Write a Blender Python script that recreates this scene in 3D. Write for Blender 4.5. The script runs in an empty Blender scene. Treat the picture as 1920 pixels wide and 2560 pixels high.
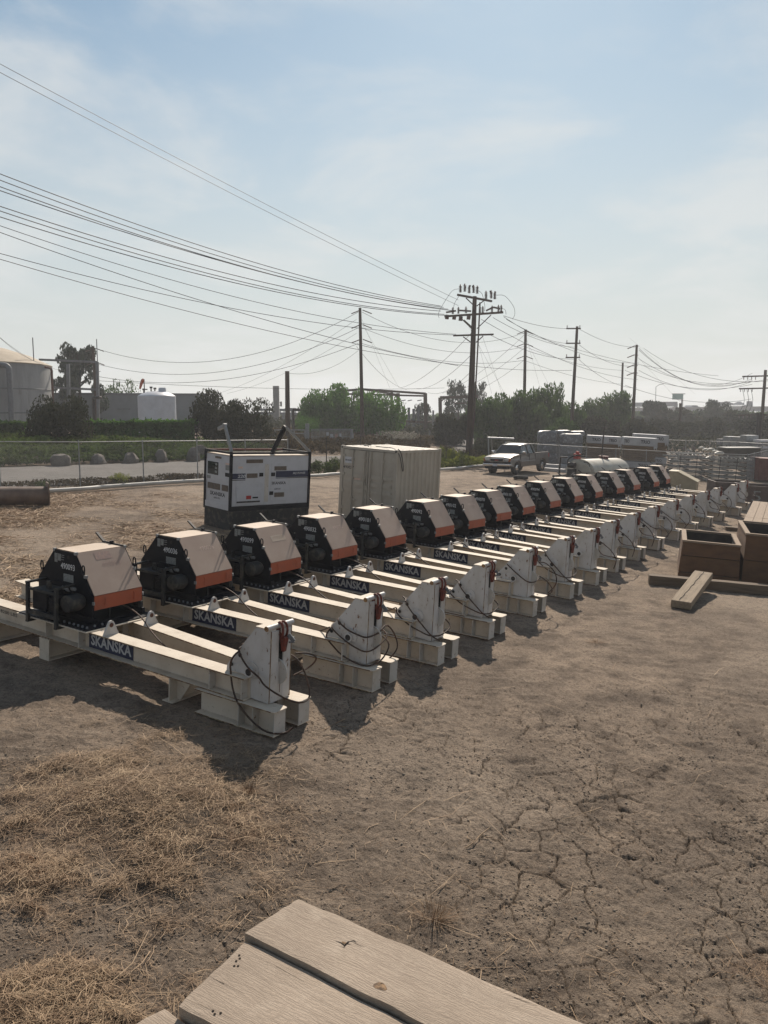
import bpy, math, random
import numpy as np
from math import sin, cos, pi, radians, atan2, hypot, exp
from mathutils import Vector, Matrix

random.seed(7)
rng = np.random.default_rng(7)
scene = bpy.context.scene
COL = scene.collection

# ------------------------------------------------------------------ camera
CAM_H, PITCH, ROLL, FPX = 4.2737, 0.11549, 0.0046, 2107.6      # FPX for a 1920 x 2560 picture
cd = bpy.data.cameras.new('camera')
cd.sensor_fit = 'VERTICAL'; cd.sensor_height = 36.0
cd.lens = 36.0 * FPX / 2560.0
cd.clip_start = 0.1; cd.clip_end = 3000
cam = bpy.data.objects.new('camera', cd); COL.objects.link(cam)
cam.matrix_world = Matrix.Translation((0, 0, CAM_H)) @ Matrix.Rotation(pi/2 - PITCH, 4, 'X') @ Matrix.Rotation(-ROLL, 4, 'Z')
scene.camera = cam

# ------------------------------------------------------------------ daylight
HAZE = 0.0006
SUN_AZ, SUN_EL = radians(9.0), radians(38.0)      # azimuth from +Y towards +X
world = bpy.data.worlds.new('World'); scene.world = world
world.use_nodes = True
nt = world.node_tree; N = nt.nodes; Lk = nt.links
for n in list(N): N.remove(n)
out = N.new('ShaderNodeOutputWorld'); bg = N.new('ShaderNodeBackground')
sky = N.new('ShaderNodeTexSky'); sky.sky_type = 'NISHITA'; sky.sun_disc = False
sky.sun_elevation = SUN_EL; sky.sun_rotation = SUN_AZ
sky.air_density = 1.2; sky.dust_density = 0.35; sky.ozone_density = 0.9; sky.altitude = 20
bg.inputs['Strength'].default_value = 0.060
# thin cloud veil: world direction -> noise, stretched flat towards the horizon
tc = N.new('ShaderNodeTexCoord'); sep = N.new('ShaderNodeSeparateXYZ')
Lk.new(tc.outputs['Generated'], sep.inputs[0])
def wm(op, a, b=None, c=None):
    m = N.new('ShaderNodeMath'); m.operation = op
    for i, v in enumerate((a, b, c)):
        if v is None: continue
        if isinstance(v, (int, float)): m.inputs[i].default_value = v
        else: Lk.new(v, m.inputs[i])
    return m.outputs[0]
zc = wm('MAXIMUM', sep.outputs['Z'], 0.0)
den = wm('ADD', zc, 0.16)
cu = wm('DIVIDE', sep.outputs['X'], den); cv = wm('DIVIDE', sep.outputs['Y'], den)
comb = N.new('ShaderNodeCombineXYZ'); Lk.new(cu, comb.inputs[0]); Lk.new(cv, comb.inputs[1])
no = N.new('ShaderNodeTexNoise'); no.inputs['Scale'].default_value = 1.35; no.inputs['Detail'].default_value = 9
no.inputs['Roughness'].default_value = 0.56; no.inputs['Distortion'].default_value = 0.35
Lk.new(comb.outputs[0], no.inputs['Vector'])
mr = N.new('ShaderNodeMapRange'); mr.interpolation_type = 'SMOOTHSTEP'
Lk.new(no.outputs['Fac'], mr.inputs['Value'])
mr.inputs['From Min'].default_value = 0.44; mr.inputs['From Max'].default_value = 0.66
mr.inputs['To Min'].default_value = 0.0; mr.inputs['To Max'].default_value = 0.62
# haze towards the horizon
hz_ = N.new('ShaderNodeMapRange'); hz_.interpolation_type = 'SMOOTHSTEP'
Lk.new(zc, hz_.inputs['Value'])
hz_.inputs['From Min'].default_value = 0.0; hz_.inputs['From Max'].default_value = 0.50
hz_.inputs['To Min'].default_value = 0.92; hz_.inputs['To Max'].default_value = 0.0
tint = N.new('ShaderNodeMix'); tint.data_type = 'RGBA'; tint.blend_type = 'MULTIPLY'; tint.inputs['Factor'].default_value = 1.0
Lk.new(sky.outputs[0], tint.inputs['A']); tint.inputs['B'].default_value = (0.95, 1.07, 1.05, 1)
mixh = N.new('ShaderNodeMix'); mixh.data_type = 'RGBA'
Lk.new(hz_.outputs[0], mixh.inputs['Factor']); Lk.new(tint.outputs['Result'], mixh.inputs['A'])
mixh.inputs['B'].default_value = (8.5, 8.65, 8.6, 1)
mix = N.new('ShaderNodeMix'); mix.data_type = 'RGBA'
Lk.new(mr.outputs[0], mix.inputs['Factor']); Lk.new(mixh.outputs['Result'], mix.inputs['A'])
mix.inputs['B'].default_value = (9.7, 9.9, 9.8, 1)
Lk.new(mix.outputs['Result'], bg.inputs['Color']); Lk.new(bg.outputs[0], out.inputs['Surface'])

sd = bpy.data.lights.new('sun', 'SUN'); sd.energy = 5.0; sd.angle = radians(0.6); sd.color = (1.0, 0.89, 0.76)
sun = bpy.data.objects.new('sun', sd); COL.objects.link(sun)
sdir = Vector((sin(SUN_AZ)*cos(SUN_EL), cos(SUN_AZ)*cos(SUN_EL), sin(SUN_EL)))
sun.rotation_euler = sdir.to_track_quat('Z', 'Y').to_euler(); sun.location = (0, 0, 60)

vs = scene.view_settings
vs.view_transform = 'Standard'; vs.look = 'None'; vs.gamma = 1.0; vs.use_curve_mapping = False
vs.exposure = 0.36
scene.render.engine = 'CYCLES'
scene.cycles.volume_step_rate = 4.0
scene.cycles.volume_bounces = 0
scene.cycles.transparent_max_bounces = 12

# ------------------------------------------------------------------ terrain
SX, SY = -0.056, 0.0173
def sat(x, a, b):
    s = 1.0 if x > 0 else -1.0; x = abs(x)
    return s * (x if x < a else a + (b-a)*(1-exp(-(x-a)/(b-a))))
def T(x, y): return SX*sat(x, 16, 26) + SY*sat(y, 45, 90)
def Tn(x, y):
    def sn(v, a, b):
        s = np.sign(v); v = np.abs(v)
        return s*np.where(v < a, v, a + (b-a)*(1-np.exp(-(np.maximum(v, a)-a)/(b-a))))
    return SX*sn(x, 16, 26) + SY*sn(y, 45, 90)
YARD_UP = Vector((-SX, -SY, 1)).normalized()
def ray(px, py):
    a, b = px-960, 1280-py
    X = cos(ROLL)*a + sin(ROLL)*b; Y = -sin(ROLL)*a + cos(ROLL)*b
    return Vector((X, FPX*cos(PITCH)+Y*sin(PITCH), -FPX*sin(PITCH)+Y*cos(PITCH)))
def at(px, py, Y):
    """point at distance Y north of the viewpoint"""
    w = ray(px, py); return Vector((w.x/w.y*Y, Y, CAM_H + w.z/w.y*Y))
def onground(px, py, off=0.0):
    w = ray(px, py); w = w/w.y; y = 1.0
    while y < 900:
        if CAM_H + w.z*y - off < T(w.x*y, y): break
        y *= 1.002
    return Vector((w.x*y, y, CAM_H + w.z*y))
def yard_matrix(x, y, ang):
    """frame standing on the sloping yard: local x along ang, local z the yard's normal"""
    ux = Vector((cos(ang), sin(ang), SX*cos(ang)+SY*sin(ang))).normalized()
    uz = YARD_UP; uy = uz.cross(ux).normalized(); ux = uy.cross(uz)
    m = Matrix((ux, uy, uz)).transposed().to_4x4()
    m.translation = Vector((x, y, T(x, y)))
    return m

# ------------------------------------------------------------------ numpy noise
def _hash(ix, iy, s):
    h = (ix.astype(np.int64)*374761393 + iy.astype(np.int64)*668265263 + s*1442695041) & 0xffffffff
    h = ((h ^ (h >> 13))*1274126177) & 0xffffffff
    return ((h ^ (h >> 16)) & 0xffffff)/float(0xffffff)
def vnoise(x, y, s=0):
    ix = np.floor(x); iy = np.floor(y); fx = x-ix; fy = y-iy
    fx = fx*fx*(3-2*fx); fy = fy*fy*(3-2*fy)
    a = _hash(ix, iy, s); b = _hash(ix+1, iy, s); c = _hash(ix, iy+1, s); d = _hash(ix+1, iy+1, s)
    return (a*(1-fx)+b*fx)*(1-fy) + (c*(1-fx)+d*fx)*fy
def fbm(x, y, s=0, o=4):
    r = 0; amp = 0.5
    for k in range(o):
        r = r + amp*vnoise(x, y, s+k*17); x = x*2.03+3.1; y = y*2.03-1.7; amp *= 0.5
    return r/(1-0.5**o)
def vor_edge(x, y, s=0):
    ix = np.floor(x); iy = np.floor(y)
    F1 = np.full(x.shape, 9.0); F2 = np.full(x.shape, 9.0)
    for dx in (-1, 0, 1):
        for dy in (-1, 0, 1):
            cx = ix+dx; cy = iy+dy
            d = np.hypot(cx+_hash(cx, cy, s)-x, cy+_hash(cx, cy, s+5)-y)
            F2 = np.where(d < F1, F1, np.minimum(F2, d)); F1 = np.minimum(F1, d)
    return F2-F1

# ------------------------------------------------------------------ materials
def mat(name, c1, c2=None, scale=3.0, rough=0.7, metal=0.0, fac=(0.4, 0.7), bump=0.0, bscale=40.0, spec=0.4,
        c3=None, s3=12.0, f3=(0.6, 0.75), stretch=None, detail=5, trans=0.0, coat=0.0):
    m = bpy.data.materials.new(name); m.use_nodes = True
    t = m.node_tree; n = t.nodes; l = t.links
    b = n['Principled BSDF']
    b.inputs['Roughness'].default_value = rough; b.inputs['Metallic'].default_value = metal
    b.inputs['Specular IOR Level'].default_value = spec
    if coat: b.inputs['Coat Weight'].default_value = coat; b.inputs['Coat Roughness'].default_value = 0.15
    c = lambda q: (q[0], q[1], q[2], 1)
    b.inputs['Base Color'].default_value = c(c1)
    tc = n.new('ShaderNodeTexCoord'); oi = n.new('ShaderNodeObjectInfo')
    ad = n.new('ShaderNodeVectorMath'); ad.operation = 'ADD'
    l.new(tc.outputs['Object'], ad.inputs[0])
    ml = n.new('ShaderNodeVectorMath'); ml.operation = 'SCALE'; ml.inputs['Scale'].default_value = 37.0
    cx = n.new('ShaderNodeCombineXYZ')
    for k in range(3): l.new(oi.outputs['Random'], cx.inputs[k])
    l.new(cx.outputs[0], ml.inputs[0]); l.new(ml.outputs[0], ad.inputs[1])
    vec = ad.outputs[0]
    if stretch:
        mp = n.new('ShaderNodeMapping'); mp.inputs['Scale'].default_value = stretch
        l.new(vec, mp.inputs['Vector']); vec = mp.outputs[0]
    def layer(base, col, sc, f, det):
        nz = n.new('ShaderNodeTexNoise'); nz.inputs['Scale'].default_value = sc; nz.inputs['Detail'].default_value = det
        nz.inputs['Roughness'].default_value = 0.62
        l.new(vec, nz.inputs['Vector'])
        r = n.new('ShaderNodeMapRange'); r.inputs['From Min'].default_value = f[0]; r.inputs['From Max'].default_value = f[1]
        l.new(nz.outputs['Fac'], r.inputs['Value'])
        mx = n.new('ShaderNodeMix'); mx.data_type = 'RGBA'; l.new(r.outputs[0], mx.inputs['Factor'])
        if isinstance(base, tuple): mx.inputs['A'].default_value = c(base)
        else: l.new(base, mx.inputs['A'])
        mx.inputs['B'].default_value = c(col)
        return mx.outputs['Result']
    o = c1
    if c2 is not None: o = layer(o, c2, scale, fac, detail)
    if c3 is not None: o = layer(o, c3, s3, f3, 8)
    if not isinstance(o, tuple): l.new(o, b.inputs['Base Color'])
    if bump:
        nz = n.new('ShaderNodeTexNoise'); nz.inputs['Scale'].default_value = bscale; nz.inputs['Detail'].default_value = 6
        l.new(vec, nz.inputs['Vector'])
        bp = n.new('ShaderNodeBump'); bp.inputs['Strength'].default_value = bump; bp.inputs['Distance'].default_value = 0.02
        l.new(nz.outputs['Fac'], bp.inputs['Height']); l.new(bp.outputs[0], b.inputs['Normal'])
    return m
M = {}
M['white'] = mat('white_paint', (0.4717, 0.4445, 0.4082), (0.3629, 0.3266, 0.2722), 2.5, 0.55, fac=(0.42, 0.7), c3=(0.15, 0.085, 0.045), s3=13, f3=(0.62, 0.70), bump=0.15, bscale=25)
M['white_dusty'] = mat('dusty_white_paint', (0.5268, 0.461, 0.3763), (0.4328, 0.3669, 0.2916), 3, 0.75, fac=(0.45, 0.72), c3=(0.20, 0.13, 0.085), s3=22, f3=(0.62, 0.72), bump=0.2, bscale=30)
M['rustedge'] = mat('rusty_edge', (0.13, 0.075, 0.04), (0.34, 0.27, 0.17), 9, 0.85, fac=(0.48, 0.62))
M['tower'] = mat('chipped_white_paint', (0.463, 0.4541, 0.4452), (0.3562, 0.3294, 0.2938), 3, 0.5, fac=(0.45, 0.75), c3=(0.13, 0.06, 0.03), s3=12, f3=(0.61, 0.68), bump=0.15, bscale=25, stretch=(1.3, 1.3, 0.7))
M['black'] = mat('black_paint', (0.005, 0.006, 0.010), (0.014, 0.015, 0.018), 3, 0.6, fac=(0.5, 0.8), spec=0.15, bump=0.08)
M['blackdust'] = mat('dusty_black_steel', (0.02, 0.021, 0.022), (0.10, 0.085, 0.065), 6, 0.75, fac=(0.5, 0.75))
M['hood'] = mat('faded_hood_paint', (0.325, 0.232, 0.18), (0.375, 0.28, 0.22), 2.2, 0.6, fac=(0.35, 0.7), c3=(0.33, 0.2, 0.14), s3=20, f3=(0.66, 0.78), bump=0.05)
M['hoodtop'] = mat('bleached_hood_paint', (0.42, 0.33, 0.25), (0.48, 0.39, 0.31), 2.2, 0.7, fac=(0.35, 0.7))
M['orange'] = mat('orange_paint', (0.33, 0.075, 0.032), (0.26, 0.068, 0.036), 5, 0.5, fac=(0.45, 0.75), c3=(0.2, 0.06, 0.03), s3=18, f3=(0.68, 0.76))
M['rustpipe'] = mat('brown_rusted_pipe', (0.17, 0.115, 0.085), (0.10, 0.066, 0.05), 3, 0.6, bump=0.2)
M['rust'] = mat('rusty_steel', (0.10, 0.035, 0.02), (0.045, 0.022, 0.016), 8, 0.8, bump=0.3)
M['redrust'] = mat('red_oxide_steel', (0.16, 0.03, 0.018), (0.07, 0.022, 0.016), 14, 0.7, bump=0.2)
M['rope'] = mat('rusty_wire_rope', (0.035, 0.022, 0.017), (0.075, 0.038, 0.024), 9, 0.75, fac=(0.45, 0.6))
M['gold'] = mat('rust_yellow_steel', (0.30, 0.17, 0.06), (0.14, 0.06, 0.02), 30, 0.7)
M['blue'] = mat('navy_sign_panel', (0.008, 0.014, 0.045), (0.02, 0.027, 0.06), 5, 0.55)
M['stencil'] = mat('white_stencil_paint', (0.62, 0.62, 0.62), (0.5, 0.5, 0.5), 12, 0.7)
M['knot'] = mat('wood_knot', (0.22, 0.13, 0.06), (0.08, 0.045, 0.022), 60, 0.8, fac=(0.4, 0.6), bump=0.4)
M['letter'] = mat('white_lettering', (0.44, 0.45, 0.46), (0.33, 0.33, 0.34), 12, 0.6)
M['paleletter'] = mat('faded_lettering', (0.56, 0.42, 0.35), (0.50, 0.35, 0.27), 18, 0.7)
M['greyletter'] = mat('worn_grey_lettering', (0.30, 0.21, 0.18), (0.42, 0.27, 0.21), 22, 0.7)
M['darkletter'] = mat('black_lettering', (0.012, 0.013, 0.02), (0.05, 0.05, 0.055), 14, 0.6, fac=(0.55, 0.8))
M['steel'] = mat('galvanised_steel', (0.2856, 0.294, 0.3024), (0.2016, 0.21, 0.2184), 7, 0.45, 0.6)
M['galv'] = mat('weathered_fence_steel', (0.252, 0.2604, 0.2604), (0.1848, 0.1848, 0.1848), 9, 0.55, 0.3)
M['darkpost'] = mat('dark_steel_post', (0.03, 0.028, 0.026), (0.06, 0.045, 0.035), 9, 0.7)
M['labelgrey'] = mat('grey_label', (0.22, 0.23, 0.22), (0.12, 0.12, 0.12), 35, 0.6)
M['genwhite'] = mat('generator_white', (0.4368, 0.4452, 0.4704), (0.3612, 0.3612, 0.378), 3, 0.4, fac=(0.45, 0.8), c3=(0.25, 0.22, 0.19), s3=10, f3=(0.68, 0.8))
M['gentop'] = mat('dusty_generator_roof', (0.50, 0.44, 0.36), (0.36, 0.27, 0.20), 3, 0.75)
M['louver'] = mat('dusty_louver', (0.105, 0.082, 0.064), (0.16, 0.13, 0.105), 12, 0.8)
M['contain'] = mat('cream_container_paint', (0.37, 0.335, 0.28), (0.30, 0.265, 0.215), 2.0, 0.6, fac=(0.42, 0.72), c3=(0.16, 0.12, 0.08), s3=11, f3=(0.68, 0.76), bump=0.08, stretch=(1, 1, 0.5))
M['bark'] = mat('bark', (0.055, 0.042, 0.032), (0.03, 0.023, 0.018), 9, 0.95, bump=0.5)
M['pole'] = mat('creosoted_pole', (0.075, 0.05, 0.036), (0.04, 0.028, 0.022), 2.5, 0.9, bump=0.4, stretch=(6, 6, 0.6))
M['insul'] = mat('brown_insulator', (0.05, 0.024, 0.02), (0.09, 0.04, 0.03), 8, 0.3)
M['cable'] = mat('power_cable', (0.03, 0.03, 0.032), None, rough=0.6)
M['concrete'] = mat('grey_concrete', (0.2268, 0.2184, 0.2058), (0.1596, 0.1554, 0.147), 3, 0.9, c3=(0.12, 0.11, 0.1), s3=8, f3=(0.64, 0.78), bump=0.3, stretch=(1, 1, 0.4))
M['wallgrey'] = mat('painted_concrete_wall', (0.168, 0.1806, 0.189), (0.1386, 0.147, 0.1554), 0.6, 0.85)
M['tankroof'] = mat('tank_roof', (0.336, 0.2772, 0.2016), (0.252, 0.2016, 0.1428), 0.8, 0.8)
M['tankwall'] = mat('tank_wall', (0.2688, 0.273, 0.273), (0.1848, 0.189, 0.189), 0.5, 0.8, c3=(0.14, 0.13, 0.12), s3=1.4, f3=(0.6, 0.75), stretch=(1.5, 1.5, 0.35))
M['tankwhite'] = mat('white_tank', (0.462, 0.4788, 0.5208), (0.3948, 0.4032, 0.4368), 1.2, 0.5)
M['pipegrey'] = mat('grey_pipe', (0.13, 0.14, 0.15), (0.09, 0.09, 0.1), 4, 0.6)
M['pvc'] = mat('white_pipe', (0.42, 0.4032, 0.3696), (0.3024, 0.2772, 0.2436), 1.5, 0.6)
M['plywood'] = mat('weathered_plywood', (0.125, 0.062, 0.028), (0.08, 0.041, 0.021), 2.5, 0.8, c3=(0.07, 0.04, 0.026), s3=7, f3=(0.6, 0.78), bump=0.2, stretch=(1, 1, 2.4))
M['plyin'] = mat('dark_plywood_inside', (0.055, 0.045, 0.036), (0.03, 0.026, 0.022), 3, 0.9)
M['lumber'] = mat('weathered_lumber', (0.252, 0.1848, 0.126), (0.1932, 0.1386, 0.0966), 4, 0.85, c3=(0.13, 0.09, 0.06), s3=9, f3=(0.62, 0.78), bump=0.35, bscale=16, stretch=(0.25, 4, 4))
M['timber'] = mat('grey_timber', (0.1428, 0.105, 0.0714), (0.0924, 0.0672, 0.047), 4, 0.9, c3=(0.05, 0.035, 0.026), s3=6, f3=(0.6, 0.75), bump=0.5, bscale=14, stretch=(0.3, 4, 4))
M['blockwood'] = mat('tan_timber', (0.27, 0.21, 0.145), (0.19, 0.145, 0.10), 4, 0.9, c3=(0.09, 0.065, 0.045), s3=7, f3=(0.62, 0.78), bump=0.5, bscale=14, stretch=(0.3, 4, 4))
M['crack'] = mat('split_wood', (0.02, 0.014, 0.01), None, rough=1.0)
M['lumberbrown'] = mat('brown_stacked_lumber', (0.15, 0.10, 0.058), (0.10, 0.068, 0.042), 3, 0.85, stretch=(0.5, 0.5, 5))
M['wrap'] = mat('white_lumber_wrap', (0.3528, 0.3528, 0.3612), (0.252, 0.252, 0.2604), 2, 0.5, bump=0.3, bscale=9)
M['film'] = mat('clear_plastic_wrap', (0.10, 0.105, 0.115), (0.27, 0.28, 0.295), 5, 0.5, fac=(0.50, 0.70), bump=1.0, bscale=6, spec=0.7, c3=(0.07, 0.075, 0.08), s3=3, f3=(0.5, 0.75))
M['beige'] = mat('beige_cabinet_paint', (0.3192, 0.2688, 0.1764), (0.252, 0.21, 0.1386), 4, 0.6, c3=(0.2, 0.13, 0.07), s3=16, f3=(0.68, 0.76))
M['rustbin'] = mat('brown_steel_bin', (0.075, 0.052, 0.045), (0.12, 0.09, 0.08), 3, 0.75)
M['trucksilver'] = mat('pewter_truck_paint', (0.115, 0.105, 0.098), (0.095, 0.086, 0.08), 2, 0.3, 0.35, spec=0.5, coat=0.5)
M['glass'] = mat('dark_glass', (0.012, 0.02, 0.022), None, rough=0.05, spec=0.6)
M['chrome'] = mat('chrome', (0.6, 0.6, 0.6), None, rough=0.18, metal=1.0)
M['rubber'] = mat('tyre_rubber', (0.018, 0.017, 0.017), (0.04, 0.035, 0.03), 10, 0.9)
M['amber'] = mat('amber_lens', (0.30, 0.10, 0.03), None, rough=0.2)
M['lens'] = mat('clear_lens', (0.5, 0.5, 0.48), None, rough=0.12, spec=0.7)
M['plate'] = mat('white_plate', (0.6, 0.6, 0.62), (0.3, 0.3, 0.35), 60, 0.5)
M['trailerwhite'] = mat('old_white_tank_paint', (0.42, 0.3948, 0.336), (0.3192, 0.2856, 0.2268), 2.5, 0.5, c3=(0.2, 0.15, 0.1), s3=9, f3=(0.64, 0.76))
M['red'] = mat('red_paint', (0.35, 0.02, 0.015), (0.25, 0.02, 0.02), 8, 0.5)
M['redbrown'] = mat('red_brown_rail', (0.10, 0.03, 0.025), (0.16, 0.07, 0.055), 6, 0.7)
M['yellow'] = mat('yellow_bollard', (0.45, 0.27, 0.06), (0.35, 0.2, 0.05), 6, 0.6)
M['signgreen'] = mat('green_road_sign', (0.10, 0.22, 0.20), None, rough=0.4)
M['asphalt'] = mat('road_deck', (0.20, 0.20, 0.21), (0.15, 0.15, 0.155), 0.5, 0.9)
M['rock'] = mat('boulder_stone', (0.168, 0.147, 0.126), (0.1092, 0.0924, 0.0798), 2.5, 0.95, bump=0.6, bscale=6)
M['gravel'] = mat('gravel_road_surface', (0.1386, 0.126, 0.1151), (0.0924, 0.084, 0.0756), 0.5, 0.95, c3=(0.08, 0.072, 0.064), s3=3.0, f3=(0.52, 0.72), bump=0.6, bscale=8)
M['straw'] = mat('dry_straw', (0.40, 0.285, 0.175), (0.21, 0.135, 0.08), 3.0, 0.8, fac=(0.35, 0.65))
M['strawdark'] = mat('old_straw', (0.15, 0.095, 0.058), (0.26, 0.17, 0.10), 3.0, 0.9, fac=(0.35, 0.65))
M['clod'] = mat('soil_clod', (0.2268, 0.1806, 0.1386), (0.1428, 0.1109, 0.084), 9, 1.0)
M['palestone'] = mat('pale_pebble', (0.2772, 0.2352, 0.1848), (0.1848, 0.1512, 0.1176), 5, 0.95)
M['bluesteel'] = mat('bluish_galvanised_frame', (0.1, 0.1176, 0.1323), (0.0647, 0.0764, 0.0882), 3, 0.5, 0.3)
M['palesteel'] = mat('pale_galvanised_frame', (0.2268, 0.2268, 0.2142), (0.1638, 0.1638, 0.1575), 4, 0.6, 0.2)

def leafmat(name, c1, c2, trans=0.35, var=1.0):
    m = bpy.data.materials.new(name); m.use_nodes = True
    t = m.node_tree; n = t.nodes; l = t.links; n.clear()
    o = n.new('ShaderNodeOutputMaterial'); d = n.new('ShaderNodeBsdfDiffuse'); tr = n.new('ShaderNodeBsdfTranslucent')
    mx = n.new('ShaderNodeMixShader'); mx.inputs[0].default_value = trans
    at_ = n.new('ShaderNodeAttribute'); at_.attribute_name = 'leafvar'
    nz = n.new('ShaderNodeTexNoise'); nz.inputs['Scale'].default_value = 0.9; tc = n.new('ShaderNodeTexCoord')
    l.new(tc.outputs['Object'], nz.inputs['Vector'])
    ad = n.new('ShaderNodeMath'); ad.operation = 'MULTIPLY_ADD'; l.new(at_.outputs['Fac'], ad.inputs[0]); ad.inputs[1].default_value = 0.6*var
    l.new(nz.outputs['Fac'], ad.inputs[2])
    r = n.new('ShaderNodeMapRange'); r.inputs['From Min'].default_value = 0.4; r.inputs['From Max'].default_value = 1.1
    l.new(ad.outputs[0], r.inputs['Value'])
    cm = n.new('ShaderNodeMix'); cm.data_type = 'RGBA'; l.new(r.outputs[0], cm.inputs['Factor'])
    cm.inputs['A'].default_value = (*c1, 1); cm.inputs['B'].default_value = (*c2, 1)
    l.new(cm.outputs['Result'], d.inputs['Color']); l.new(cm.outputs['Result'], tr.inputs['Color'])
    l.new(d.outputs[0], mx.inputs[1]); l.new(tr.outputs[0], mx.inputs[2]); l.new(mx.outputs[0], o.inputs['Surface'])
    return m
M['leafdark'] = leafmat('dark_leaves', (0.022, 0.028, 0.018), (0.055, 0.055, 0.032), 0.2)
M['leafgreen'] = leafmat('green_leaves', (0.04, 0.085, 0.018), (0.085, 0.18, 0.035), 0.40)
M['leafmid'] = leafmat('mid_green_leaves', (0.028, 0.055, 0.018), (0.07, 0.12, 0.03), 0.4)
M['leafpine'] = leafmat('pine_needles', (0.022, 0.036, 0.024), (0.045, 0.06, 0.035), 0.2)
M['leafdry'] = leafmat('dry_brush', (0.05, 0.038, 0.025), (0.11, 0.085, 0.05), 0.2)
M['leafivy'] = leafmat('ground_cover_leaves', (0.035, 0.036, 0.018), (0.10, 0.145, 0.04), 0.3)
M['leafwhite'] = leafmat('white_flower_brush', (0.09, 0.09, 0.06), (0.34, 0.32, 0.28), 0.3)
M['leafyellow'] = leafmat('yellow_green_weed', (0.12, 0.15, 0.03), (0.25, 0.26, 0.06), 0.4)

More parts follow.
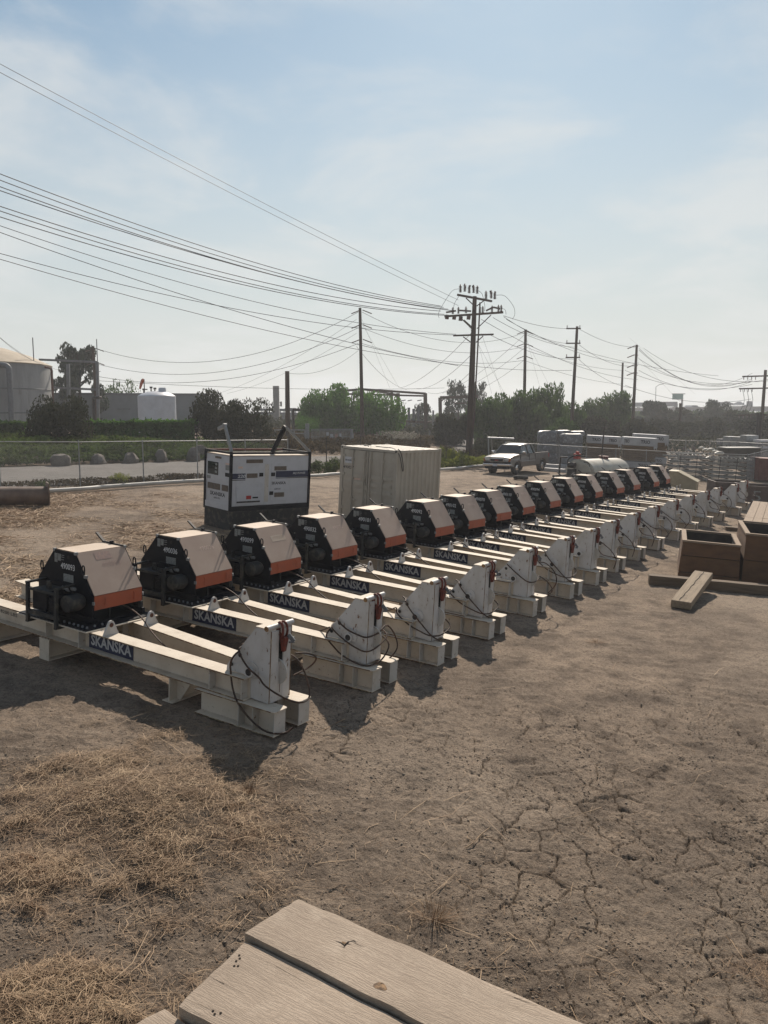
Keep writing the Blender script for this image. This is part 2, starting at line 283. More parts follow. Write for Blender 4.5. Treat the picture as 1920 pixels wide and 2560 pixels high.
# ------------------------------------------------------------------ mesh builder
class MB:
    def __init__(s): s.v = []; s.f = []; s.mi = []; s.cur = 0
    def poly(s, pts):
        k = len(s.v); s.v += [tuple(p) for p in pts]; s.f.append(tuple(range(k, k+len(pts)))); s.mi.append(s.cur); return s
    def add(s, vs_, fs):
        k = len(s.v); s.v += [tuple(p) for p in vs_]
        for f in fs: s.f.append(tuple(i+k for i in f)); s.mi.append(s.cur)
        return s
    def box(s, x0, x1, y0, y1, z0, z1):
        vs_ = [(x, y, z) for z in (z0, z1) for y in (y0, y1) for x in (x0, x1)]
        return s.add(vs_, [(0,2,3,1), (4,5,7,6), (0,1,5,4), (2,6,7,3), (0,4,6,2), (1,3,7,5)])
    def bar(s, p0, p1, w, h=None, up=(0, 0, 1)):
        h = w if h is None else h
        p0 = Vector(p0); p1 = Vector(p1); d = (p1-p0).normalized(); up = Vector(up)
        if abs(d.dot(up)) > 0.98: up = Vector((1, 0, 0))
        a = d.cross(up).normalized()*(w/2); b = a.cross(d).normalized()*(h/2)
        vs_ = [p+i*a+j*b for p in (p0, p1) for i, j in ((-1,-1), (1,-1), (1,1), (-1,1))]
        return s.add(vs_, [(0,1,2,3), (7,6,5,4), (0,4,5,1), (1,5,6,2), (2,6,7,3), (3,7,4,0)])
    def tube(s, pts, r, n=8, cap=True):
        pts = [Vector(p) for p in pts]; rr = r if isinstance(r, (list, tuple)) else [r]*len(pts)
        k = len(s.v); prev = None
        for i, p in enumerate(pts):
            d = (pts[min(i+1, len(pts)-1)]-pts[max(i-1, 0)]).normalized()
            if prev is None:
                up = Vector((0, 0, 1)) if abs(d.z) < 0.9 else Vector((1, 0, 0)); a = d.cross(up).normalized()
            else:
                a = (prev - d*prev.dot(d)); a = a.normalized() if a.length > 1e-6 else d.cross(Vector((0.3, 1, 0.2))).normalized()
            prev = a; b = d.cross(a)
            for j in range(n):
                t = 2*pi*j/n; s.v.append(tuple(p + (a*cos(t)+b*sin(t))*rr[i]))
        for i in range(len(pts)-1):
            for j in range(n):
                s.f.append((k+i*n+j, k+i*n+(j+1) % n, k+(i+1)*n+(j+1) % n, k+(i+1)*n+j)); s.mi.append(s.cur)
        if cap:
            s.f.append(tuple(k+j for j in range(n))[::-1]); s.mi.append(s.cur)
            e = k+(len(pts)-1)*n; s.f.append(tuple(e+j for j in range(n))); s.mi.append(s.cur)
        return s
    def prism(s, poly, d, flip=False):
        """closed polygon (3-D points) pushed along vector d"""
        d = Vector(d); a = [Vector(p) for p in poly]; n = len(a); k = len(s.v)
        s.v += [tuple(p) for p in a] + [tuple(p+d) for p in a]
        s.f.append(tuple(range(k, k+n))[::-1]); s.f.append(tuple(range(k+n, k+2*n))); s.mi += [s.cur]*2
        for i in range(n):
            j = (i+1) % n; s.f.append((k+i, k+j, k+n+j, k+n+i)); s.mi.append(s.cur)
        return s
    def lathe(s, prof, o=(0, 0, 0), n=32, a0=0, a1=2*pi):
        k = len(s.v); full = abs(a1-a0-2*pi) < 1e-6; m = n if full else n+1
        for r, z in prof:
            for j in range(m):
                t = a0+(a1-a0)*j/n; s.v.append((o[0]+r*cos(t), o[1]+r*sin(t), o[2]+z))
        for i in range(len(prof)-1):
            for j in range(n):
                jj = (j+1) % m; s.f.append((k+i*m+j, k+i*m+jj, k+(i+1)*m+jj, k+(i+1)*m+j)); s.mi.append(s.cur)
        return s
    def ring(s, c, ax, R, r, n=20, m=6, a=1.0, b=1.0):
        """torus with elliptic path (a, b)"""
        ax = Vector(ax).normalized(); u = ax.cross(Vector((0, 0, 1)))
        u = u.normalized() if u.length > 0.1 else Vector((1, 0, 0)); w = ax.cross(u); c = Vector(c)
        pts = [c + u*(R*a*cos(2*pi*i/n)) + w*(R*b*sin(2*pi*i/n)) for i in range(n+1)]
        return s.tube(pts, r, m, cap=False)
    def mesh(s, name, mats, smooth=False):
        me = bpy.data.meshes.new(name); me.from_pydata(s.v, [], s.f)
        for m in (mats if isinstance(mats, (list, tuple)) else [mats]): me.materials.append(m)
        if any(s.mi): me.polygons.foreach_set('material_index', s.mi)
        if smooth:
            me.polygons.foreach_set('use_smooth', [True]*len(s.f))
            me.set_sharp_from_angle(angle=radians(40))
        me.update(); return me
    def build(s, name, mats, parent=None, smooth=False, matrix=None, bevel=0):
        o = bpy.data.objects.new(name, s.mesh(name, mats, smooth)); COL.objects.link(o)
        if parent: o.parent = parent
        if matrix is not None: o.matrix_basis = matrix
        if bevel:
            b = o.modifiers.new('bevel', 'BEVEL'); b.width = bevel; b.segments = 1; b.limit_method = 'ANGLE'; b.angle_limit = radians(50)
        return o
def put(name, me, parent=None, matrix=None):
    o = bpy.data.objects.new(name, me); COL.objects.link(o)
    if parent: o.parent = parent
    if matrix is not None: o.matrix_basis = matrix
    return o
def tag(o, label=None, cat=None, group=None, kind=None):
    if label: o['label'] = label
    if cat: o['category'] = cat
    if group: o['group'] = group
    if kind: o['kind'] = kind
    return o
def empty(name, matrix, label, cat, group=None):
    o = bpy.data.objects.new(name, None); COL.objects.link(o); o.empty_display_size = 0.3
    o.matrix_basis = matrix if isinstance(matrix, Matrix) else Matrix.Translation(matrix)
    return tag(o, label, cat, group)
def kids(o): return [c for c in ALLK.get(o.name, [])]
def copy_tree(o, parent=None, skip=()):
    c = o.copy(); COL.objects.link(c)
    if parent: c.parent = parent
    for ch in [x for x in o.children]:
        if ch.name.split('.')[0] in skip: continue
        copy_tree(ch, c, skip)
    return c
def spline(P, n=6):
    P = [Vector(p) for p in P]; o = []
    for i in range(len(P)-1):
        p0 = P[max(i-1, 0)]; p1 = P[i]; p2 = P[i+1]; p3 = P[min(i+2, len(P)-1)]
        for k in range(n):
            t = k/n; o.append(0.5*((2*p1)+(p2-p0)*t+(2*p0-5*p1+4*p2-p3)*t*t+(3*p1-p0-3*p2+p3)*t**3))
    o.append(P[-1]); return o
_tc = {}
def text_mesh(s, bold=0.0):
    if (s, bold) in _tc: return _tc[(s, bold)]
    cu = bpy.data.curves.new('lettering', 'FONT'); cu.body = s; cu.offset = bold; cu.resolution_u = 2
    ob = bpy.data.objects.new('lettering', cu); COL.objects.link(ob)
    dg = bpy.context.evaluated_depsgraph_get(); dg.update()
    me = bpy.data.meshes.new_from_object(ob.evaluated_get(dg))
    v = np.empty(len(me.vertices)*3); me.vertices.foreach_get('co', v); v = v.reshape(-1, 3)
    f = [tuple(p.vertices) for p in me.polygons]
    bpy.data.objects.remove(ob)
    v[:, 0] = (v[:, 0]-v[:, 0].min())/(v[:, 0].max()-v[:, 0].min()); v[:, 1] = (v[:, 1]-v[:, 1].min())/(v[:, 1].max()-v[:, 1].min())
    _tc[(s, bold)] = (v, f); return v, f
def letters(s, o, ex, ey, material, parent, name='lettering', bold=0.02, shear=0.0):
    """flat lettering filling the parallelogram o, ex, ey"""
    v, f = text_mesh(s, bold); o = Vector(o); ex = Vector(ex); ey = Vector(ey)
    mb = MB(); mb.add([o+ex*float(a+shear*b)+ey*float(b) for a, b, _ in v], f)
    return mb.build(name, material, parent)

# ------------------------------------------------------------------ ground
def straw_mask(x, y):
    """how much straw litter lies at a spot (0..1)"""
    n = fbm(x*0.8, y*0.8, 3, 4); n2 = fbm(x*0.22+5, y*0.22, 9, 3)
    near = np.clip((-0.15*(y-3.4) - x + 0.0)/1.4, 0, 1)*np.clip((11.5-y)/2.0, 0, 1)*np.clip((x+9)/2, 0, 1)
    near = near*np.clip((n-0.46)*7.0, 0, 1)
    hump = np.exp(-(((x+2.5)/1.1)**2 + ((y-8.2)/0.75)**2))
    far = np.clip((-x-1.5-0.12*(y-12))/2.5, 0, 1)*np.clip((y-13.0)/2.0, 0, 1)*np.clip((36-y)/4.0, 0, 1)
    far = far*np.clip((n2*0.6+n*0.5-0.46)*5.0, 0, 1)
    spot = 0.55*np.clip((n-0.60)*7, 0, 1)*np.clip((7.5-y)/2.0, 0, 1)
    near = near*(.16+.84*np.clip((fbm(x*2.3, y*2.3, 5, 4)-0.45)*8, 0, 1))
    return np.clip(near+hump*np.clip((n-0.25)*4, 0, 1)+far*0.8+spot, 0, 1)
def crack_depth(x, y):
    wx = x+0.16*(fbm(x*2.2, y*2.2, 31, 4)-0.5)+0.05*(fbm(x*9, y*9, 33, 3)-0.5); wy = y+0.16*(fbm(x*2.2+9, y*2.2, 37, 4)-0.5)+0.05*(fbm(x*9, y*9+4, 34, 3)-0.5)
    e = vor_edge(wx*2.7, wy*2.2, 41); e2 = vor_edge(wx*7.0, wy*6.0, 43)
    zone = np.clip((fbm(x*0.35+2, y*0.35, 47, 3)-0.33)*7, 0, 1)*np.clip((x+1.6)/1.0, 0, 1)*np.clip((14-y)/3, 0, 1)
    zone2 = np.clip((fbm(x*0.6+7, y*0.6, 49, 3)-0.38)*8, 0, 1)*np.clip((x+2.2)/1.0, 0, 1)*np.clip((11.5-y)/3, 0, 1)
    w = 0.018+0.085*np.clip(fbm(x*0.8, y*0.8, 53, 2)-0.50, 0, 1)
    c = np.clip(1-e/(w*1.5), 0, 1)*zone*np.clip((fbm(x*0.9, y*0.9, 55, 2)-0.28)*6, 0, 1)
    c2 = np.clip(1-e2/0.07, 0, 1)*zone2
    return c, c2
def undulate(x, y):
    h = 0.05*(fbm(x*0.55, y*0.55, 11, 3)-0.5) + 0.028*(fbm(x*3.2, y*3.2, 13, 4)-0.5) + 0.048*(fbm(x*11, y*11, 17, 4)-0.5)
    # tyre ribs towards the right and the crumbly strip near the viewpoint
    rough = np.clip((6.0-y)/2.5, 0, 1)
    h = h + rough*0.06*(fbm(x*2.6+3, y*2.6, 19, 4)-0.5)
    h = h + 0.13*np.exp(-(((x+2.5)/1.1)**2 + ((y-8.2)/0.75)**2)) + 0.05*np.exp(-(((x-0.15)/0.5)**2 + ((y-9.9)/0.5)**2)) + 0.045*straw_mask(x, y)*np.clip((12-y)/2, 0, 1)*(0.4+1.2*fbm(x*6, y*6, 77, 3))
    rut = np.clip((x-3.2)/2, 0, 1)*np.clip((17-y)/5, 0, 1)
    h = h + rut*0.012*np.sin((x*0.35+y)*19 + 5*fbm(x*1.1, y*1.1, 23, 2))*np.clip((fbm(x*0.7, y*0.7, 29, 2)-0.42)*5, 0, 1)
    c, c2 = crack_depth(x, y)
    h = h - 0.05*c - 0.014*c2
    fade = np.clip((60-np.hypot(x, y))/40, 0.0, 1)
    return h*(0.15+0.85*fade) - 0.012

def make_ground():
    r = [0.4, 1.2, 2.2]; 
    while r[-1] < 3.6: r.append(r[-1]*1.02)
    while r[-1] < 11.5: r.append(r[-1]*1.0028)
    while r[-1] < 19: r.append(r[-1]*1.005)
    while r[-1] < 30: r.append(r[-1]*1.01)
    while r[-1] < 130: r.append(r[-1]*1.03)
    while r[-1] < 600: r.append(r[-1]*1.15)
    R = np.array(r)
    th = np.concatenate([np.linspace(-180, -60, 25)[:-1], np.linspace(-60, -27, 50)[:-1], np.linspace(-27, 27, 640), np.linspace(27, 60, 50)[1:], np.linspace(60, 180, 25)[1:-1]])
    th = np.radians(th); nr, na = len(R), len(th)
    X = R[:, None]*np.sin(th)[None, :]; Y = R[:, None]*np.cos(th)[None, :]
    Z = Tn(X, Y) + undulate(X, Y)
    co = np.stack([X, Y, Z], -1).reshape(-1, 3).astype(np.float32)
    i = np.arange(nr-1)[:, None]; j = np.arange(na)[None, :]; jn = (j+1) % na
    q = np.stack([i*na+j, i*na+jn, (i+1)*na+jn, (i+1)*na+j], -1).reshape(-1, 4)[:, ::-1]
    me = bpy.data.meshes.new('ground'); me.vertices.add(len(co)); me.vertices.foreach_set('co', co.ravel())
    me.loops.add(q.size); me.loops.foreach_set('vertex_index', q.ravel().astype(np.int32))
    me.polygons.add(len(q)); me.polygons.foreach_set('loop_start', np.arange(0, q.size, 4, dtype=np.int32))
    me.polygons.foreach_set('use_smooth', np.ones(len(q), dtype=bool))
    me.update(calc_edges=True)
    xs, ys = X.ravel(), Y.ravel()
    a = me.attributes.new('straw', 'FLOAT', 'POINT'); a.data.foreach_set('value', straw_mask(xs, ys).astype(np.float32))
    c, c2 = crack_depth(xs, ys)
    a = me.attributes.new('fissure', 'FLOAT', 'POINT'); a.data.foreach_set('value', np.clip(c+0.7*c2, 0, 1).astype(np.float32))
    # material
    m = bpy.data.materials.new('dry_soil'); m.use_nodes = True; t = m.node_tree; n = t.nodes; l = t.links
    b = n['Principled BSDF']; b.inputs['Roughness'].default_value = 1.0; b.inputs['Specular IOR Level'].default_value = 0.1
    tc = n.new('ShaderNodeTexCoord')
    def noise(sc, det=6, ro=0.6, vec=None, dist=0.0):
        z = n.new('ShaderNodeTexNoise'); z.inputs['Scale'].default_value = sc; z.inputs['Detail'].default_value = det
        z.inputs['Roughness'].default_value = ro; z.inputs['Distortion'].default_value = dist
        l.new(vec or tc.outputs['Object'], z.inputs['Vector']); return z.outputs['Fac']
    def rng_(v, a, b_, c=0.0, d=1.0):
        r_ = n.new('ShaderNodeMapRange'); l.new(v, r_.inputs['Value'])
        for k, q_ in zip(('From Min', 'From Max', 'To Min', 'To Max'), (a, b_, c, d)): r_.inputs[k].default_value = q_
        return r_.outputs[0]
    def mx(f, a, b_):
        k = n.new('ShaderNodeMix'); k.data_type = 'RGBA'; l.new(f, k.inputs['Factor'])
        for s_, v in (('A', a), ('B', b_)):
            if isinstance(v, tuple): k.inputs[s_].default_value = (*v, 1)
            else: l.new(v, k.inputs[s_])
        return k.outputs['Result']
    def mm(op, a, b_):
        k = n.new('ShaderNodeMath'); k.operation = op
        for i_, v in enumerate((a, b_)):
            if isinstance(v, float): k.inputs[i_].default_value = v
            else: l.new(v, k.inputs[i_])
        return k.outputs[0]
    col = mx(rng_(noise(0.45, 8, 0.6, dist=0.6), 0.40, 0.62), DIRT_A, DIRT_B)
    col = mx(rng_(noise(1.5, 9, 0.68), 0.46, 0.62, 0.0, 0.85), col, DIRT_C)
    col = mx(rng_(noise(0.16, 5, 0.55), 0.5, 0.66), col, DIRT_D)
    # scraped pale streaks to the right
    mp = n.new('ShaderNodeMapping'); mp.inputs['Rotation'].default_value = (0, 0, 0.35); mp.inputs['Scale'].default_value = (0.5, 5.0, 1); l.new(tc.outputs['Object'], mp.inputs['Vector'])
    col = mx(rng_(noise(1.3, 6, 0.6, mp.outputs[0]), 0.56, 0.72, 0.0, 0.55), col, DIRT_P)
    col = mx(rng_(noise(26, 5, 0.75), 0.50, 0.66, 0.0, 0.8), col, DIRT_K)
    col = mx(rng_(noise(7.5, 8, 0.75), 0.50, 0.68, 0.0, 0.7), col, DIRT_C)
    col = mx(rng_(noise(70, 3, 0.7), 0.56, 0.70, 0.0, 0.75), col, DIRT_P)
    av = n.new('ShaderNodeAttribute'); av.attribute_name = 'straw'
    mp2 = n.new('ShaderNodeMapping'); mp2.inputs['Scale'].default_value = (1, 3, 1); l.new(tc.outputs['Object'], mp2.inputs['Vector'])
    stc = mx(rng_(noise(9, 8, 0.75, mp2.outputs[0]), 0.42, 0.62), STRAW_A, STRAW_B)
    stc = mx(rng_(noise(0.5, 5, 0.6), 0.45, 0.65), stc, STRAW_R)
    smf = mm('MULTIPLY', av.outputs['Fac'], rng_(noise(5, 8, 0.8), 0.34, 0.56))
    col = mx(smf, col, stc)
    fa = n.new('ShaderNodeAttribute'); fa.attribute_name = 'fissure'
    col = mx(rng_(fa.outputs['Fac'], 0.25, 0.9, 0.0, 0.85), col, (0.035, 0.026, 0.02))  # cracks coloured near-black: darker deep soil plus painted recess shade
    l.new(col, b.inputs['Base Color'])
    bp = n.new('ShaderNodeBump'); bp.inputs['Strength'].default_value = 1.0; bp.inputs['Distance'].default_value = 0.035
    bp2 = n.new('ShaderNodeBump'); bp2.inputs['Strength'].default_value = 0.9; bp2.inputs['Distance'].default_value = 0.06
    l.new(noise(3.4, 9, 0.72), bp2.inputs['Height']); l.new(noise(38, 6, 0.75), bp.inputs['Height']); l.new(bp2.outputs[0], bp.inputs['Normal']); l.new(bp.outputs[0], b.inputs['Normal'])
    me.materials.append(m)
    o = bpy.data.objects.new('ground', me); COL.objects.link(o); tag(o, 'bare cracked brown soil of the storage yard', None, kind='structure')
DIRT_A = (0.3069, 0.239, 0.1797); DIRT_B = (0.2095, 0.1649, 0.1276); DIRT_C = (0.1092, 0.0848, 0.0666); DIRT_D = (0.3313, 0.2671, 0.2066)
DIRT_P = (0.3898, 0.314, 0.2427); DIRT_K = (0.06, 0.0448, 0.036); STRAW_A = (0.192, 0.132, 0.08); STRAW_B = (0.06, 0.0416, 0.0296); STRAW_R = (0.176, 0.092, 0.052)
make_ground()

def gz(x, y):
    return float(Tn(np.array([x]), np.array([y]))[0] + undulate(np.array([x]), np.array([y]))[0])

def scatter_blades(name, n, box, length, width, material, label, maskf, seed, stand=0.25, pw=1.0):
    r = np.random.default_rng(seed); X = []; Y = []
    while sum(map(len, X)) < n:
        # even on the picture: more near the viewpoint
        y = box[2]*(box[3]/box[2])**r.random(n) if box[2] > 0 else box[2]+(box[3]-box[2])*r.random(n)
        x = box[0]+(box[1]-box[0])*r.random(n)
        x = x if box[2] <= 0 else x*np.clip(y/box[3], 0.15, 1)*1.0
        k = r.random(n) < maskf(x, y)**pw
        X.append(x[k]); Y.append(y[k])
    X = np.concatenate(X)[:n]; Y = np.concatenate(Y)[:n]
    Z = Tn(X, Y)+undulate(X, Y)
    L = length*(0.28+2.3*r.random(n)**3.5); W = width*(0.6+0.8*r.random(n)); A = r.random(n)*2*np.pi
    el = np.abs(r.normal(0, stand, n)); bend = r.normal(0, 0.5, n)
    d = np.stack([np.cos(A)*np.cos(el), np.sin(A)*np.cos(el), np.sin(el)], -1)
    A2 = A+bend; d2 = np.stack([np.cos(A2), np.sin(A2), r.normal(0, 0.12, n)-np.sin(el)*0.5], -1)
    s = np.stack([-np.sin(A), np.cos(A), r.normal(0, 0.5, n)], -1); s /= np.linalg.norm(s, axis=1)[:, None]
    p0 = np.stack([X, Y, Z+0.006+0.05*r.random(n)*maskf(X, Y)], -1); p1 = p0+d*(L/2)[:, None]; p2 = p1+d2*(L/2)[:, None]
    h = s*(W/2)[:, None]
    co = np.stack([p0-h, p0+h, p1-h, p1+h, p2-h*0.6, p2+h*0.6], 1).reshape(-1, 3)
    b = np.arange(n)[:, None]*6
    q = np.concatenate([b+np.array([[0, 1, 3, 2]]), b+np.array([[2, 3, 5, 4]])], 1).reshape(-1, 4)
    return np_mesh(name, co, q, material, label)
def np_mesh(name, co, q, material, label=None, attr=None):
    k = q.shape[1]
    me = bpy.data.meshes.new(name); me.vertices.add(len(co)); me.vertices.foreach_set('co', co.astype(np.float32).ravel())
    me.loops.add(q.size); me.loops.foreach_set('vertex_index', q.ravel().astype(np.int32))
    me.polygons.add(len(q)); me.polygons.foreach_set('loop_start', np.arange(0, q.size, k, dtype=np.int32)); me.update(calc_edges=True)
    if attr is not None:
        a = me.attributes.new('leafvar', 'FLOAT', 'POINT'); a.data.foreach_set('value', attr.astype(np.float32))
    me.materials.append(material)
    if label is None: return me
    o = bpy.data.objects.new(name, me); COL.objects.link(o); tag(o, label, kind='stuff'); return o
scatter_blades('straw', 30000, (-6.5, 3.5, 3.4, 11.0), 0.10, 0.0036, M['straw'], 'pale dry straw scattered over the soil in front of the skids', lambda x, y: np.clip(straw_mask(x, y)+0.012, 0, 1), 5)
scatter_blades('straw', 24000, (-6.5, 5.5, 3.4, 11.0), 0.06, 0.0035, M['strawdark'], 'old brown straw and stalks trodden into the near soil', lambda x, y: np.clip(straw_mask(x, y)+0.05, 0, 1), 6)
scatter_blades('straw', 22000, (-19, 0.5, 13.0, 38.0), 0.26, 0.014, M['straw'], 'dry straw strewn across the yard behind the winch hoods', lambda x, y: np.clip(straw_mask(x, y), 0, 1), 7, stand=0.2, pw=1.3)
scatter_blades('stalks', 420, (-6, 8, 3.4, 14.0), 0.34, 0.006, M['straw'], 'long bent dry stalks lying here and there on the soil', lambda x, y: np.clip(straw_mask(x, y)*0.6+0.15, 0, 1), 8, stand=0.12)

def scatter_clods(name, n, box, size, material, label, maskf, seed):
    r = np.random.default_rng(seed)
    y = box[2]*(box[3]/box[2])**r.random(n*4); x = (box[0]+(box[1]-box[0])*r.random(n*4))*np.clip(y/box[3], .2, 1)
    k = r.random(n*4) < maskf(x, y); x = x[k][:n]; y = y[k][:n]; n = len(x)
    z = Tn(x, y)+undulate(x, y); s = size*(0.35+1.5*r.random(n)**3)
    base = np.array([[1,0,0],[0,1,0],[-1,0,0],[0,-1,0],[0,0,.7],[0,0,-.5]], float)
    v = base[None]*(0.7+0.6*r.random((n, 6, 1)))*s[:, None, None]; a = r.random(n)*6.28; c_, s_ = np.cos(a), np.sin(a)
    vx = v[..., 0]*c_[:, None]-v[..., 1]*s_[:, None]; vy = v[..., 0]*s_[:, None]+v[..., 1]*c_[:, None]
    co = np.stack([vx+x[:, None], vy+y[:, None], v[..., 2]+(z+s*0.15)[:, None]], -1).reshape(-1, 3)
    f = np.array([[0,1,4],[1,2,4],[2,3,4],[3,0,4],[1,0,5],[2,1,5],[3,2,5],[0,3,5]])
    q = (np.arange(n)[:, None, None]*6+f[None]).reshape(-1, 3)
    return np_mesh(name, co, q, material, label)
scatter_clods('soil_crumbs', 26000, (-6.5, 6.5, 3.3, 13.0), 0.009, M['clod'], 'small crumbs and clods of dry soil', lambda x, y: np.clip((fbm(x*1.3, y*1.3, 61, 3)-0.35)*3, 0.03, 1), 21)
scatter_clods('pebbles', 900, (-6.5, 6.5, 3.3, 13.0), 0.010, M['palestone'], 'pale pebbles lying in the soil', lambda x, y: np.clip(0.5+0*x, 0, 1), 22)

# ------------------------------------------------------------------ winch skids
def ibeam(mb, u0, u1, v0, v1, z0, z1, w=0.27, tf=0.018, tw=0.014):
    """I-section from (u0, v0) to (u1, v1)"""
    for za, zb, ww in ((z0, z0+tf, w), (z0+tf, z1-tf, tw), (z1-tf, z1, w)):
        mb.bar((u0, v0, (za+zb)/2), (u1, v1, (za+zb)/2), ww, zb-za)
def vnear(u): return 0.0-0.024*u
def vfar(u): return 0.45-0.128*u
ZF, ZB = 0.34, 0.64
def rope_variant(k):
    mb = MB(); r = 0.0125; W = 0.47
    if k == 0:
        P = [(-1.3,.30,.47), (-.8,.24,.62), (-.5,.2,.95), (-.46,-.02,.99), (-.40,-.06,.90), (-.25,-.08,.78), (-.08,-.08,.70), (.05,-.10,.62), (.22,.0,.50), (.30,.21,.38), (.30,.42,.33), (.26,.56,.36), (.2,.6,.5), (.12,.56,.72), (.0,.50,.86), (-.3,.48,.9), (-.5,.3,.96), (-.49,-.02,.93), (-.56,-.07,.80), (-.54,-.09,.66), (-.46,-.13,.47), (-.32,-.17,.31), (-.06,-.2,.16), (.17,-.18,.07), (.33,-.04,.05), (.40,.06,.12)]
        Q = [(.08,.46,.92), (.16,.62,.90), (.18,.78,.80), (.12,.72,.68), (.06,.47,.62)]
        mb.tube(spline(Q, 5), r, 6)
    elif k == 1:
        P = [(-1.6,.30,.50), (-1.0,.2,.62), (-.62,-.02,.80), (-.66,-.06,.66), (-.5,-.07,.52), (-.3,-.09,.42), (0,-.1,.36), (.14,.02,.36), (.16,.3,.42), (.1,.50,.6), (-.3,.5,.76), (-.6,.2,.84), (-.58,-.04,.82), (-.40,-.06,.70), (-.15,-.07,.60), (.06,-.05,.56), (.11,.2,.60), (.08,.48,.72), (-.3,.5,.86), (-.52,.2,.93), (-.48,-.03,.94), (-.3,-.06,.84), (-.1,-.06,.79), (.06,-.05,.78), (.10,.2,.80), (.08,.47,.86), (.14,.62,.7), (.18,.66,.48), (.12,.5,.32), (.08,.3,.34)]
    elif k == 2:
        P = [(-1.6,.3,.50), (-1.0,.2,.64), (-.66,-.03,.80), (-.62,-.06,.72), (-.4,-.07,.58), (-.15,-.08,.50), (.05,-.07,.46), (.12,.2,.44), (.1,.5,.55), (-.3,.5,.76), (-.55,.2,.93), (-.48,-.03,.94), (-.34,-.07,.80), (-.1,-.08,.60), (.06,-.06,.46), (.12,.1,.36), (.10,.2,.30)]
        mb.tube(spline([(-.62,.1,.98), (-.5,.0,.97), (-.45,-.1,.96)], 4), r, 6)
    elif k == 3:
        P = [(-1.5,.32,.5), (-.8,.25,.66), (-.5,.1,.95), (-.42,-.04,.98), (-.2,-.07,.84), (.02,-.08,.72), (.12,.05,.68), (.13,.3,.70), (.08,.50,.74), (.2,.7,.6), (.3,.75,.42), (.2,.62,.30), (.08,.45,.34)]
        mb.tube(spline([(.10,.3,1.08), (.25,.4,1.05), (.42,.5,.86), (.44,.55,.62), (.3,.5,.40)], 5), r, 6)
    else:
        P = [(-1.5,.32,.5), (-.9,.25,.62), (-.4,.2,.7), (0,.2,.9)]
        mb.tube(spline([(.10,.28,1.08), (.22,.32,1.0), (.36,.45,.84), (.45,.6,.6), (.40,.62,.36)], 5), r, 6)
        mb.tube(spline([(.10,.24,.86), (.2,.36,.72), (.4,.7,.66), (.3,1.0,.7)], 5), r, 6)
    mb.tube(spline(P, 5), r, 6)
    return mb.mesh('rope_coil', M['rope'], True)
ROPES = [rope_variant(k) for k in range(5)]

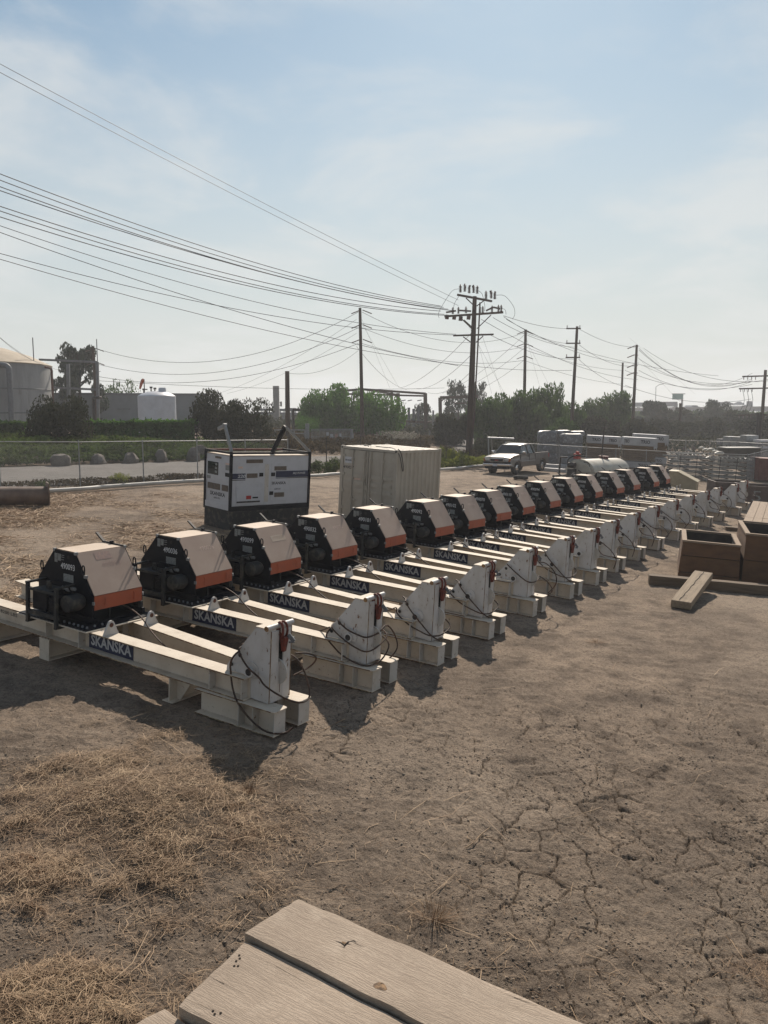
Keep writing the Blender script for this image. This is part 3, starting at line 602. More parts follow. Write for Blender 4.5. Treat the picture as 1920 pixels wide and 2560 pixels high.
def S(p): return Vector((p[0]+0.27, 0.2+(p[1]-0.43)*0.92, p[2]+0.085))
def make_skid():
    root = empty('winch_skid', Matrix(), 'x', 'winch skid', 'winch skids standing in a row across the yard')
    # two long beams with web stiffeners
    for vf, lu in ((vnear, (-7.0, -0.28)), (vfar, (-7.0, -0.28))):
        b = MB(); ibeam(b, lu[0], lu[1], vf(lu[0]), vf(lu[1]), ZF, ZB)
        bo = b.build('main_beam', M['white_dusty'], root, bevel=0.004)
        for z_ in (ZF+0.009, ZB-0.009):
            e_ = MB(); e_.bar((lu[0], vf(lu[0])-0.1358, z_), (lu[1], vf(lu[1])-0.1358, z_), 0.0025, 0.0165); e_.build('worn_edge', M['rustedge'], bo)
        for u in (-4.42, -3.62, -0.9, -0.33):
            for s in (-1, 1):
                v = vf(u); k = MB(); k.box(u-0.006, u+0.006, min(v+s*0.007, v+s*0.128), max(v+s*0.007, v+s*0.128), ZF+0.019, ZB-0.019)
                k.build('stiffener', M['white'], bo)
    for u in (-5.85, -4.42, -1.65):
        b = MB()
        v0, v1 = vnear(u)-0.16, vfar(u)+0.16
        if u == -1.65:
            b.box(u-0.10, u+0.10, v0, v1, 0, 0.015); b.prism([(u, v0+0.02, 0.015), (u, v1-0.02, 0.015), (u, v1-0.02, ZF-0.02), (u, v0+0.02, ZF-0.02)], (0.014, 0, 0))
            b.prism([(u-0.09, v0+0.16, 0.015), (u+0.09, v0+0.16, 0.015), (u+0.30, v0+0.16, ZF-0.02), (u-0.16, v0+0.16, ZF-0.02)], (0, 0.014, 0))
            b.box(u-0.16, u+0.30, v0+0.1, v1-0.1, ZF-0.02, ZF-0.002)
        else:
            b.bar((u, v0, 0.008), (u, v1, 0.008), 0.24, 0.016); b.bar((u, v0, ZF/2), (u, v1, ZF/2), 0.014, ZF-0.036); b.bar((u, v0, ZF-0.011), (u, v1, ZF-0.011), 0.24, 0.018)
            b.box(u-0.115, u+0.115, v0+0.002, v0+0.016, 0.017, ZF-0.021)
        b.build('cross_beam', M['white_dusty'], root)
    for vc, in ((-0.03,), (0.47,)):
        b = MB(); b.box(-1.1, 0.25, vc-0.13, vc+0.13, 0, 0.016); b.box(-1.1, 0.235, vc-0.007, vc+0.007, 0.016, ZF-0.018)
        c = 0.05; b.prism([(-1.1, vc-0.14, ZF-0.018), (0.27-c, vc-0.14, ZF-0.018), (0.258, vc-0.125, ZF-0.018), (0.27, vc-0.14+c, ZF-0.018), (0.27, vc+0.14-c, ZF-0.018), (0.258, vc+0.125, ZF-0.018), (0.27-c, vc+0.14, ZF-0.018), (-1.1, vc+0.14, ZF-0.018)], (0, 0, 0.0155))
        bo = b.build('foot_beam', M['white_dusty'], root, bevel=0.003)
        e_ = MB(); e_.box(-1.1, 0.25, vc-0.1325, vc-0.1302, 0.001, 0.015); e_.build('worn_edge', M['rustedge'], bo)
        e_ = MB(); e_.box(-1.1, 0.21, vc-0.1425, vc-0.1402, ZF-0.017, ZF-0.003); e_.build('worn_edge', M['rustedge'], bo)
        for u in (-0.33, -0.09):
            for s in (-1, 1):
                k = MB(); k.box(u-0.006, u+0.006, min(vc+s*0.008, vc+s*0.132), max(vc+s*0.008, vc+s*0.132), 0.017, ZF-0.019); k.build('stiffener', M['white'], bo)
        k = MB(); k.box(0.236, 0.248, vc-0.11, vc+0.11, 0.017, ZF-0.019); k.build('end_plate', M['white'], bo)
    # lifting lugs
    for vf in (vnear, vfar):
        v = vf(-3.06); P = []
        for i in range(9):
            t = radians(20+140*i/8); P.append((-3.06, v+0.055*cos(t), 0.80+0.055*sin(t)))
        P = [(-3.06, v+0.14, ZB), ] + P + [(-3.06, v-0.14, ZB)]
        b = MB(); b.prism(P, (0.03, 0, 0)); lo = b.build('lifting_lug', M['tower'], root)
        h = MB(); h.tube([(-3.068, v, 0.79), (-3.022, v, 0.79)], 0.034, 14); h.build('pin_hole', M['rust'], lo)
    # deck and winch base
    b = MB(); b.box(-5.0, -3.33, -0.13, 1.25, ZB+0.002, ZB+0.018); b.build('deck_plate', M['white_dusty'], root)
    b = MB(); b.box(-4.97, -3.37, -0.11, 1.22, ZB+0.02, ZB+0.036); b.box(-4.85, -3.52, 0.17, 0.23, ZB+0.037, ZB+0.13); b.box(-4.85, -3.52, 1.09, 1.15, ZB+0.037, ZB+0.13)
    b.box(-3.60, -3.53, 0.232, 1.088, ZB+0.037, ZB+0.075)
    wb = b.build('winch_base', M['black'], root)
    for (u, v) in [(-3.43, -0.04), (-3.53, -0.04), (-3.63, -0.04), (-3.73, -0.04), (-3.83, -0.04), (-3.43, 0.10), (-3.43, 0.24), (-3.95, -0.04), (-4.1, -0.04)]:
        k = MB(); k.lathe([(0, 0.03), (0.016, 0.03), (0.018, 0.0)], (u, v, ZB+0.04), 6); k.build('bolt', M['pipegrey'], wb)
    # hood
    F = [(-3.87, 1.01), (-4.30, 1.605), (-4.78, 1.605), (-5.16, 1.12)]
    V0, V1 = 0.455, 1.455
    def sheet(name, a, b_, m, th=0.012, v0=V0, v1=V1):
        (ua, za), (ub, zb) = a, b_; d = Vector((ub-ua, 0, zb-za)).normalized(); nrm = Vector((d.z, 0, -d.x))
        if nrm.z < 0: nrm = -nrm
        k = MB(); k.prism([(ua, v0, za), (ub, v0, zb), (ub, v1, zb), (ua, v1, za)], nrm*th); return k.build(name, m, root)
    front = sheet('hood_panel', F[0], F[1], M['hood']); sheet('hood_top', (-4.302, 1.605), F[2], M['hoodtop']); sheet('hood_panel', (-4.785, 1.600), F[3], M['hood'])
    b = MB(); b.box(-3.872, -3.858, V0, V1, 0.79, 1.008); bd = b.build('hood_band', M['orange'], root)
    for v in (0.66, 1.27):
        k = MB(); k.tube([(-3.858, v, 0.96), (-3.838, v, 0.955), (-3.835, v, 0.85), (-3.858, v, 0.845)], 0.007, 5); k.build('handle', M['orange'], bd)
    for v in (V0-0.03, V1+0.005):
        k = MB(); k.box(-3.885, -3.845, v, v+0.028, 0.875, 0.925); k.build('latch', M['galv'], bd)
    prof = [(-3.868, 0.60), (-3.868, 1.012), (-4.298, 1.612), (-4.785, 1.612), (-5.17, 1.12), (-5.17, 0.60)]
    ends = []
    for v in (0.43, 1.457):
        k = MB(); k.prism([(u, v, z) for u, z in prof], (0, 0.022, 0)); ends.append(k.build('hood_end', M['black'], root))
    for v in (0.425, 1.44):
        for u, z in ((-4.29, 1.575), (-4.06, 1.25), (-4.79, 1.575)):
            k = MB(); k.box(u-.02, u+.025, v, v+.05, z+.01, z+.055); k.build('hood_clip', M['galv'], root)
    k = MB(); k.box(-4.80, -4.285, 0.452, 0.462, 1.606, 1.624); k.build('hood_rim', M['rustedge'], root)
    for v, s in ((0.43, -1), (1.479, 1)):
        for u, z in ((-4.10, 1.33), (-5.05, 1.27)):
            k = MB(); sg = 1 if u > -4.5 else -1
            k.ring((u+0.02*sg, v+s*0.012, z+0.055), (0.0, 1, 0), 0.05, 0.011, 18, 6, 0.62, 1.45); k.build('lifting_eye', M['black'], root, True)
    k = MB(); k.bar((-4.29, 1.43, 1.625), (-4.76, 1.43, 1.635), 0.03, 0.02); k.bar((-4.74, 1.43, 1.63), (-4.93, 1.43, 1.76), 0.05, 0.025); k.box(-4.58, -4.54, 1.40, 1.46, 1.62, 1.67)
    k.build('hood_prop_lever', M['black'], root)
    # drum below the hood
    k = MB(); k.tube([(-4.45, 0.47, 0.99), (-4.45, 0.50, 0.99)], 0.30, 26); k.tube([(-4.45, 1.40, 0.99), (-4.45, 1.43, 0.99)], 0.30, 26)
    for i in range(30):
        v = 0.50+0.9*i/30; k.tube([(-4.45, v, 0.99), (-4.45, v+0.028, 0.99)], 0.215, 20, cap=False)
    k.build('winch_drum', M['blackdust'], root, True)
    k = MB(); k.ring((-4.2, 0.52, 0.92), (0.2, 1, 0), 0.25, 0.008, 24, 5); k.build('drum_rim', M['letter'], root, True)
    k = MB(); k.box(-3.86, -3.84, 0.745, 0.765, 0.60, 0.79); k.build('hood_post', M['blackdust'], root); k = MB(); k.box(-3.88, -3.83, 1.40, 1.455, 0.60, 0.788); k.build('hood_post', M['blackdust'], root)
    # motor and guard cage
    k = MB(); c0, c1, w = -4.92, -4.24, 0.052
    for u in (c0, c1):
        k.bar((u, 0.03, 0.51), (u, 0.03, 1.13), w); k.bar((u, 0.002, 1.13), (u-0.06, 0.43, 1.12), w, 0.03); k.bar((u, 0.002, 0.52), (u-0.03, 0.40, 0.52), w, 0.03)
    k.bar((c0, 0.03, 1.04), (c1, 0.03, 1.04), 0.03, 0.04); k.bar((c0, 0.03, 0.68), (c1, 0.03, 0.68), 0.04, 0.07)
    k.build('motor_guard', M['blackdust'], root)
    k = MB(); k.tube([(-4.12, 0.10, 0.90), (-4.12, 0.12, 0.90), (-4.12, 0.36, 0.90), (-4.12, 0.43, 0.90)], [0.10, 0.13, 0.13, 0.10], 20); k.build('motor', M['blackdust'], root, True)
    k = MB(); k.box(-4.86, -4.52, 0.07, 0.42, 0.72, 1.02); k.box(-4.50, -4.3, 0.09, 0.42, 0.70, 0.96); k.tube([(-4.40, 0.06, 0.84), (-4.40, 0.10, 0.84)], 0.07, 14); k.build('gearbox', M['black'], root, bevel=0.01)
    k = MB(); k.box(-4.88, -4.50, 0.07, 0.42, 1.025, 1.045); k.box(-4.64, -4.58, 0.16, 0.22, 1.045, 1.11); k.tube([(-4.61, 0.19, 1.10), (-4.61, 0.19, 1.17)], 0.035, 10); k.build('gearbox_lid', M['blackdust'], root)
    k = MB(); k.tube(spline([(-4.6, 0.2, 1.15), (-4.5, 0.22, 1.2), (-4.35, 0.3, 1.14), (-4.25, 0.36, 1.0)], 5), 0.014, 6); k.build('hose', M['black'], root, True)
    k = MB(); k.tube([(-4.5, 0.36, 1.06), (-4.2, 0.36, 1.08)], 0.028, 8); k.tube([(-4.36, 0.34, 1.07), (-4.30, 0.34, 1.07)], 0.045, 8); k.build('valve', M['galv'], root, True)
    # printed matter on the end plate
    k = MB(); k.prism([(-4.555, 0.426, 1.145), (-4.32, 0.426, 1.145), (-4.32, 0.426, 1.265), (-4.555, 0.426, 1.265)], (0, 0.003, 0)); k.build('nameplate', M['labelgrey'], ends[0])
    for q in ((-4.77, -4.70, 1.42, 1.56), (-4.69, -4.62, 1.45, 1.56), (-4.61, -4.54, 1.54, 1.55), (-4.61, -4.54, 1.51, 1.52), (-4.61, -4.55, 1.47, 1.48)):
        k = MB(); k.prism([(q[0], 0.426, q[2]), (q[1], 0.426, q[2]), (q[1], 0.426, q[3]), (q[0], 0.426, q[3])], (0, 0.003, 0)); k.build('sticker', M['labelgrey'], ends[0])
    k = MB(); k.tube([(-4.44, 0.425, 1.53), (-4.44, 0.43, 1.53)], 0.03, 12); k.build('vent_hole', M['rubber'], ends[0])
    # name board on the near beam
    v = vnear(-3.0)-0.012
    k = MB(); k.prism([(-3.52, vnear(-3.52)-0.014, 0.362), (-2.53, vnear(-2.53)-0.014, 0.362), (-2.53, vnear(-2.53)-0.014, 0.612), (-3.52, vnear(-3.52)-0.014, 0.612)], (0, 0.004, 0))
    nb = k.build('name_board', M['blue'], root)
    letters('SKANSKA', (-3.47, vnear(-3.47)-0.016, 0.405), (0.90, -0.024*0.90, 0), (0, 0, 0.165), M['letter'], nb, bold=0.028)
    # fairlead tower
    HT = 1.335
    for v in (0.0, 0.41):
        P = [(-0.0, ZF+0.004), (0.03, ZF+0.004), (0.03, HT-0.03), (-0.215, HT-0.03), (-0.69, 0.72), (-0.70, ZB+0.004), (-0.28, ZB+0.004), (-0.275, ZF+0.02)]
        k = MB(); k.prism([(u, v, z) for u, z in P], (0, 0.018, 0)); sp = k.build('side_plate', M['tower'], root, bevel=0.003)
        k = MB(); k.box(0.0302, 0.0322, v+.001, v+.017, ZF+.01, HT-.04); k.build('rust_seam', M['rustedge'], sp)
        s = -1 if v == 0 else 1; vv = v if v == 0 else v+0.018
        def col_(k_, u, z, r, l0, l1, n=18): k_.tube([(u, vv+s*l0, z), (u, vv+s*l1, z)], r, n)
        k = MB(); P2 = []
        for i in range(9):
            t = radians(100-190*i/8); P2.append((-0.26+0.115*cos(t), 0.73+0.115*sin(t)))
        P2 = [(-0.60, ZB+0.02), (-0.55, 0.76)]+P2+[(-0.16, ZB+0.02)]
        k.prism([(u, vv+s*0.001, z) for u, z in P2], (0, s*0.014, 0)); k.build('bearing_plate', M['tower'], sp)
        k = MB(); col_(k, -0.28, 0.71, 0.07, 0.012, 0.05); k.build('bearing_boss', M['tower'], sp, True)
        for hq in ((-0.28, 0.71, 0.046, 0.05, 0.053), (-0.47, 0.89, 0.030, 0.0, 0.003), (-0.60, 0.745, 0.028, 0.014, 0.018)):
            k = MB(); col_(k, *hq); k.build('pin_hole', M['rubber'], sp)
    for a, b_ in ((0.02, 0.165), (0.262, 0.408)):
        k = MB(); k.box(0.012, 0.034, a, b_, ZF+0.006, HT-0.05); k.build('front_plate', M['tower'], root, bevel=0.002)
    k = MB(); k.box(0.010, 0.030, 0.166, 0.261, ZF+0.006, 0.86); k.build('front_plate', M['tower'], root)
    k = MB(); k.box(0.032, 0.0345, 0.208, 0.214, 0.45, 0.86); k.build('weld_seam', M['rust'], root)
    k = MB(); k.box(-0.02, -0.018, 0.02, 0.4, 0.4, 1.2); k.build('back_plate', M['rubber'], root)
    k = MB(); k.box(-0.22, 0.0, -0.004, 0.434, HT-0.028, HT-0.012); k.build('cap_plate', M['white_dusty'], root)
    k = MB(); k.tube([(0.0, -0.05, HT), (0.0, 0.47, HT)], 0.034, 16); tp = k.build('top_pipe', M['tower'], root, True)
    k = MB(); k.ring((0.0, -0.052, HT), (0, 1, 0), 0.026, 0.009, 16, 6); k.tube([(0.0, -0.052, HT), (0.0, -0.056, HT)], 0.014, 10); k.build('pipe_plug', M['gold'], tp, True)
    # rope socket hung over the pipe
    k = MB(); k.ring((0.03, 0.185, HT-0.06), (0.25, 1, 0), 0.072, 0.018, 18, 7, 0.8, 1.5); k.ring((0.035, 0.245, HT-0.06), (-0.2, 1, 0), 0.072, 0.016, 18, 7, 0.8, 1.5); k.build('shackle', M['redrust'], root, True)
    k = MB(); k.add([(0.04,.16,1.20),(0.04,.27,1.20),(.12,.27,1.20),(.12,.16,1.20),(0.05,.185,1.0),(0.05,.245,1.0),(.10,.245,1.0),(.10,.185,1.0)], [(0,1,2,3),(7,6,5,4),(0,4,5,1),(1,5,6,2),(2,6,7,3),(3,7,4,0)])
    k.build('rope_socket', M['redrust'], root, bevel=0.012)
    k = MB(); k.bar((0.10, 0.27, 1.22), (0.16, 0.31, 1.13), 0.035, 0.05); k.tube([(0.12, 0.24, 1.19), (0.12, 0.36, 1.16)], 0.014, 8); k.tube([(0.14, 0.24, 1.13), (0.14, 0.34, 1.11)], 0.012, 8); k.build('rope_clip', M['pipegrey'], root, True)
    k = MB(); k.tube([(-0.02, 0.20, 0.72), (-0.02, 0.225, 0.72)], 0.17, 22); k.build('sheave', M['white'], root, True)
    WINCH = ('hood', 'latch', 'lifting_eye', 'winch_drum', 'drum_rim', 'motor', 'gearbox', 'hose', 'valve')
    def shift(o):
        n = len(o.data.vertices); v = np.empty(n*3, np.float32); o.data.vertices.foreach_get('co', v); v = v.reshape(-1, 3)
        v[:, 0] += 0.27; v[:, 1] = 0.2+(v[:, 1]-0.43)*0.92; v[:, 2] += 0.085
        o.data.vertices.foreach_set('co', v.ravel()); o.data.update()
        for c in o.children: shift(c)
    bpy.context.view_layer.update()
    for o in list(root.children):
        if o.name.startswith(WINCH): shift(o)
    # rope from the drum to the tower
    k = MB(); k.tube(spline([(-4.0, 0.9, 0.86), (-3.5, 0.82, 0.82), (-3.12, 0.72, 0.76), (-2.75, 0.6, 0.62), (-2.37, 0.5, 0.51), (-1.9, 0.4, 0.44), (-1.3, 0.3, 0.47)], 5), 0.0125, 6); k.build('haul_rope', M['rope'], root, True)
    put('rope_coil', ROPES[0], root)
    return root

MACH = [[-1.529, 10.412, -0.565], [-0.326, 12.227, -0.54], [0.727, 13.623, -0.559], [1.773, 15.332, -0.564], [2.904, 17.187, -0.557], [4.07, 18.987, -0.609], [5.067, 20.628, -0.615], [6.056, 22.435, -0.624], [7.225, 24.372, -0.583], [8.475, 26.476, -0.597], [9.859, 28.696, -0.565], [11.17, 30.745, -0.543], [12.497, 32.804, -0.6], [13.765, 34.756, -0.602], [15.403, 36.976, -0.57], [16.784, 39.223, -0.522]]
NUM = ['490093', '490036', '490099', '490032', '490101', '490092', '490102', '490070', '490110', '490094', '490096', '490098', '490091', '490103', '490295', '490097']
ROPEK = [0, 1, 2, 2, 3, 2, 4, 4, 4, 3, 3, 4, 4, 3, 4, 4]
WHERE = ['nearest winch skid of the row, at the left, number 490093 on its black hood end',
 'second winch skid from the viewer, number 490036, with two rope wraps round its tower',
 'third winch skid from the viewer, number 490099 and a pale label on its hood',
 'fourth winch skid from the viewer, number 490032 on its hood end',
 'fifth winch skid from the viewer, number 490101, in front of the cream container',
 'sixth winch skid from the viewer, number 490092, hood before the container side',
 'seventh winch skid from the viewer, number ending 102, just right of the container',
 'eighth winch skid from the viewer, its hood end half hidden by the seventh',
 'ninth winch skid from the viewer, number ending 110, left of the one marked 094',
 'tenth winch skid from the viewer, hood number ending 094',
 'eleventh winch skid from the viewer, hood number ending 096',
 'twelfth winch skid, its hood in front of the towed tank trailer front end',
 'thirteenth winch skid, hood number ending 091, before the white tank trailer',
 'fourteenth winch skid, third from the far end of the row',
 'fifteenth winch skid, next to the last at the far end of the row',
 'last winch skid at the far end of the row, beside the beige cabinet']
SIGNAT = []
template = make_skid()
bpy.context.view_layer.update()
for i, (x, y, a) in enumerate(MACH):
    r = template if i == 0 else copy_tree(template)
    SIGNAT.append(r)
for i, ((x, y, a), r) in enumerate(zip(MACH, SIGNAT)):
    r.matrix_basis = yard_matrix(x, y, a); r['label'] = WHERE[i]
    for ch in r.children:
        if ch.name.startswith('rope_coil'):
            ch.data = ROPES[ROPEK[i]]
            if i > 2:
                ch.scale = (1, 1, 0.97+0.05*((i*7) % 3)/2)
    he = [c for c in r.children if c.name.startswith('hood_end')][0]
    hp = [c for c in r.children if c.name.startswith('hood_panel')][0]
    letters(NUM[i], S((-4.62, 0.4265, 1.335)), (0.33, 0, 0), (0, 0, 0.095), M['stencil'], he, 'stencil_number', bold=0.012)
    # faded stencil on the sloping panel
    e = Vector((-0.43, 0, 0.595)); nrm = Vector((0.81, 0, 0.586)); o = S((-3.87, 0.5, 1.01))+nrm*0.014
    if i != 4 and i != 5:
        lm = M['greyletter'] if i == 0 else M['paleletter']
        letters(NUM[i], o+Vector((0, 0.32, 0))+e*0.60, (0, 0.36, 0), e*0.11, lm, hp, 'stencil_number', bold=0.0)
    if i in (0, 2):
        k = MB(); q = o+e*(0.78 if i == 0 else 0.56)+Vector((0, 0.26 if i == 0 else 0.28, 0)); k.prism([q, q+Vector((0, 0.30 if i == 0 else 0.42, 0)), q+Vector((0, 0.30 if i == 0 else 0.42, 0))+e*0.17, q+e*0.17], nrm*(-0.0015)); k.build('label_plate', M['greyletter' if i == 0 else 'hoodtop'], hp)
# capacity mark on the nearest skid's beam
bm0 = [c for c in SIGNAT[0].children if c.name.startswith('main_beam')][0]
letters('8200 LBS', (-5.80, vnear(-5.8)-0.012, 0.47), (0.46, -0.011, 0), (0, 0, 0.055), M['darkletter'], bm0, 'capacity_mark', bold=0.0)

# ------------------------------------------------------------------ generator set
def gen_set():
    l, h, w = 3.08, 2.44, 1.55
    R = empty('generator', yard_matrix(-4.784, 25.747, -0.83), 'white diesel generator in a black lifting frame, between the skid row and fence', 'generator')
    # local: x to the right end (u), -w..0; y along the long side
    k = MB(); k.box(-w+.03, -.03, .03, l-.03, 0, 0.56)
    for y in (0.02, l*.47, l-.12): k.box(-0.03, 0.0, y, y+.10, 0, 0.56)
    k.box(-w, 0, 0, l, 0.55, 0.60); k.build('fuel_tank_base', M['blackdust'], R)
    for y in (0.62, 1.86):
        k = MB(); k.box(-0.031, -0.027, y, y+.34, 0.10, 0.24); k.build('fork_pocket', M['rubber'], R)
    k = MB(); k.box(-w+.02, -.02, .02, l-.02, 0.60, 0.75); k.build('skid_rail', M['black'], R)
    k = MB(); k.box(-w+.08, -.08, .012, .041, 0.62, 0.80); k.build('lower_panel', M['genwhite'], R)
    k = MB(); k.box(-w+.04, -.04, .04, l-.04, 0.75, 2.30); en = k.build('enclosure', M['genwhite'], R, bevel=0.01)
    k = MB(); k.box(-w+.05, -.05, .05, l-.05, 2.301, 2.33); k.build('roof', M['gentop'], R, bevel=0.01)
    fr = MB(); t = 0.075
    for x in (-w, -t):
        for y in (0, l-t): 
            k = MB(); k.box(x, x+t, y, y+t, 0.605, h); k.build('frame_post', M['black'], R)
    for x in (-w, -t+.005):
        k = MB(); k.box(x, x+t-.01, t, l-t, h-0.07, h-.005); k.build('frame_rail', M['redbrown'] if x == -w else M['black'], R)
    for y in (0, l-t+.005):
        k = MB(); k.box(-w+t, -t, y, y+t-.01, h-0.07, h-.005); k.build('frame_rail', M['black'], R)
    # lifting struts
    k = MB(); k.bar((-t/2, 0.04, h), (-0.45, 0.04, h+.78), 0.07, 0.09); k.build('lifting_strut', M['galv'], R)
    k = MB(); k.bar((-0.50, 0.03, h+.76), (-0.78, 0.03, h+.66), 0.10, 0.10); k.tube([(-.46, -.02, h+.8), (-.46, .1, h+.8)], .05, 10); k.build('strut_head', M['galv'], R)
    k = MB(); k.bar((-0.04, l-.04, h), (-.04, l-1.05, h+.80), 0.065, 0.08); k.build('lifting_strut', M['galv'], R)
    k = MB(); k.bar((-0.5, l-1.2, h-.06), (-.06, l-1.05, h+.82), 0.10, 0.11); k.build('lifting_strut', M['black'], R)
    k = MB(); k.tube(spline([(-.06, l-1.0, h+.78), (-.3, l-1.9, h+.3), (-.5, l-2.3, h+.05)], 5), .012, 5); k.build('sling_cable', M['cable'], R)
    k = MB(); k.tube(spline([(-.06, l-1.0, h+.75), (-.1, l-.75, h+.35), (-.2, l-.8, h+.05), (-.3, l-1.1, h)], 5), .012, 5); k.build('sling_cable', M['cable'], R)
    # control side (y = 0 face)
    F = 0.04
    def fx(f): return -w+.04+(w-.08)*f          # fraction across the face from its left
    def plate(name, f0, f1, z0, z1, m, th=0.008, par=en):
        k = MB(); k.box(fx(f0), fx(f1), F-th, F-.0005, z0, z1); return k.build(name, m, par)
    pd = plate('control_door', 0.03, 0.96, 1.48, 2.12, M['genwhite'], 0.012)
    plate('control_window', 0.10, 0.52, 1.66, 2.06, M['glass'], 0.022)
    for q in range(3): plate('gauge', 0.40, 0.48, 1.72+.12*q, 1.79+.12*q, M['labelgrey'], 0.025)
    plate('warning_sticker', 0.80, 0.96, 1.86, 2.02, M['labelgrey'], 0.014); plate('warning_sticker', 0.80, 0.96, 2.03, 2.08, M['paleletter'], 0.014)
    plate('latch', 0.80, 0.95, 1.66, 1.78, M['black'], 0.022)
    plate('vent', 0.38, 0.62, 2.18, 2.245, M['louver'], 0.01)
    plate('brand_sticker', 0.06, 0.22, 1.51, 1.61, M['labelgrey'], 0.014)
    for a in (0.10, 0.36, 0.67): 
        v = plate('vent', a, a+.24, 1.20, 1.39, M['louver'], 0.01)
        for q in range(4):
            k = MB(); k.box(fx(a), fx(a+.24), F-.018, F-.0105, 1.21+.045*q, 1.225+.045*q); k.build('louver_slat', M['louver'], v)
    letters('SKANSKA', (fx(.20), F-.002, 1.005), ((w-.08)*.60, 0, 0), (0, 0, 0.125), M['darkletter'], en, bold=0.03)
    letters('600101', (fx(.35), F-.002, 0.905), ((w-.08)*.25, 0, 0), (0, 0, 0.065), M['darkletter'], en, 'fleet_number', bold=0.02)
    # long side (x = -0.04 face)
    X = -0.04
    def fy(f): return .06+(l-.12)*f
    def side(name, f0, f1, z0, z1, m, th=0.008, par=en):
        k = MB(); k.box(X+.0005, X+th, fy(f0), fy(f1), z0, z1); return k.build(name, m, par)
    def zz(p): return 2.33-(p-245)/(800-245)*1.56     # heights read down the side
    def fr_(p): return (p-560)/(1450-560)
    side('side_door', fr_(612), fr_(915), zz(790), zz(345), M['genwhite'], 0.010)
    side('side_door', fr_(1003), fr_(1200), zz(760), zz(335), M['genwhite'], 0.010)
    side('side_hatch', fr_(622), fr_(880), zz(755), zz(598), M['genwhite'], 0.018)
    side('hatch_sill', fr_(622), fr_(880), zz(770), zz(752), M['blackdust'], 0.022)
    side('door_recess', fr_(930), fr_(975), zz(770), zz(345), M['white'], 0.004)
    for a, b, c, d in ((720, 902, 330, 290), (725, 845, 495, 445), (1037, 1178, 418, 370), (1045, 1160, 722, 670)):
        v = side('vent', fr_(a), fr_(b), zz(c), zz(d), M['louver'], 0.016)
        for q in range(3):
            k = MB(); z = zz(c)+(zz(d)-zz(c))*(q+.5)/3; k.box(X+.0165, X+.026, fy(fr_(a)), fy(fr_(b)), z-.008, z+.006); k.build('louver_slat', M['louver'], v)
    for a, b in ((865, 908), (1003, 1045)): side('latch', fr_(a), fr_(b), zz(482), zz(440), M['black'], 0.026)
    side('latch', fr_(990), fr_(1030), zz(695), zz(655), M['black'], 0.026)
    side('warning_sticker', fr_(724), fr_(780), zz(732), zz(692), M['red'], 0.020); side('warning_sticker', fr_(795), fr_(858), zz(725), zz(708), M['black'], 0.020)
    side('brand_sticker', fr_(630), fr_(680), zz(388), zz(366), M['paleletter'], 0.014)
    st = side('stripe', fr_(562), fr_(712), zz(505), zz(443), M['blue'], 0.012); side('stripe', fr_(562), fr_(712), zz(520), zz(512), M['darkletter'], 0.012)
    letters('220', (X+.013, fy(fr_(625)), zz(492)), (0, (l-.12)*85/890, 0), (0, 0, zz(455)-zz(492)), M['letter'], st, bold=0.03, shear=0.08)
    s2 = side('stripe', fr_(1055), fr_(1445), zz(497), zz(425), M['blue'], 0.012); side('stripe', fr_(1055), fr_(1445), zz(509), zz(502), M['darkletter'], 0.012)
    letters('MQ POWER', (X+.013, fy(fr_(1255)), zz(470)), (0, (l-.12)*150/890, 0), (0, 0, zz(440)-zz(470)), M['letter'], s2, bold=0.03, shear=0.06)
    letters('SKANSKA', (X+.011, fy(fr_(1010)), zz(578)), (0, (l-.12)*168/890, 0), (0, 0, zz(545)-zz(578)), M['darkletter'], en, bold=0.03)
    letters('600101', (X+.011, fy(fr_(1045)), zz(640)), (0, (l-.12)*70/890, 0), (0, 0, zz(618)-zz(640)), M['darkletter'], en, 'fleet_number', bold=0.02)
gen_set()

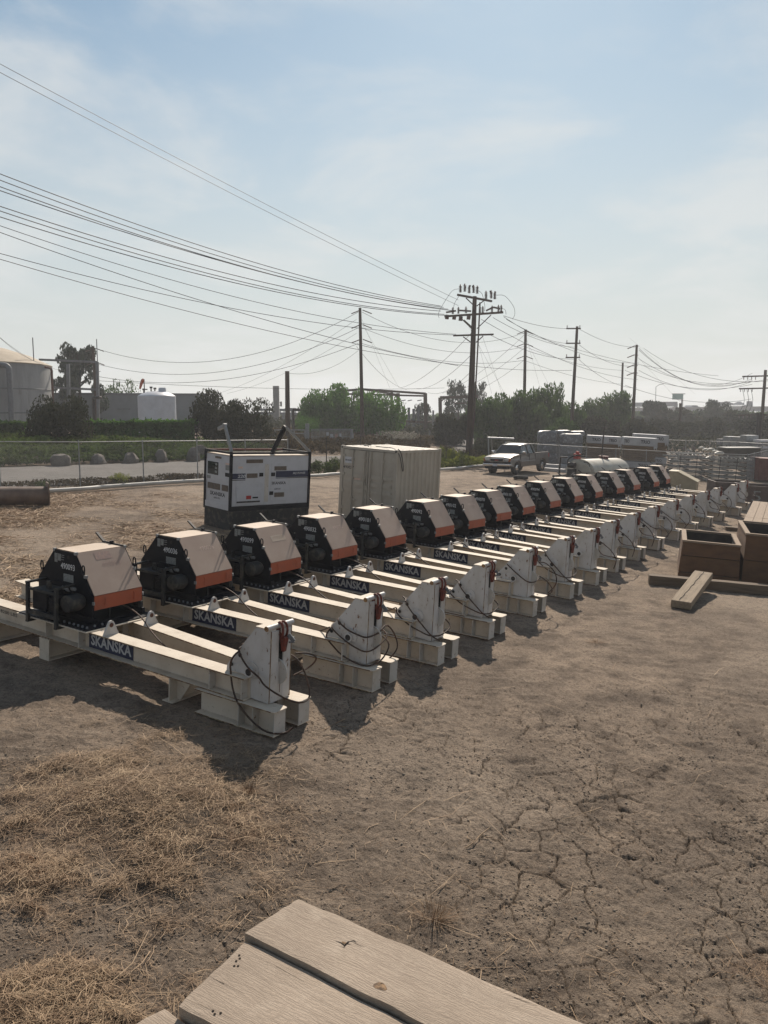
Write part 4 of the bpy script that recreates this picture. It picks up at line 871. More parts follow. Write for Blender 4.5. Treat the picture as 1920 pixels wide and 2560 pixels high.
# ------------------------------------------------------------------ container
def container():
    W, L, H = 2.44, 2.85, 2.59
    R = empty('shipping_container', yard_matrix(0.329, 28.616, -0.618), 'short cream steel shipping container with two doors, beside the generator', 'container')
    p = 0.12
    for x in (-W, -p):
        for y in (0, L-p):
            k = MB(); k.box(x, x+p, y, y+p, .12, H-.12); k.build('corner_post', M['contain'], R)
            for z in (0, H-.118):
                k = MB(); k.box(x-.004, x+p+.004, y-.004, y+p+.004, z, z+.116); cc = k.build('corner_casting', M['contain'], R, bevel=0.008)
                k = MB(); k.box(x+.03, x+p-.03, y-.0065, y-.0045, z+.03, z+.085); k.build('casting_hole', M['rubber'], cc)
    for x in (-W+.01, -p+.01):
        for z in (0.01, H-.11):
            k = MB(); k.box(x, x+p-.03, p, L-p, z, z+.09); k.build('side_rail', M['contain'], R)
    for y in (0.01, L-p+.02):
        for z in (0.01, H-.11):
            k = MB(); k.box(-W+p, -p, y, y+.09, z, z+.09); k.build('end_rail', M['contain'], R)
    # corrugated side
    k = MB(); n = 10; P = []; y0, y1 = p, L-p; pt = (y1-y0)/n
    for i in range(n):
        y = y0+i*pt; P += [(y, -.018), (y+pt*.32, -.018), (y+pt*.5, -.062), (y+pt*.82, -.062)]
    P.append((y1, -.018))
    for (a, da), (b, db) in zip(P, P[1:]): k.poly([(da, a, .1), (db, b, .1), (db, b, H-.1), (da, a, H-.1)])
    k.build('corrugated_side', M['contain'], R)
    k = MB(); k.box(-W+.02, -W+.04, p, L-p, .1, H-.1); k.box(-W+p, -p, L-.05, L-.03, .1, H-.1); k.build('back_panel', M['contain'], R)
    k = MB(); k.box(-W+.03, -.03, .03, L-.03, H-.05, H-.022); k.build('roof', M['contain'], R)
    for i in range(5):
        k = MB(); y = .45+i*.45; k.box(-W+.15, -.15, y, y+.12, H-.0215, H-.012); k.build('roof_rib', M['contain'], R)
    k = MB(); k.box(-W, 0, .1, L-.1, .0, .02); k.build('floor', M['contain'], R)
    # doors on the y = 0 end
    for s in (0, 1):
        x0 = -W+p+.01 if s == 0 else -W/2+.012; x1 = -W/2-.012 if s == 0 else -p-.01
        k = MB(); k.box(x0, x1, .028, .05, .11, H-.13)
        d = k.build('door', M['contain'], R)
        for z in (0.98, 1.24, 1.50, 0.72, 1.76, 2.0):
            if z in (0.72, 1.76, 2.0): continue
            k = MB(); k.prism([(x0+.10, .0275, z), (x1-.06, .0275, z), (x1-.06, .0275, z+.13), (x0+.10, .0275, z+.13)], (0, -.032, 0)); k.build('pressed_rib', M['contain'], d)
        for f in ((0.40, 0.88) if s == 0 else (0.10, 0.58)):
            x = x0+(x1-x0)*f
            k = MB(); k.tube([(x, -.03, .13), (x, -.03, H-.13)], .024, 8); lb = k.build('lock_rod', M['contain'], d, True)
            for z in (.2, .75, 1.45, 2.1, 2.4):
                k = MB(); k.box(x-.05, x+.05, -.035, .024, z, z+.06); k.build('rod_bracket', M['contain'], lb)
            k = MB(); k.bar((x, -.03, .72), (x+(.26 if s else .2), -.035, .70), .03, .03); k.build('door_handle', M['contain'], lb)
        for z in (.35, .95, 1.55, 2.2):
            xx = x0-.02 if s == 0 else x1-.07
            k = MB(); k.box(xx, xx+.09, -.006, .024, z, z+.09); k.build('hinge', M['contain'], d)
        if s == 0:
            k = MB(); k.box(x0+.06, x0+.44, .020, .0265, 1.98, 2.20); sg = k.build('name_sign', M['genwhite'], d)
            letters('SKANSKA', (x0+.075, .0185, 2.055), (.35, 0, 0), (0, 0, .06), M['darkletter'], sg, bold=.03)
            letters('490027', (x0+.0, .0265, 1.78), (.46, 0, 0), (0, 0, .11), M['darkletter'], d, 'fleet_number', bold=.02)
            k = MB(); k.box(x0+.50, x0+.78, .020, .0265, 1.42, 1.48); k.build('warning_sticker', M['paleletter'], d)
            k = MB(); k.box(x0+.88, x0+1.0, -.03, .0265, 1.42, 1.62); k.build('lock_box', M['contain'], d)
    # slings lying on the roof, one hanging off the corner
    def rope(P, nm='sling'):
        k = MB(); k.tube(spline([R.matrix_basis @ Vector(p_) for p_ in P], 5), .014, 5); return k.build(nm, M['cable'], None, True)
    g = 'wire slings on the container roof'
    tag(rope([(-.10, -.01, H-.08), (.03, .06, H-.15), (.05, .2, H-.5), (.05, .30, H-.72), (.05, .33, H-.62), (.06, .24, H-.35), (.04, .12, H-.06), (-.06, .1, H+.03)]), 'black wire sling hanging in a loop from the container corner', 'sling', g)
    tag(rope([(-.2, .15, H+.02), (-.35, .05, H+.06), (-.5, .2, H+.04), (-.8, .4, H+.03), (-1.1, .25, H+.05)]), 'black wire sling lying along the door end of the container roof', 'sling', g)
    tag(rope([(-1.35, .2, H+.02), (-1.5, .1, H+.08), (-1.6, .3, H+.03), (-1.5, .5, H+.06), (-1.35, .3, H+.03)]), 'coiled black sling in the middle of the container roof', 'sling', g)
    tag(rope([(-2.4, .03, H+.02), (-2.42, .0, H+.10), (-2.3, .1, H+.09), (-2.36, .15, H+.02)]), 'small black sling end on the left corner of the container roof', 'sling', g)
container()

# ------------------------------------------------------------------ pickup truck
def truck():
    h = radians(36); P0 = onground(1290, 1187)
    # local x forward, y left, z up ; origin below the left front wheel
    fwd = Vector((-sin(h), -cos(h), 0)); left = Vector((cos(h), -sin(h), 0))
    z0 = T(P0.x, P0.y)
    m = Matrix((fwd, left, Vector((0, 0, 1)))).transposed().to_4x4(); m.translation = Vector((P0.x, P0.y, z0))
    m = m @ Matrix.Translation((0, -0.86, 0))
    R = empty('pickup_truck', m, 'parked silver extended-cab pickup truck facing the viewer, behind the skid row', 'pickup truck')
    WB = 3.65; hw = 0.96; wr = 0.41
    def arch(cx, r=0.50, n=12): return [(cx+r*cos(pi-pi*i/n), 0.42+r*sin(pi-pi*i/n)) for i in range(n+1)]
    # side outline (x, z), from the front bottom backwards; rear is negative x
    prof = [(0.93, 0.60), (0.95, 1.02), (0.90, 1.10), (-0.35, 1.26), (-0.55, 1.27), (-2.55, 1.27), (-2.56, 1.29), (-4.62, 1.29), (-4.66, 1.22), (-4.66, 0.62)]
    low = [(-WB-.5, .55)] + arch(-WB)[::1] + [(-WB+.5, .52), (-.5, .50)] + arch(0) + [(.5, .55)]
    k = MB(); pts = prof + [(x, z) for x, z in low]
    # shell as two side skins plus top strips, slightly tumble-home
    def skin(y, yy): 
        return [(x, (y if z < 1.0 else yy), z) for x, z in pts]
    for s in (1, -1):
        a = skin(s*hw, s*(hw-.04)); b = [(x, s*(abs(y)-.12), z) for x, y, z in a]
        base = len(k.v); n = len(a); k.v += a+b
        k.f.append(tuple(range(base, base+n)) if s > 0 else tuple(range(base, base+n))[::-1]); k.mi.append(0)
        for i in range(n):
            j = (i+1) % n; k.f.append((base+i, base+j, base+n+j, base+n+i)); k.mi.append(0)
    body = k.build('body', M['trucksilver'], R)
    k = MB(); y = hw-.05
    hood_ = [(0.93, 0.98), (0.90, 1.10), (0.55, 1.18), (-0.35, 1.27)]
    for (xa, za), (xb, zb) in zip(hood_, hood_[1:]):
        for ya, yb, c in ((-y, -y*.55, 0), (-y*.55, y*.55, .035), (y*.55, y, 0)):
            k.poly([(xa, ya, za+(.035 if abs(ya) < .6 else 0)), (xa, yb, za+(.035 if abs(yb) < .6 else 0)), (xb, yb, zb+(.035 if abs(yb) < .6 else 0)), (xb, ya, zb+(.035 if abs(ya) < .6 else 0))])
    k.box(-.36, .92, -y, y, .62, .97); k.build('engine_hood', M['trucksilver'], R, True)
    # cab: lofted greenhouse
    b0 = [(-.38, .86, 1.26), (-2.53, .86, 1.27)]; t0 = [(-1.02, .68, 1.83), (-2.33, .70, 1.85)]
    k = MB()
    rf = [(-.98, 1.84), (-1.35, 1.90), (-1.9, 1.92), (-2.3, 1.87)]
    for (xa, za), (xb, zb) in zip(rf, rf[1:]):
        for ya, yb, da, db in ((-.70, -.45, -.03, 0), (-.45, .45, 0, 0), (.45, .70, 0, -.03)):
            k.poly([(xa, ya, za+da), (xa, yb, za+db), (xb, yb, zb+db), (xb, ya, zb+da)])
    k.build('roof', M['trucksilver'], R, True)
    k = MB()
    for s in (1, -1):
        def Pt(x, z): 
            f = (z-1.26)/.60; return (x, s*(.90-.21*f), z)
        k.bar(Pt(-.40, 1.26), Pt(-1.02, 1.82), .06, .06); k.bar(Pt(-1.02, 1.83), Pt(-2.32, 1.85), .06, .06)
        k.bar(Pt(-1.62, 1.27), Pt(-1.62, 1.85), .09, .05, up=(1, 0, 0)); k.bar(Pt(-2.50, 1.27), Pt(-2.32, 1.85), .12, .06, up=(1, 0, 0))
    k.box(-2.56, -2.50, -.90, .90, .9, 1.29); k.box(-2.55, -.42, -.87, .87, .55, 1.0)
    k.build('cab_frame', M['trucksilver'], R)
    gm = M['glass']
    k = MB(); k.prism([(-.42, -.84, 1.28), (-.42, .84, 1.28), (-1.0, .66, 1.82), (-1.0, -.66, 1.82)], (.012, 0, .01)); k.build('windscreen', gm, R)
    k = MB(); k.prism([(-2.46, -.80, 1.30), (-2.46, .80, 1.30), (-2.30, .66, 1.82), (-2.30, -.66, 1.82)], (-.012, 0, 0)); k.build('rear_window', gm, R)
    for s in (1, -1):
        def Pt(x, z): 
            f = (z-1.26)/.60; return (x, s*(.885-.21*f), z)
        for q in ([(-.55, 1.28), (-1.58, 1.28), (-1.58, 1.80), (-1.06, 1.80)], [(-1.67, 1.28), (-2.44, 1.28), (-2.30, 1.81), (-1.67, 1.81)]):
            k = MB(); k.prism([Pt(*a) for a in q], (0, s*.01, 0)); k.build('side_window', gm, R)
        k = MB(); k.box(-1.66, -1.655, s*.925-.02, s*.925+.038, .62, 1.26); k.box(-2.52, -2.515, s*.925-.02, s*.925+.038, .60, 1.26); k.box(-.46, -.455, s*.925-.02, s*.925+.038, .62, 1.24); k.build('door_gap', M['rubber'], R)
        k = MB(); k.box(-2.5, -.5, s*.958, s*.972, .80, .85); k.build('side_moulding', M['chrome'] if False else M['galv'], R)
        k = MB(); k.box(-1.60, -1.45, s*.955, s*.975, 1.10, 1.14); k.build('door_handle', M['black'], R)
        k = MB(); k.add([(-.62, s*.98, 1.30), (-.62, s*1.20, 1.30), (-.62, s*1.22, 1.46), (-.62, s*1.0, 1.46), (-.48, s*1.02, 1.32), (-.48, s*1.16, 1.32), (-.48, s*1.18, 1.44), (-.48, s*1.04, 1.44)], [(0,1,2,3), (4,5,6,7), (0,1,5,4), (1,2,6,5), (2,3,7,6), (3,0,4,7)]); k.bar((-.56, s*.88, 1.30), (-.56, s*1.0, 1.36), .04); k.build('mirror', M['chrome'], R, bevel=.02)
    # bed hollow
    k = MB(); k.box(-4.60, -2.57, -.78, .78, .78, .80); k.box(-4.64, -4.59, -.86, .86, .70, 1.27); k.build('bed', M['black'], R)
    k = MB(); k.box(-4.668, -4.645, -.80, .80, .72, 1.25); k.build('tailgate', M['trucksilver'], R)
    # front
    k = MB(); k.box(.94, .985, -.50, .50, .82, 1.07); k.build('grille_surround', M['chrome'], R, bevel=.03)
    k = MB(); k.box(.96, .992, -.44, .44, .86, 1.03)
    g = k.build('grille', M['black'], R)
    letters('GMC', (.994, -.13, .905), (0, .26, 0), (0, 0, .08), M['red'], g, 'badge', bold=.04)
    for s in (1, -1):
        k = MB(); k.box(.90, .972, min(s*.53, s*.84), max(s*.53, s*.84), .94, 1.07); k.build('headlight', M['lens'], R, bevel=.015)
        k = MB(); k.box(.86, .965, min(s*.845, s*.945), max(s*.845, s*.945), .93, 1.06); k.build('indicator', M['amber'], R)
        k = MB(); k.box(.88, .968, min(s*.80, s*.93), max(s*.80, s*.93), .86, .915); k.build('lower_lamp', M['amber'], R); k = MB(); k.box(.88, .966, min(s*.53, s*.79), max(s*.53, s*.79), .86, .925); k.build('lower_trim', M['galv'], R)
    k = MB(); k.box(.84, 1.0, -.95, .95, .72, .85); k.build('bumper_pad', M['black'], R, bevel=.02)
    k = MB(); k.box(.80, 1.04, -.97, .97, .57, .72); k.build('bumper', M['chrome'], R, bevel=.03)
    k = MB(); k.box(.78, .96, -.86, .86, .40, .57); k.build('air_dam', M['black'], R)
    k = MB(); k.box(1.042, 1.05, -.24, .08, .57, .73); pl = k.build('number_plate', M['plate'], R)
    k = MB(); k.box(-4.74, -4.66, -.92, .92, .52, .68); k.build('rear_bumper', M['chrome'], R)
    for s in (1, -1):
        k = MB(); k.box(-4.67, -4.55, s*.90-.02, s*.90+.04, .86, 1.2); k.build('tail_light', M['red'], R)
    k = MB(); k.box(-4.4, .6, -.45, .45, .42, .60); k.build('chassis', M['rubber'], R)
    for cx in (0, -WB):
        for s in (1, -1):
            k = MB(); yc = s*.80
            k.tube([(cx, yc-.14, wr), (cx, yc-.11, wr), (cx, yc+.11, wr), (cx, yc+.14, wr)], [wr-.05, wr, wr, wr-.05], 28); wh = k.build('wheel', M['rubber'], R, True)
            k = MB(); ys = s*.945; k.tube([(cx, ys-s*.02, wr), (cx, ys, wr)], [.23, .20], 20); k.build('rim', M['chrome'], wh, True)
            for j in range(8):
                t = 2*pi*j/8; k = MB(); k.tube([(cx+.14*cos(t), ys+s*.001, wr+.14*sin(t)), (cx+.14*cos(t), ys+s*.003, wr+.14*sin(t))], .032, 8); k.build('rim_hole', M['rubber'], wh)
            k = MB(); k.tube([(cx, s*.5, wr), (cx, s*.66, wr)], .08, 8); k.build('axle', M['rubber'], R)
truck()
p = onground(1302, 1199)
k = MB(); k.ring((0, 0, .12), (0.05, 0.1, 1), 0.34, 0.11, 26, 8); o = k.build('tyre', M['rubber'], None, True, Matrix.Translation(p)); tag(o, 'black tyre lying on the dirt in front of the pickup truck', 'tyre')

# ------------------------------------------------------------------ pipes on the left
def rusty_pipe():
    a = Vector((-11.75, 29.3, 0)); b = Vector((-17.5, 26.3, 0)); a.z = T(a.x, a.y)+.34; b.z = T(b.x, b.y)+.34
    d = (b-a).normalized()
    R = empty('rusty_pipe', Matrix.Translation(a), 'long rusty brown steel pipe with a square end plate lying on the straw', 'pipe')
    k = MB(); k.tube([(0, 0, 0), b-a], .32, 32); k.build('pipe_barrel', M['rustpipe'], R, True)
    up = Vector((0, 0, 1)); s = d.cross(up).normalized(); k = MB()
    k.prism([s*.42-up*.34, -s*.42-up*.34, -s*.42+up*.46, s*.42+up*.46], d*-.04); k.build('end_plate', M['rustpipe'], R)
rusty_pipe()
WP = [(-16.5, 28.2), (-12.52, 32.88), (-11.33, 34.91), (-8.79, 38.53), (-3.77, 44.09), (-2.5, 45.98), (3.66, 52.93), (6.4, 57.6), (9.5, 61.0)]
k = MB(); k.tube(spline([(x+.12, y-.1, T(x, y)+.13) for x, y in WP], 6), .085, 10); o = k.build('white_pipe', M['pvc'], None, True); tag(o, 'long white plastic pipe lying along the foot of the left fence', 'pipe')

# ------------------------------------------------------------------ gravel road behind the fence
RL = [(-60, -2, 8), (-30, 24.5, 8), (-17.2, 37.0, 8), (-10.4, 45.6, 7.6), (-4, 56.8, 5.5), (4.2, 69, 5.5), (8.5, 82, 5.5), (11, 105, 6), (14, 140, 7)]
k = MB(); c = spline([(a, b, w) for a, b, w in RL], 6); e = []
for i, q in enumerate(c):
    d = (c[min(i+1, len(c)-1)]-c[max(i-1, 0)]); n = Vector((-d.y, d.x, 0)).normalized()
    row = []
    for j in range(7):
        f = j/6-.5; x = q.x+n.x*q.z*f; y = q.y+n.y*q.z*f; row.append((x, y, T(x, y)+.03+.05*(1-4*f*f)))
    e.append(row)
for r0, r1 in zip(e, e[1:]):
    for j in range(6): k.poly([r0[j], r0[j+1], r1[j+1], r1[j]])
tag(k.build('gravel_road', M['gravel'], None, True), kind='structure')

# boulders at the far edge of the road
for i, (px, py, ptop, wpx) in enumerate([(147, 1167, 1136, 44), (240, 1162, 1134, 46), (322, 1160, 1131, 42), (400, 1157, 1123, 38), (482, 1155, 1118, 40), (500, 1150, 1112, 44)]):
    p = onground(px, py); hgt = (py-ptop)/FPX*p.y*1.02; w = wpx/FPX*p.y; r = random.Random(i+3)
    bm_ = MB(); n = 10; prof = [(0.42, -.1), (0.5, .15), (.47, .45), (.36, .75), (.2, .95), (0, 1.0)]
    if i == 0: prof = [(0.5, -.1), (0.52, .3), (.52, .7), (.46, .93), (.3, 1.0), (0, 1.0)]
    for rr, z in prof:
        for j in range(n):
            t = 2*pi*j/n; q = rr*(0.82+.36*r.random()); bm_.v.append((q*cos(t)*w, q*sin(t)*w*.8, (z+.08*r.random())*hgt))
    for a in range(len(prof)-1):
        for j in range(n): bm_.f.append((a*n+j, a*n+(j+1) % n, (a+1)*n+(j+1) % n, (a+1)*n+j)); bm_.mi.append(0)
    o = bm_.build('boulder', M['rock'], None, False, Matrix.Translation((p.x, p.y+.3, p.z-.05)) @ Matrix.Rotation(r.random()*6, 4, 'Z'))
    nm = ['squarish flat-topped grey boulder, leftmost of those beside the gravel road', 'second boulder from the left beside the gravel road, a low grey wedge', 'third boulder from the left beside the gravel road, jagged top', 'fourth boulder from the left beside the gravel road, tall rounded', 'boulder beside the road, partly hidden by the left edge of the generator', 'boulder just behind the left corner of the generator'][i]
    tag(o, nm, 'boulder', 'boulders along the far edge of the gravel road')

# ------------------------------------------------------------------ chain link fences
def chain_fence(name, pts, h, label, cat='fence', postm='galv', mesh=True, rail=True, r=.028, pitch=.055):
    a0 = Vector((pts[0][0], pts[0][1], T(*pts[0][:2])))
    R = empty(name, Matrix.Translation(a0), label, cat)
    P = [Vector((x, y, T(x, y)))-a0 for x, y in pts]
    for p in P:
        k = MB(); k.tube([p-Vector((0, 0, .1)), p+Vector((0, 0, h+.03))], r, 8); k.tube([p+Vector((0, 0, h+.03)), p+Vector((0, 0, h+.07))], [r*1.2, r*.6], 8); k.build('fence_post', M[postm], R, True)
    for p, q in zip(P, P[1:]):
        if rail:
            k = MB(); k.tube([p+Vector((0, 0, h)), q+Vector((0, 0, h))], .021, 8); k.build('top_rail', M[postm], R, True)
    if mesh:
        k = MB(); wr_ = .0018
        for p, q in zip(P, P[1:]):
            L = (q-p).length; d = (q-p)/L; n = int(L/pitch); hh = h-.06; off = d.cross(Vector((0, 0, 1))).normalized()*wr_
            run = hh*.9
            for s in (1, -1):
                for i in range(-int(run/pitch), n+1):
                    u0 = i*pitch; u1 = u0+run; z0, z1 = .03, hh
                    if s < 0: z0, z1 = hh, .03
                    c0 = max(u0, 0); c1 = min(u1, L)
                    if c1-c0 < .02: continue
                    za = z0+(z1-z0)*(c0-u0)/run; zb = z0+(z1-z0)*(c1-u0)/run
                    A = p+d*c0+Vector((0, 0, za)); B = p+d*c1+Vector((0, 0, zb)); e_ = Vector((0, 0, wr_*1.4))
                    k.add([A-e_, A+e_, A+off*1.6, B-e_, B+e_, B+off*1.6], [(0,1,4,3), (1,2,5,4), (2,0,3,5)])
        tag(k.build('wire_mesh', M[postm], R), kind='stuff')
    return R
chain_fence('chain_link_fence', [(-24.1, 24.5), (-21.8, 26.5), (-19.4, 28.6), (-17.1, 30.6), (-14.82, 32.49), (-12.49, 34.6), (-10.6, 37.15), (-8.75, 39.6), (-6.9, 42.1), (-5.05, 44.5)], 1.9, 'low grey chain link fence running along the gravel road at the left')
chain_fence('chain_link_fence', [(-5.0, 44.7), (-3.2, 47.1), (-1.35, 49.5), (.5, 52), (2.35, 54.5), (4.2, 56.9), (6.05, 59.4), (8.0, 61.9), (10, 64.4), (12, 67)], 2.0, 'chain link fence on thin black posts running behind the container and the truck', postm='darkpost', rail=False)

# ------------------------------------------------------------------ foliage
def leaf_quads(C, s, r, flat=0.0):
    """leaf faces at points C with sizes s -> verts, quads"""
    n = len(C); a = r.normal(size=(n, 3)); a /= np.linalg.norm(a, axis=1)[:, None]
    b = r.normal(size=(n, 3)); b -= a*(a*b).sum(1)[:, None]; b /= np.linalg.norm(b, axis=1)[:, None]
    if flat: a[:, 2] *= flat; b[:, 2] *= flat
    s = s[:, None]
    co = np.stack([C-a*s, C-b*s*.55, C+a*s, C+b*s*.55], 1).reshape(-1, 3)
    return co, np.arange(n*4).reshape(-1, 4)
def crown_points(kind, n, r):
    if kind == 'pine':
        L = []
        for k in range(64):
            z = r.random()**.8; rad = (1-z*.6)*(.35+.65*r.random()); t = r.random()*6.28
            L.append((rad*cos(t)*.85, rad*sin(t)*.85, .06+.9*z, .07+.085*r.random()))
    elif kind == 'willow':
        L = []
        for k in range(34):
            t = r.random()*6.28; rad = .78*math.sqrt(r.random()); L.append((rad*cos(t), rad*sin(t), .12+.70*r.random()*(1-.35*rad), .16+.14*r.random()))
    else:
        L = []
        for k in range(30):
            t = r.random()*6.28; rad = .72*math.sqrt(r.random()); zz = (.10+.72*r.random())*(1-.25*rad)
            L.append((rad*cos(t), rad*sin(t), zz, .17+.15*r.random()))
    L = np.array(L); w = L[:, 3]**2; k = r.choice(len(L), n, p=w/w.sum())
    d = r.normal(size=(n, 3)); d /= np.linalg.norm(d, axis=1)[:, None]
    rr = (0.45+0.62*r.random(n)**.6)
    if kind == 'willow':
        P = L[k, :3]+d*(L[k, 3]*rr)[:, None]*np.array([1, 1, .8]); P[:, 2] -= (r.random(n)**3)*.18
    else: P = L[k, :3]+d*(L[k, 3]*rr)[:, None]*np.array([1, 1, .85 if kind == 'round' else .6])
    for ax, (lo, hi) in enumerate(((-1, 1), (-1, 1), (0, 1))):
        a, b = np.percentile(P[:, ax], (.7, 99.3)); P[:, ax] = lo+(P[:, ax]-a)/(b-a)*(hi-lo)
    return P
_crowns = {}
def crown_mesh(kind, m, var, n=5200, ls=.036):
    key = (kind, m, var, n)
    if key in _crowns: return _crowns[key]
    r = np.random.default_rng(100+var*7+len(kind)); P = crown_points(kind, n, r)
    P[:, 2] = np.clip(P[:, 2], 0.0, 1.06)
    co, q = leaf_quads(P, ls*(.6+.9*r.random(n)), r)
    # unit crown: x, y in -1..1, z in 0..1 (leaf height squeezed to match the later scaling)
    lv = np.repeat(r.random(n), 4)
    _crowns[key] = np_mesh('crown', co, q, M[m], None, lv); return _crowns[key]
def tree(px0, px1, ytop, Y, kind, m, label, group=None, var=0, name='tree', cat='tree', low=0.06, n=7500, ls=.036, deep=.9):
    w = (px1-px0)/FPX*Y; c = at((px0+px1)/2, 1050, Y); z0 = T(c.x, Y); h = at((px0+px1)/2, ytop, Y).z-z0
    R = empty(name, (c.x, Y, z0), label, cat, group)
    me = crown_mesh(kind, m, var, n, ls)
    o = put('crown', me, R, Matrix.Translation((0, 0, h*low)) @ Matrix.Diagonal((w/2*.93, w/2*deep, h*(1-low)*.98, 1)))
    r = random.Random(var*31+int(px0)); k = MB(); tr = max(.10, min(.32, h*.03))
    k.tube([(0, 0, -.15), (tr*.4, 0, h*.25), (-tr*.3, tr, h*.5), (0, 0, h*.82)], [tr, tr*.8, tr*.55, tr*.15], 8)
    for j in range(7 if kind == 'pine' else 5):
        t = r.random()*6.28; zz = h*(.22+.55*r.random()); e = Vector((cos(t)*w*.36, sin(t)*w*.3, zz+h*.16))
        k.tube([(0, 0, zz), e*.5+Vector((0, 0, zz*.5)), e], [tr*.4, tr*.28, tr*.1], 6)
    k.build('trunk', M['bark'], R)
    return R
GB = 'dark bushy trees behind the gravel road'
tree(62, 226, 992, 55, 'round', 'leafdark', 'big dark rounded bush in front of the large storage tank', None, 1, 'bush', 'bush', 0.0, n=9000, ls=.034)
tree(462, 612, 978, 66, 'round', 'leafdark', 'dark bushy tree left of the two standing above the generator', GB, 2, n=8500, low=.0, ls=.034)
tree(545, 690, 1000, 64, 'round', 'leafdark', 'dark bushy tree right of the two standing above the generator', GB, 3, n=8500, low=.0, ls=.034)
tree(128, 276, 864, 105, 'pine', 'leafpine', 'tall open pine tree behind the pipe frame at the left', None, 9, 'pine_tree', 'pine tree', .16, n=8500, ls=.034)
tree(262, 358, 953, 125, 'round', 'leafmid', 'green round tree behind the long grey building', None, 5, n=3500, ls=.04)
GG = 'bright green feathery trees behind the gate'
tree(742, 862, 978, 98, 'willow', 'leafgreen', 'leftmost of the bright green feathery trees behind the gate', GG, 6, n=7500, low=0, ls=.042)
tree(800, 958, 966, 102, 'willow', 'leafgreen', 'tallest middle one of the bright green feathery trees behind the gate', GG, 7, n=8500, low=0, ls=.042)
tree(882, 1015, 990, 96, 'willow', 'leafgreen', 'rightmost of the bright green feathery trees, left of the steel substation frame', GG, 8, n=7500, low=0, ls=.042)
tree(735, 800, 1040, 90, 'round', 'leafgreen', 'low green shrub right of the round black lamp behind the gate', None, 9, 'shrub', 'shrub', 0, n=2500)
tree(1024, 1090, 1008, 150, 'pine', 'leafpine', 'small dark tree seen through the steel substation frame', None, 10, n=2500, ls=.05)
tree(1110, 1182, 952, 150, 'pine', 'leafpine', 'pine tree just left of the big utility pole', None, 11, 'pine_tree', 'pine tree', .15, n=3000, ls=.045)
tree(1160, 1225, 956, 155, 'pine', 'leafpine', 'pine tree just right of the big utility pole', None, 12, 'pine_tree', 'pine tree', .15, n=3000, ls=.045)
GD = 'dense dark green trees behind the pickup truck'
for i, (a, b, t, Y, k_, m_, lab) in enumerate([
    (1085, 1180, 1035, 92, 'round', 'leafdark', 'low dark tree left of the big utility pole, behind the black post fence'),
    (1165, 1290, 990, 93, 'willow', 'leafmid', 'dense dark tree directly right of the big utility pole'),
    (1235, 1370, 983, 95, 'willow', 'leafmid', 'dense dark tree above the cab of the pickup truck'),
    (1320, 1420, 966, 100, 'willow', 'leafmid', 'tallest tree of the dark group, right of the bare straight pole'),
    (1385, 1470, 1008, 104, 'willow', 'leafmid', 'green tree behind the plastic wrapped bales'),
    (1445, 1520, 1000, 118, 'round', 'leafmid', 'round green tree just right of the pole with three short crossarms'),
    (1495, 1585, 982, 122, 'round', 'leafmid', 'tall round green tree behind the pair of slim poles'),
    (1360, 1450, 1048, 90, 'round', 'leafmid', 'low shrub right behind the wrapped bales'),
    (1445, 1550, 1044, 100, 'round', 'leafdark', 'low dark tree over the left lumber stack'),
    (1540, 1640, 1050, 105, 'round', 'leafdark', 'low dark tree over the right lumber stack'),
    (1590, 1672, 1003, 175, 'pine', 'leafpine', 'hazy open tree right of the tall slim pole'),
    (1640, 1745, 1022, 170, 'round', 'leafdark', 'hazy tree below the green road sign'),
    (1620, 1730, 1050, 125, 'round', 'leafdark', 'low tree behind the stacked steel frames, left'),
    (1715, 1830, 1046, 130, 'round', 'leafdark', 'low tree behind the stacked steel frames, right'),
    (1745, 1830, 1003, 185, 'round', 'leafpine', 'hazy round tree standing above the freeway deck'),
    (1810, 1935, 1028, 150, 'round', 'leafdark', 'hazy tree behind the right utility pole'),
    (1840, 1990, 1050, 120, 'round', 'leafdark', 'low tree at the right edge behind the black posts')]):
    tree(a, b, t, Y, k_, m_, lab, GD if i < 10 else 'hazy trees below the freeway', 20+i, n=8000, low=0.0, ls=.046 if Y < 140 else .052)
tree(905, 1045, 1078, 80, 'round', 'leafwhite', 'pale flowering brush behind the container roof', None, 40, 'shrub', 'shrub', 0, n=5000, ls=.03)
tree(785, 865, 1108, 70, 'round', 'leafdry', 'dry brown bush in front of the barred gate', None, 41, 'bush', 'bush', 0, n=3000, ls=.035)
tree(1090, 1160, 1112, 74, 'round', 'leafdry', 'dry brown bush between container and big utility pole', None, 42, 'bush', 'bush', 0, n=2500, ls=.035)
tree(610, 700, 1092, 62, 'round', 'leafdry', 'dry brown bush above the right end of the generator', None, 43, 'bush', 'bush', 0, n=2500, ls=.035)
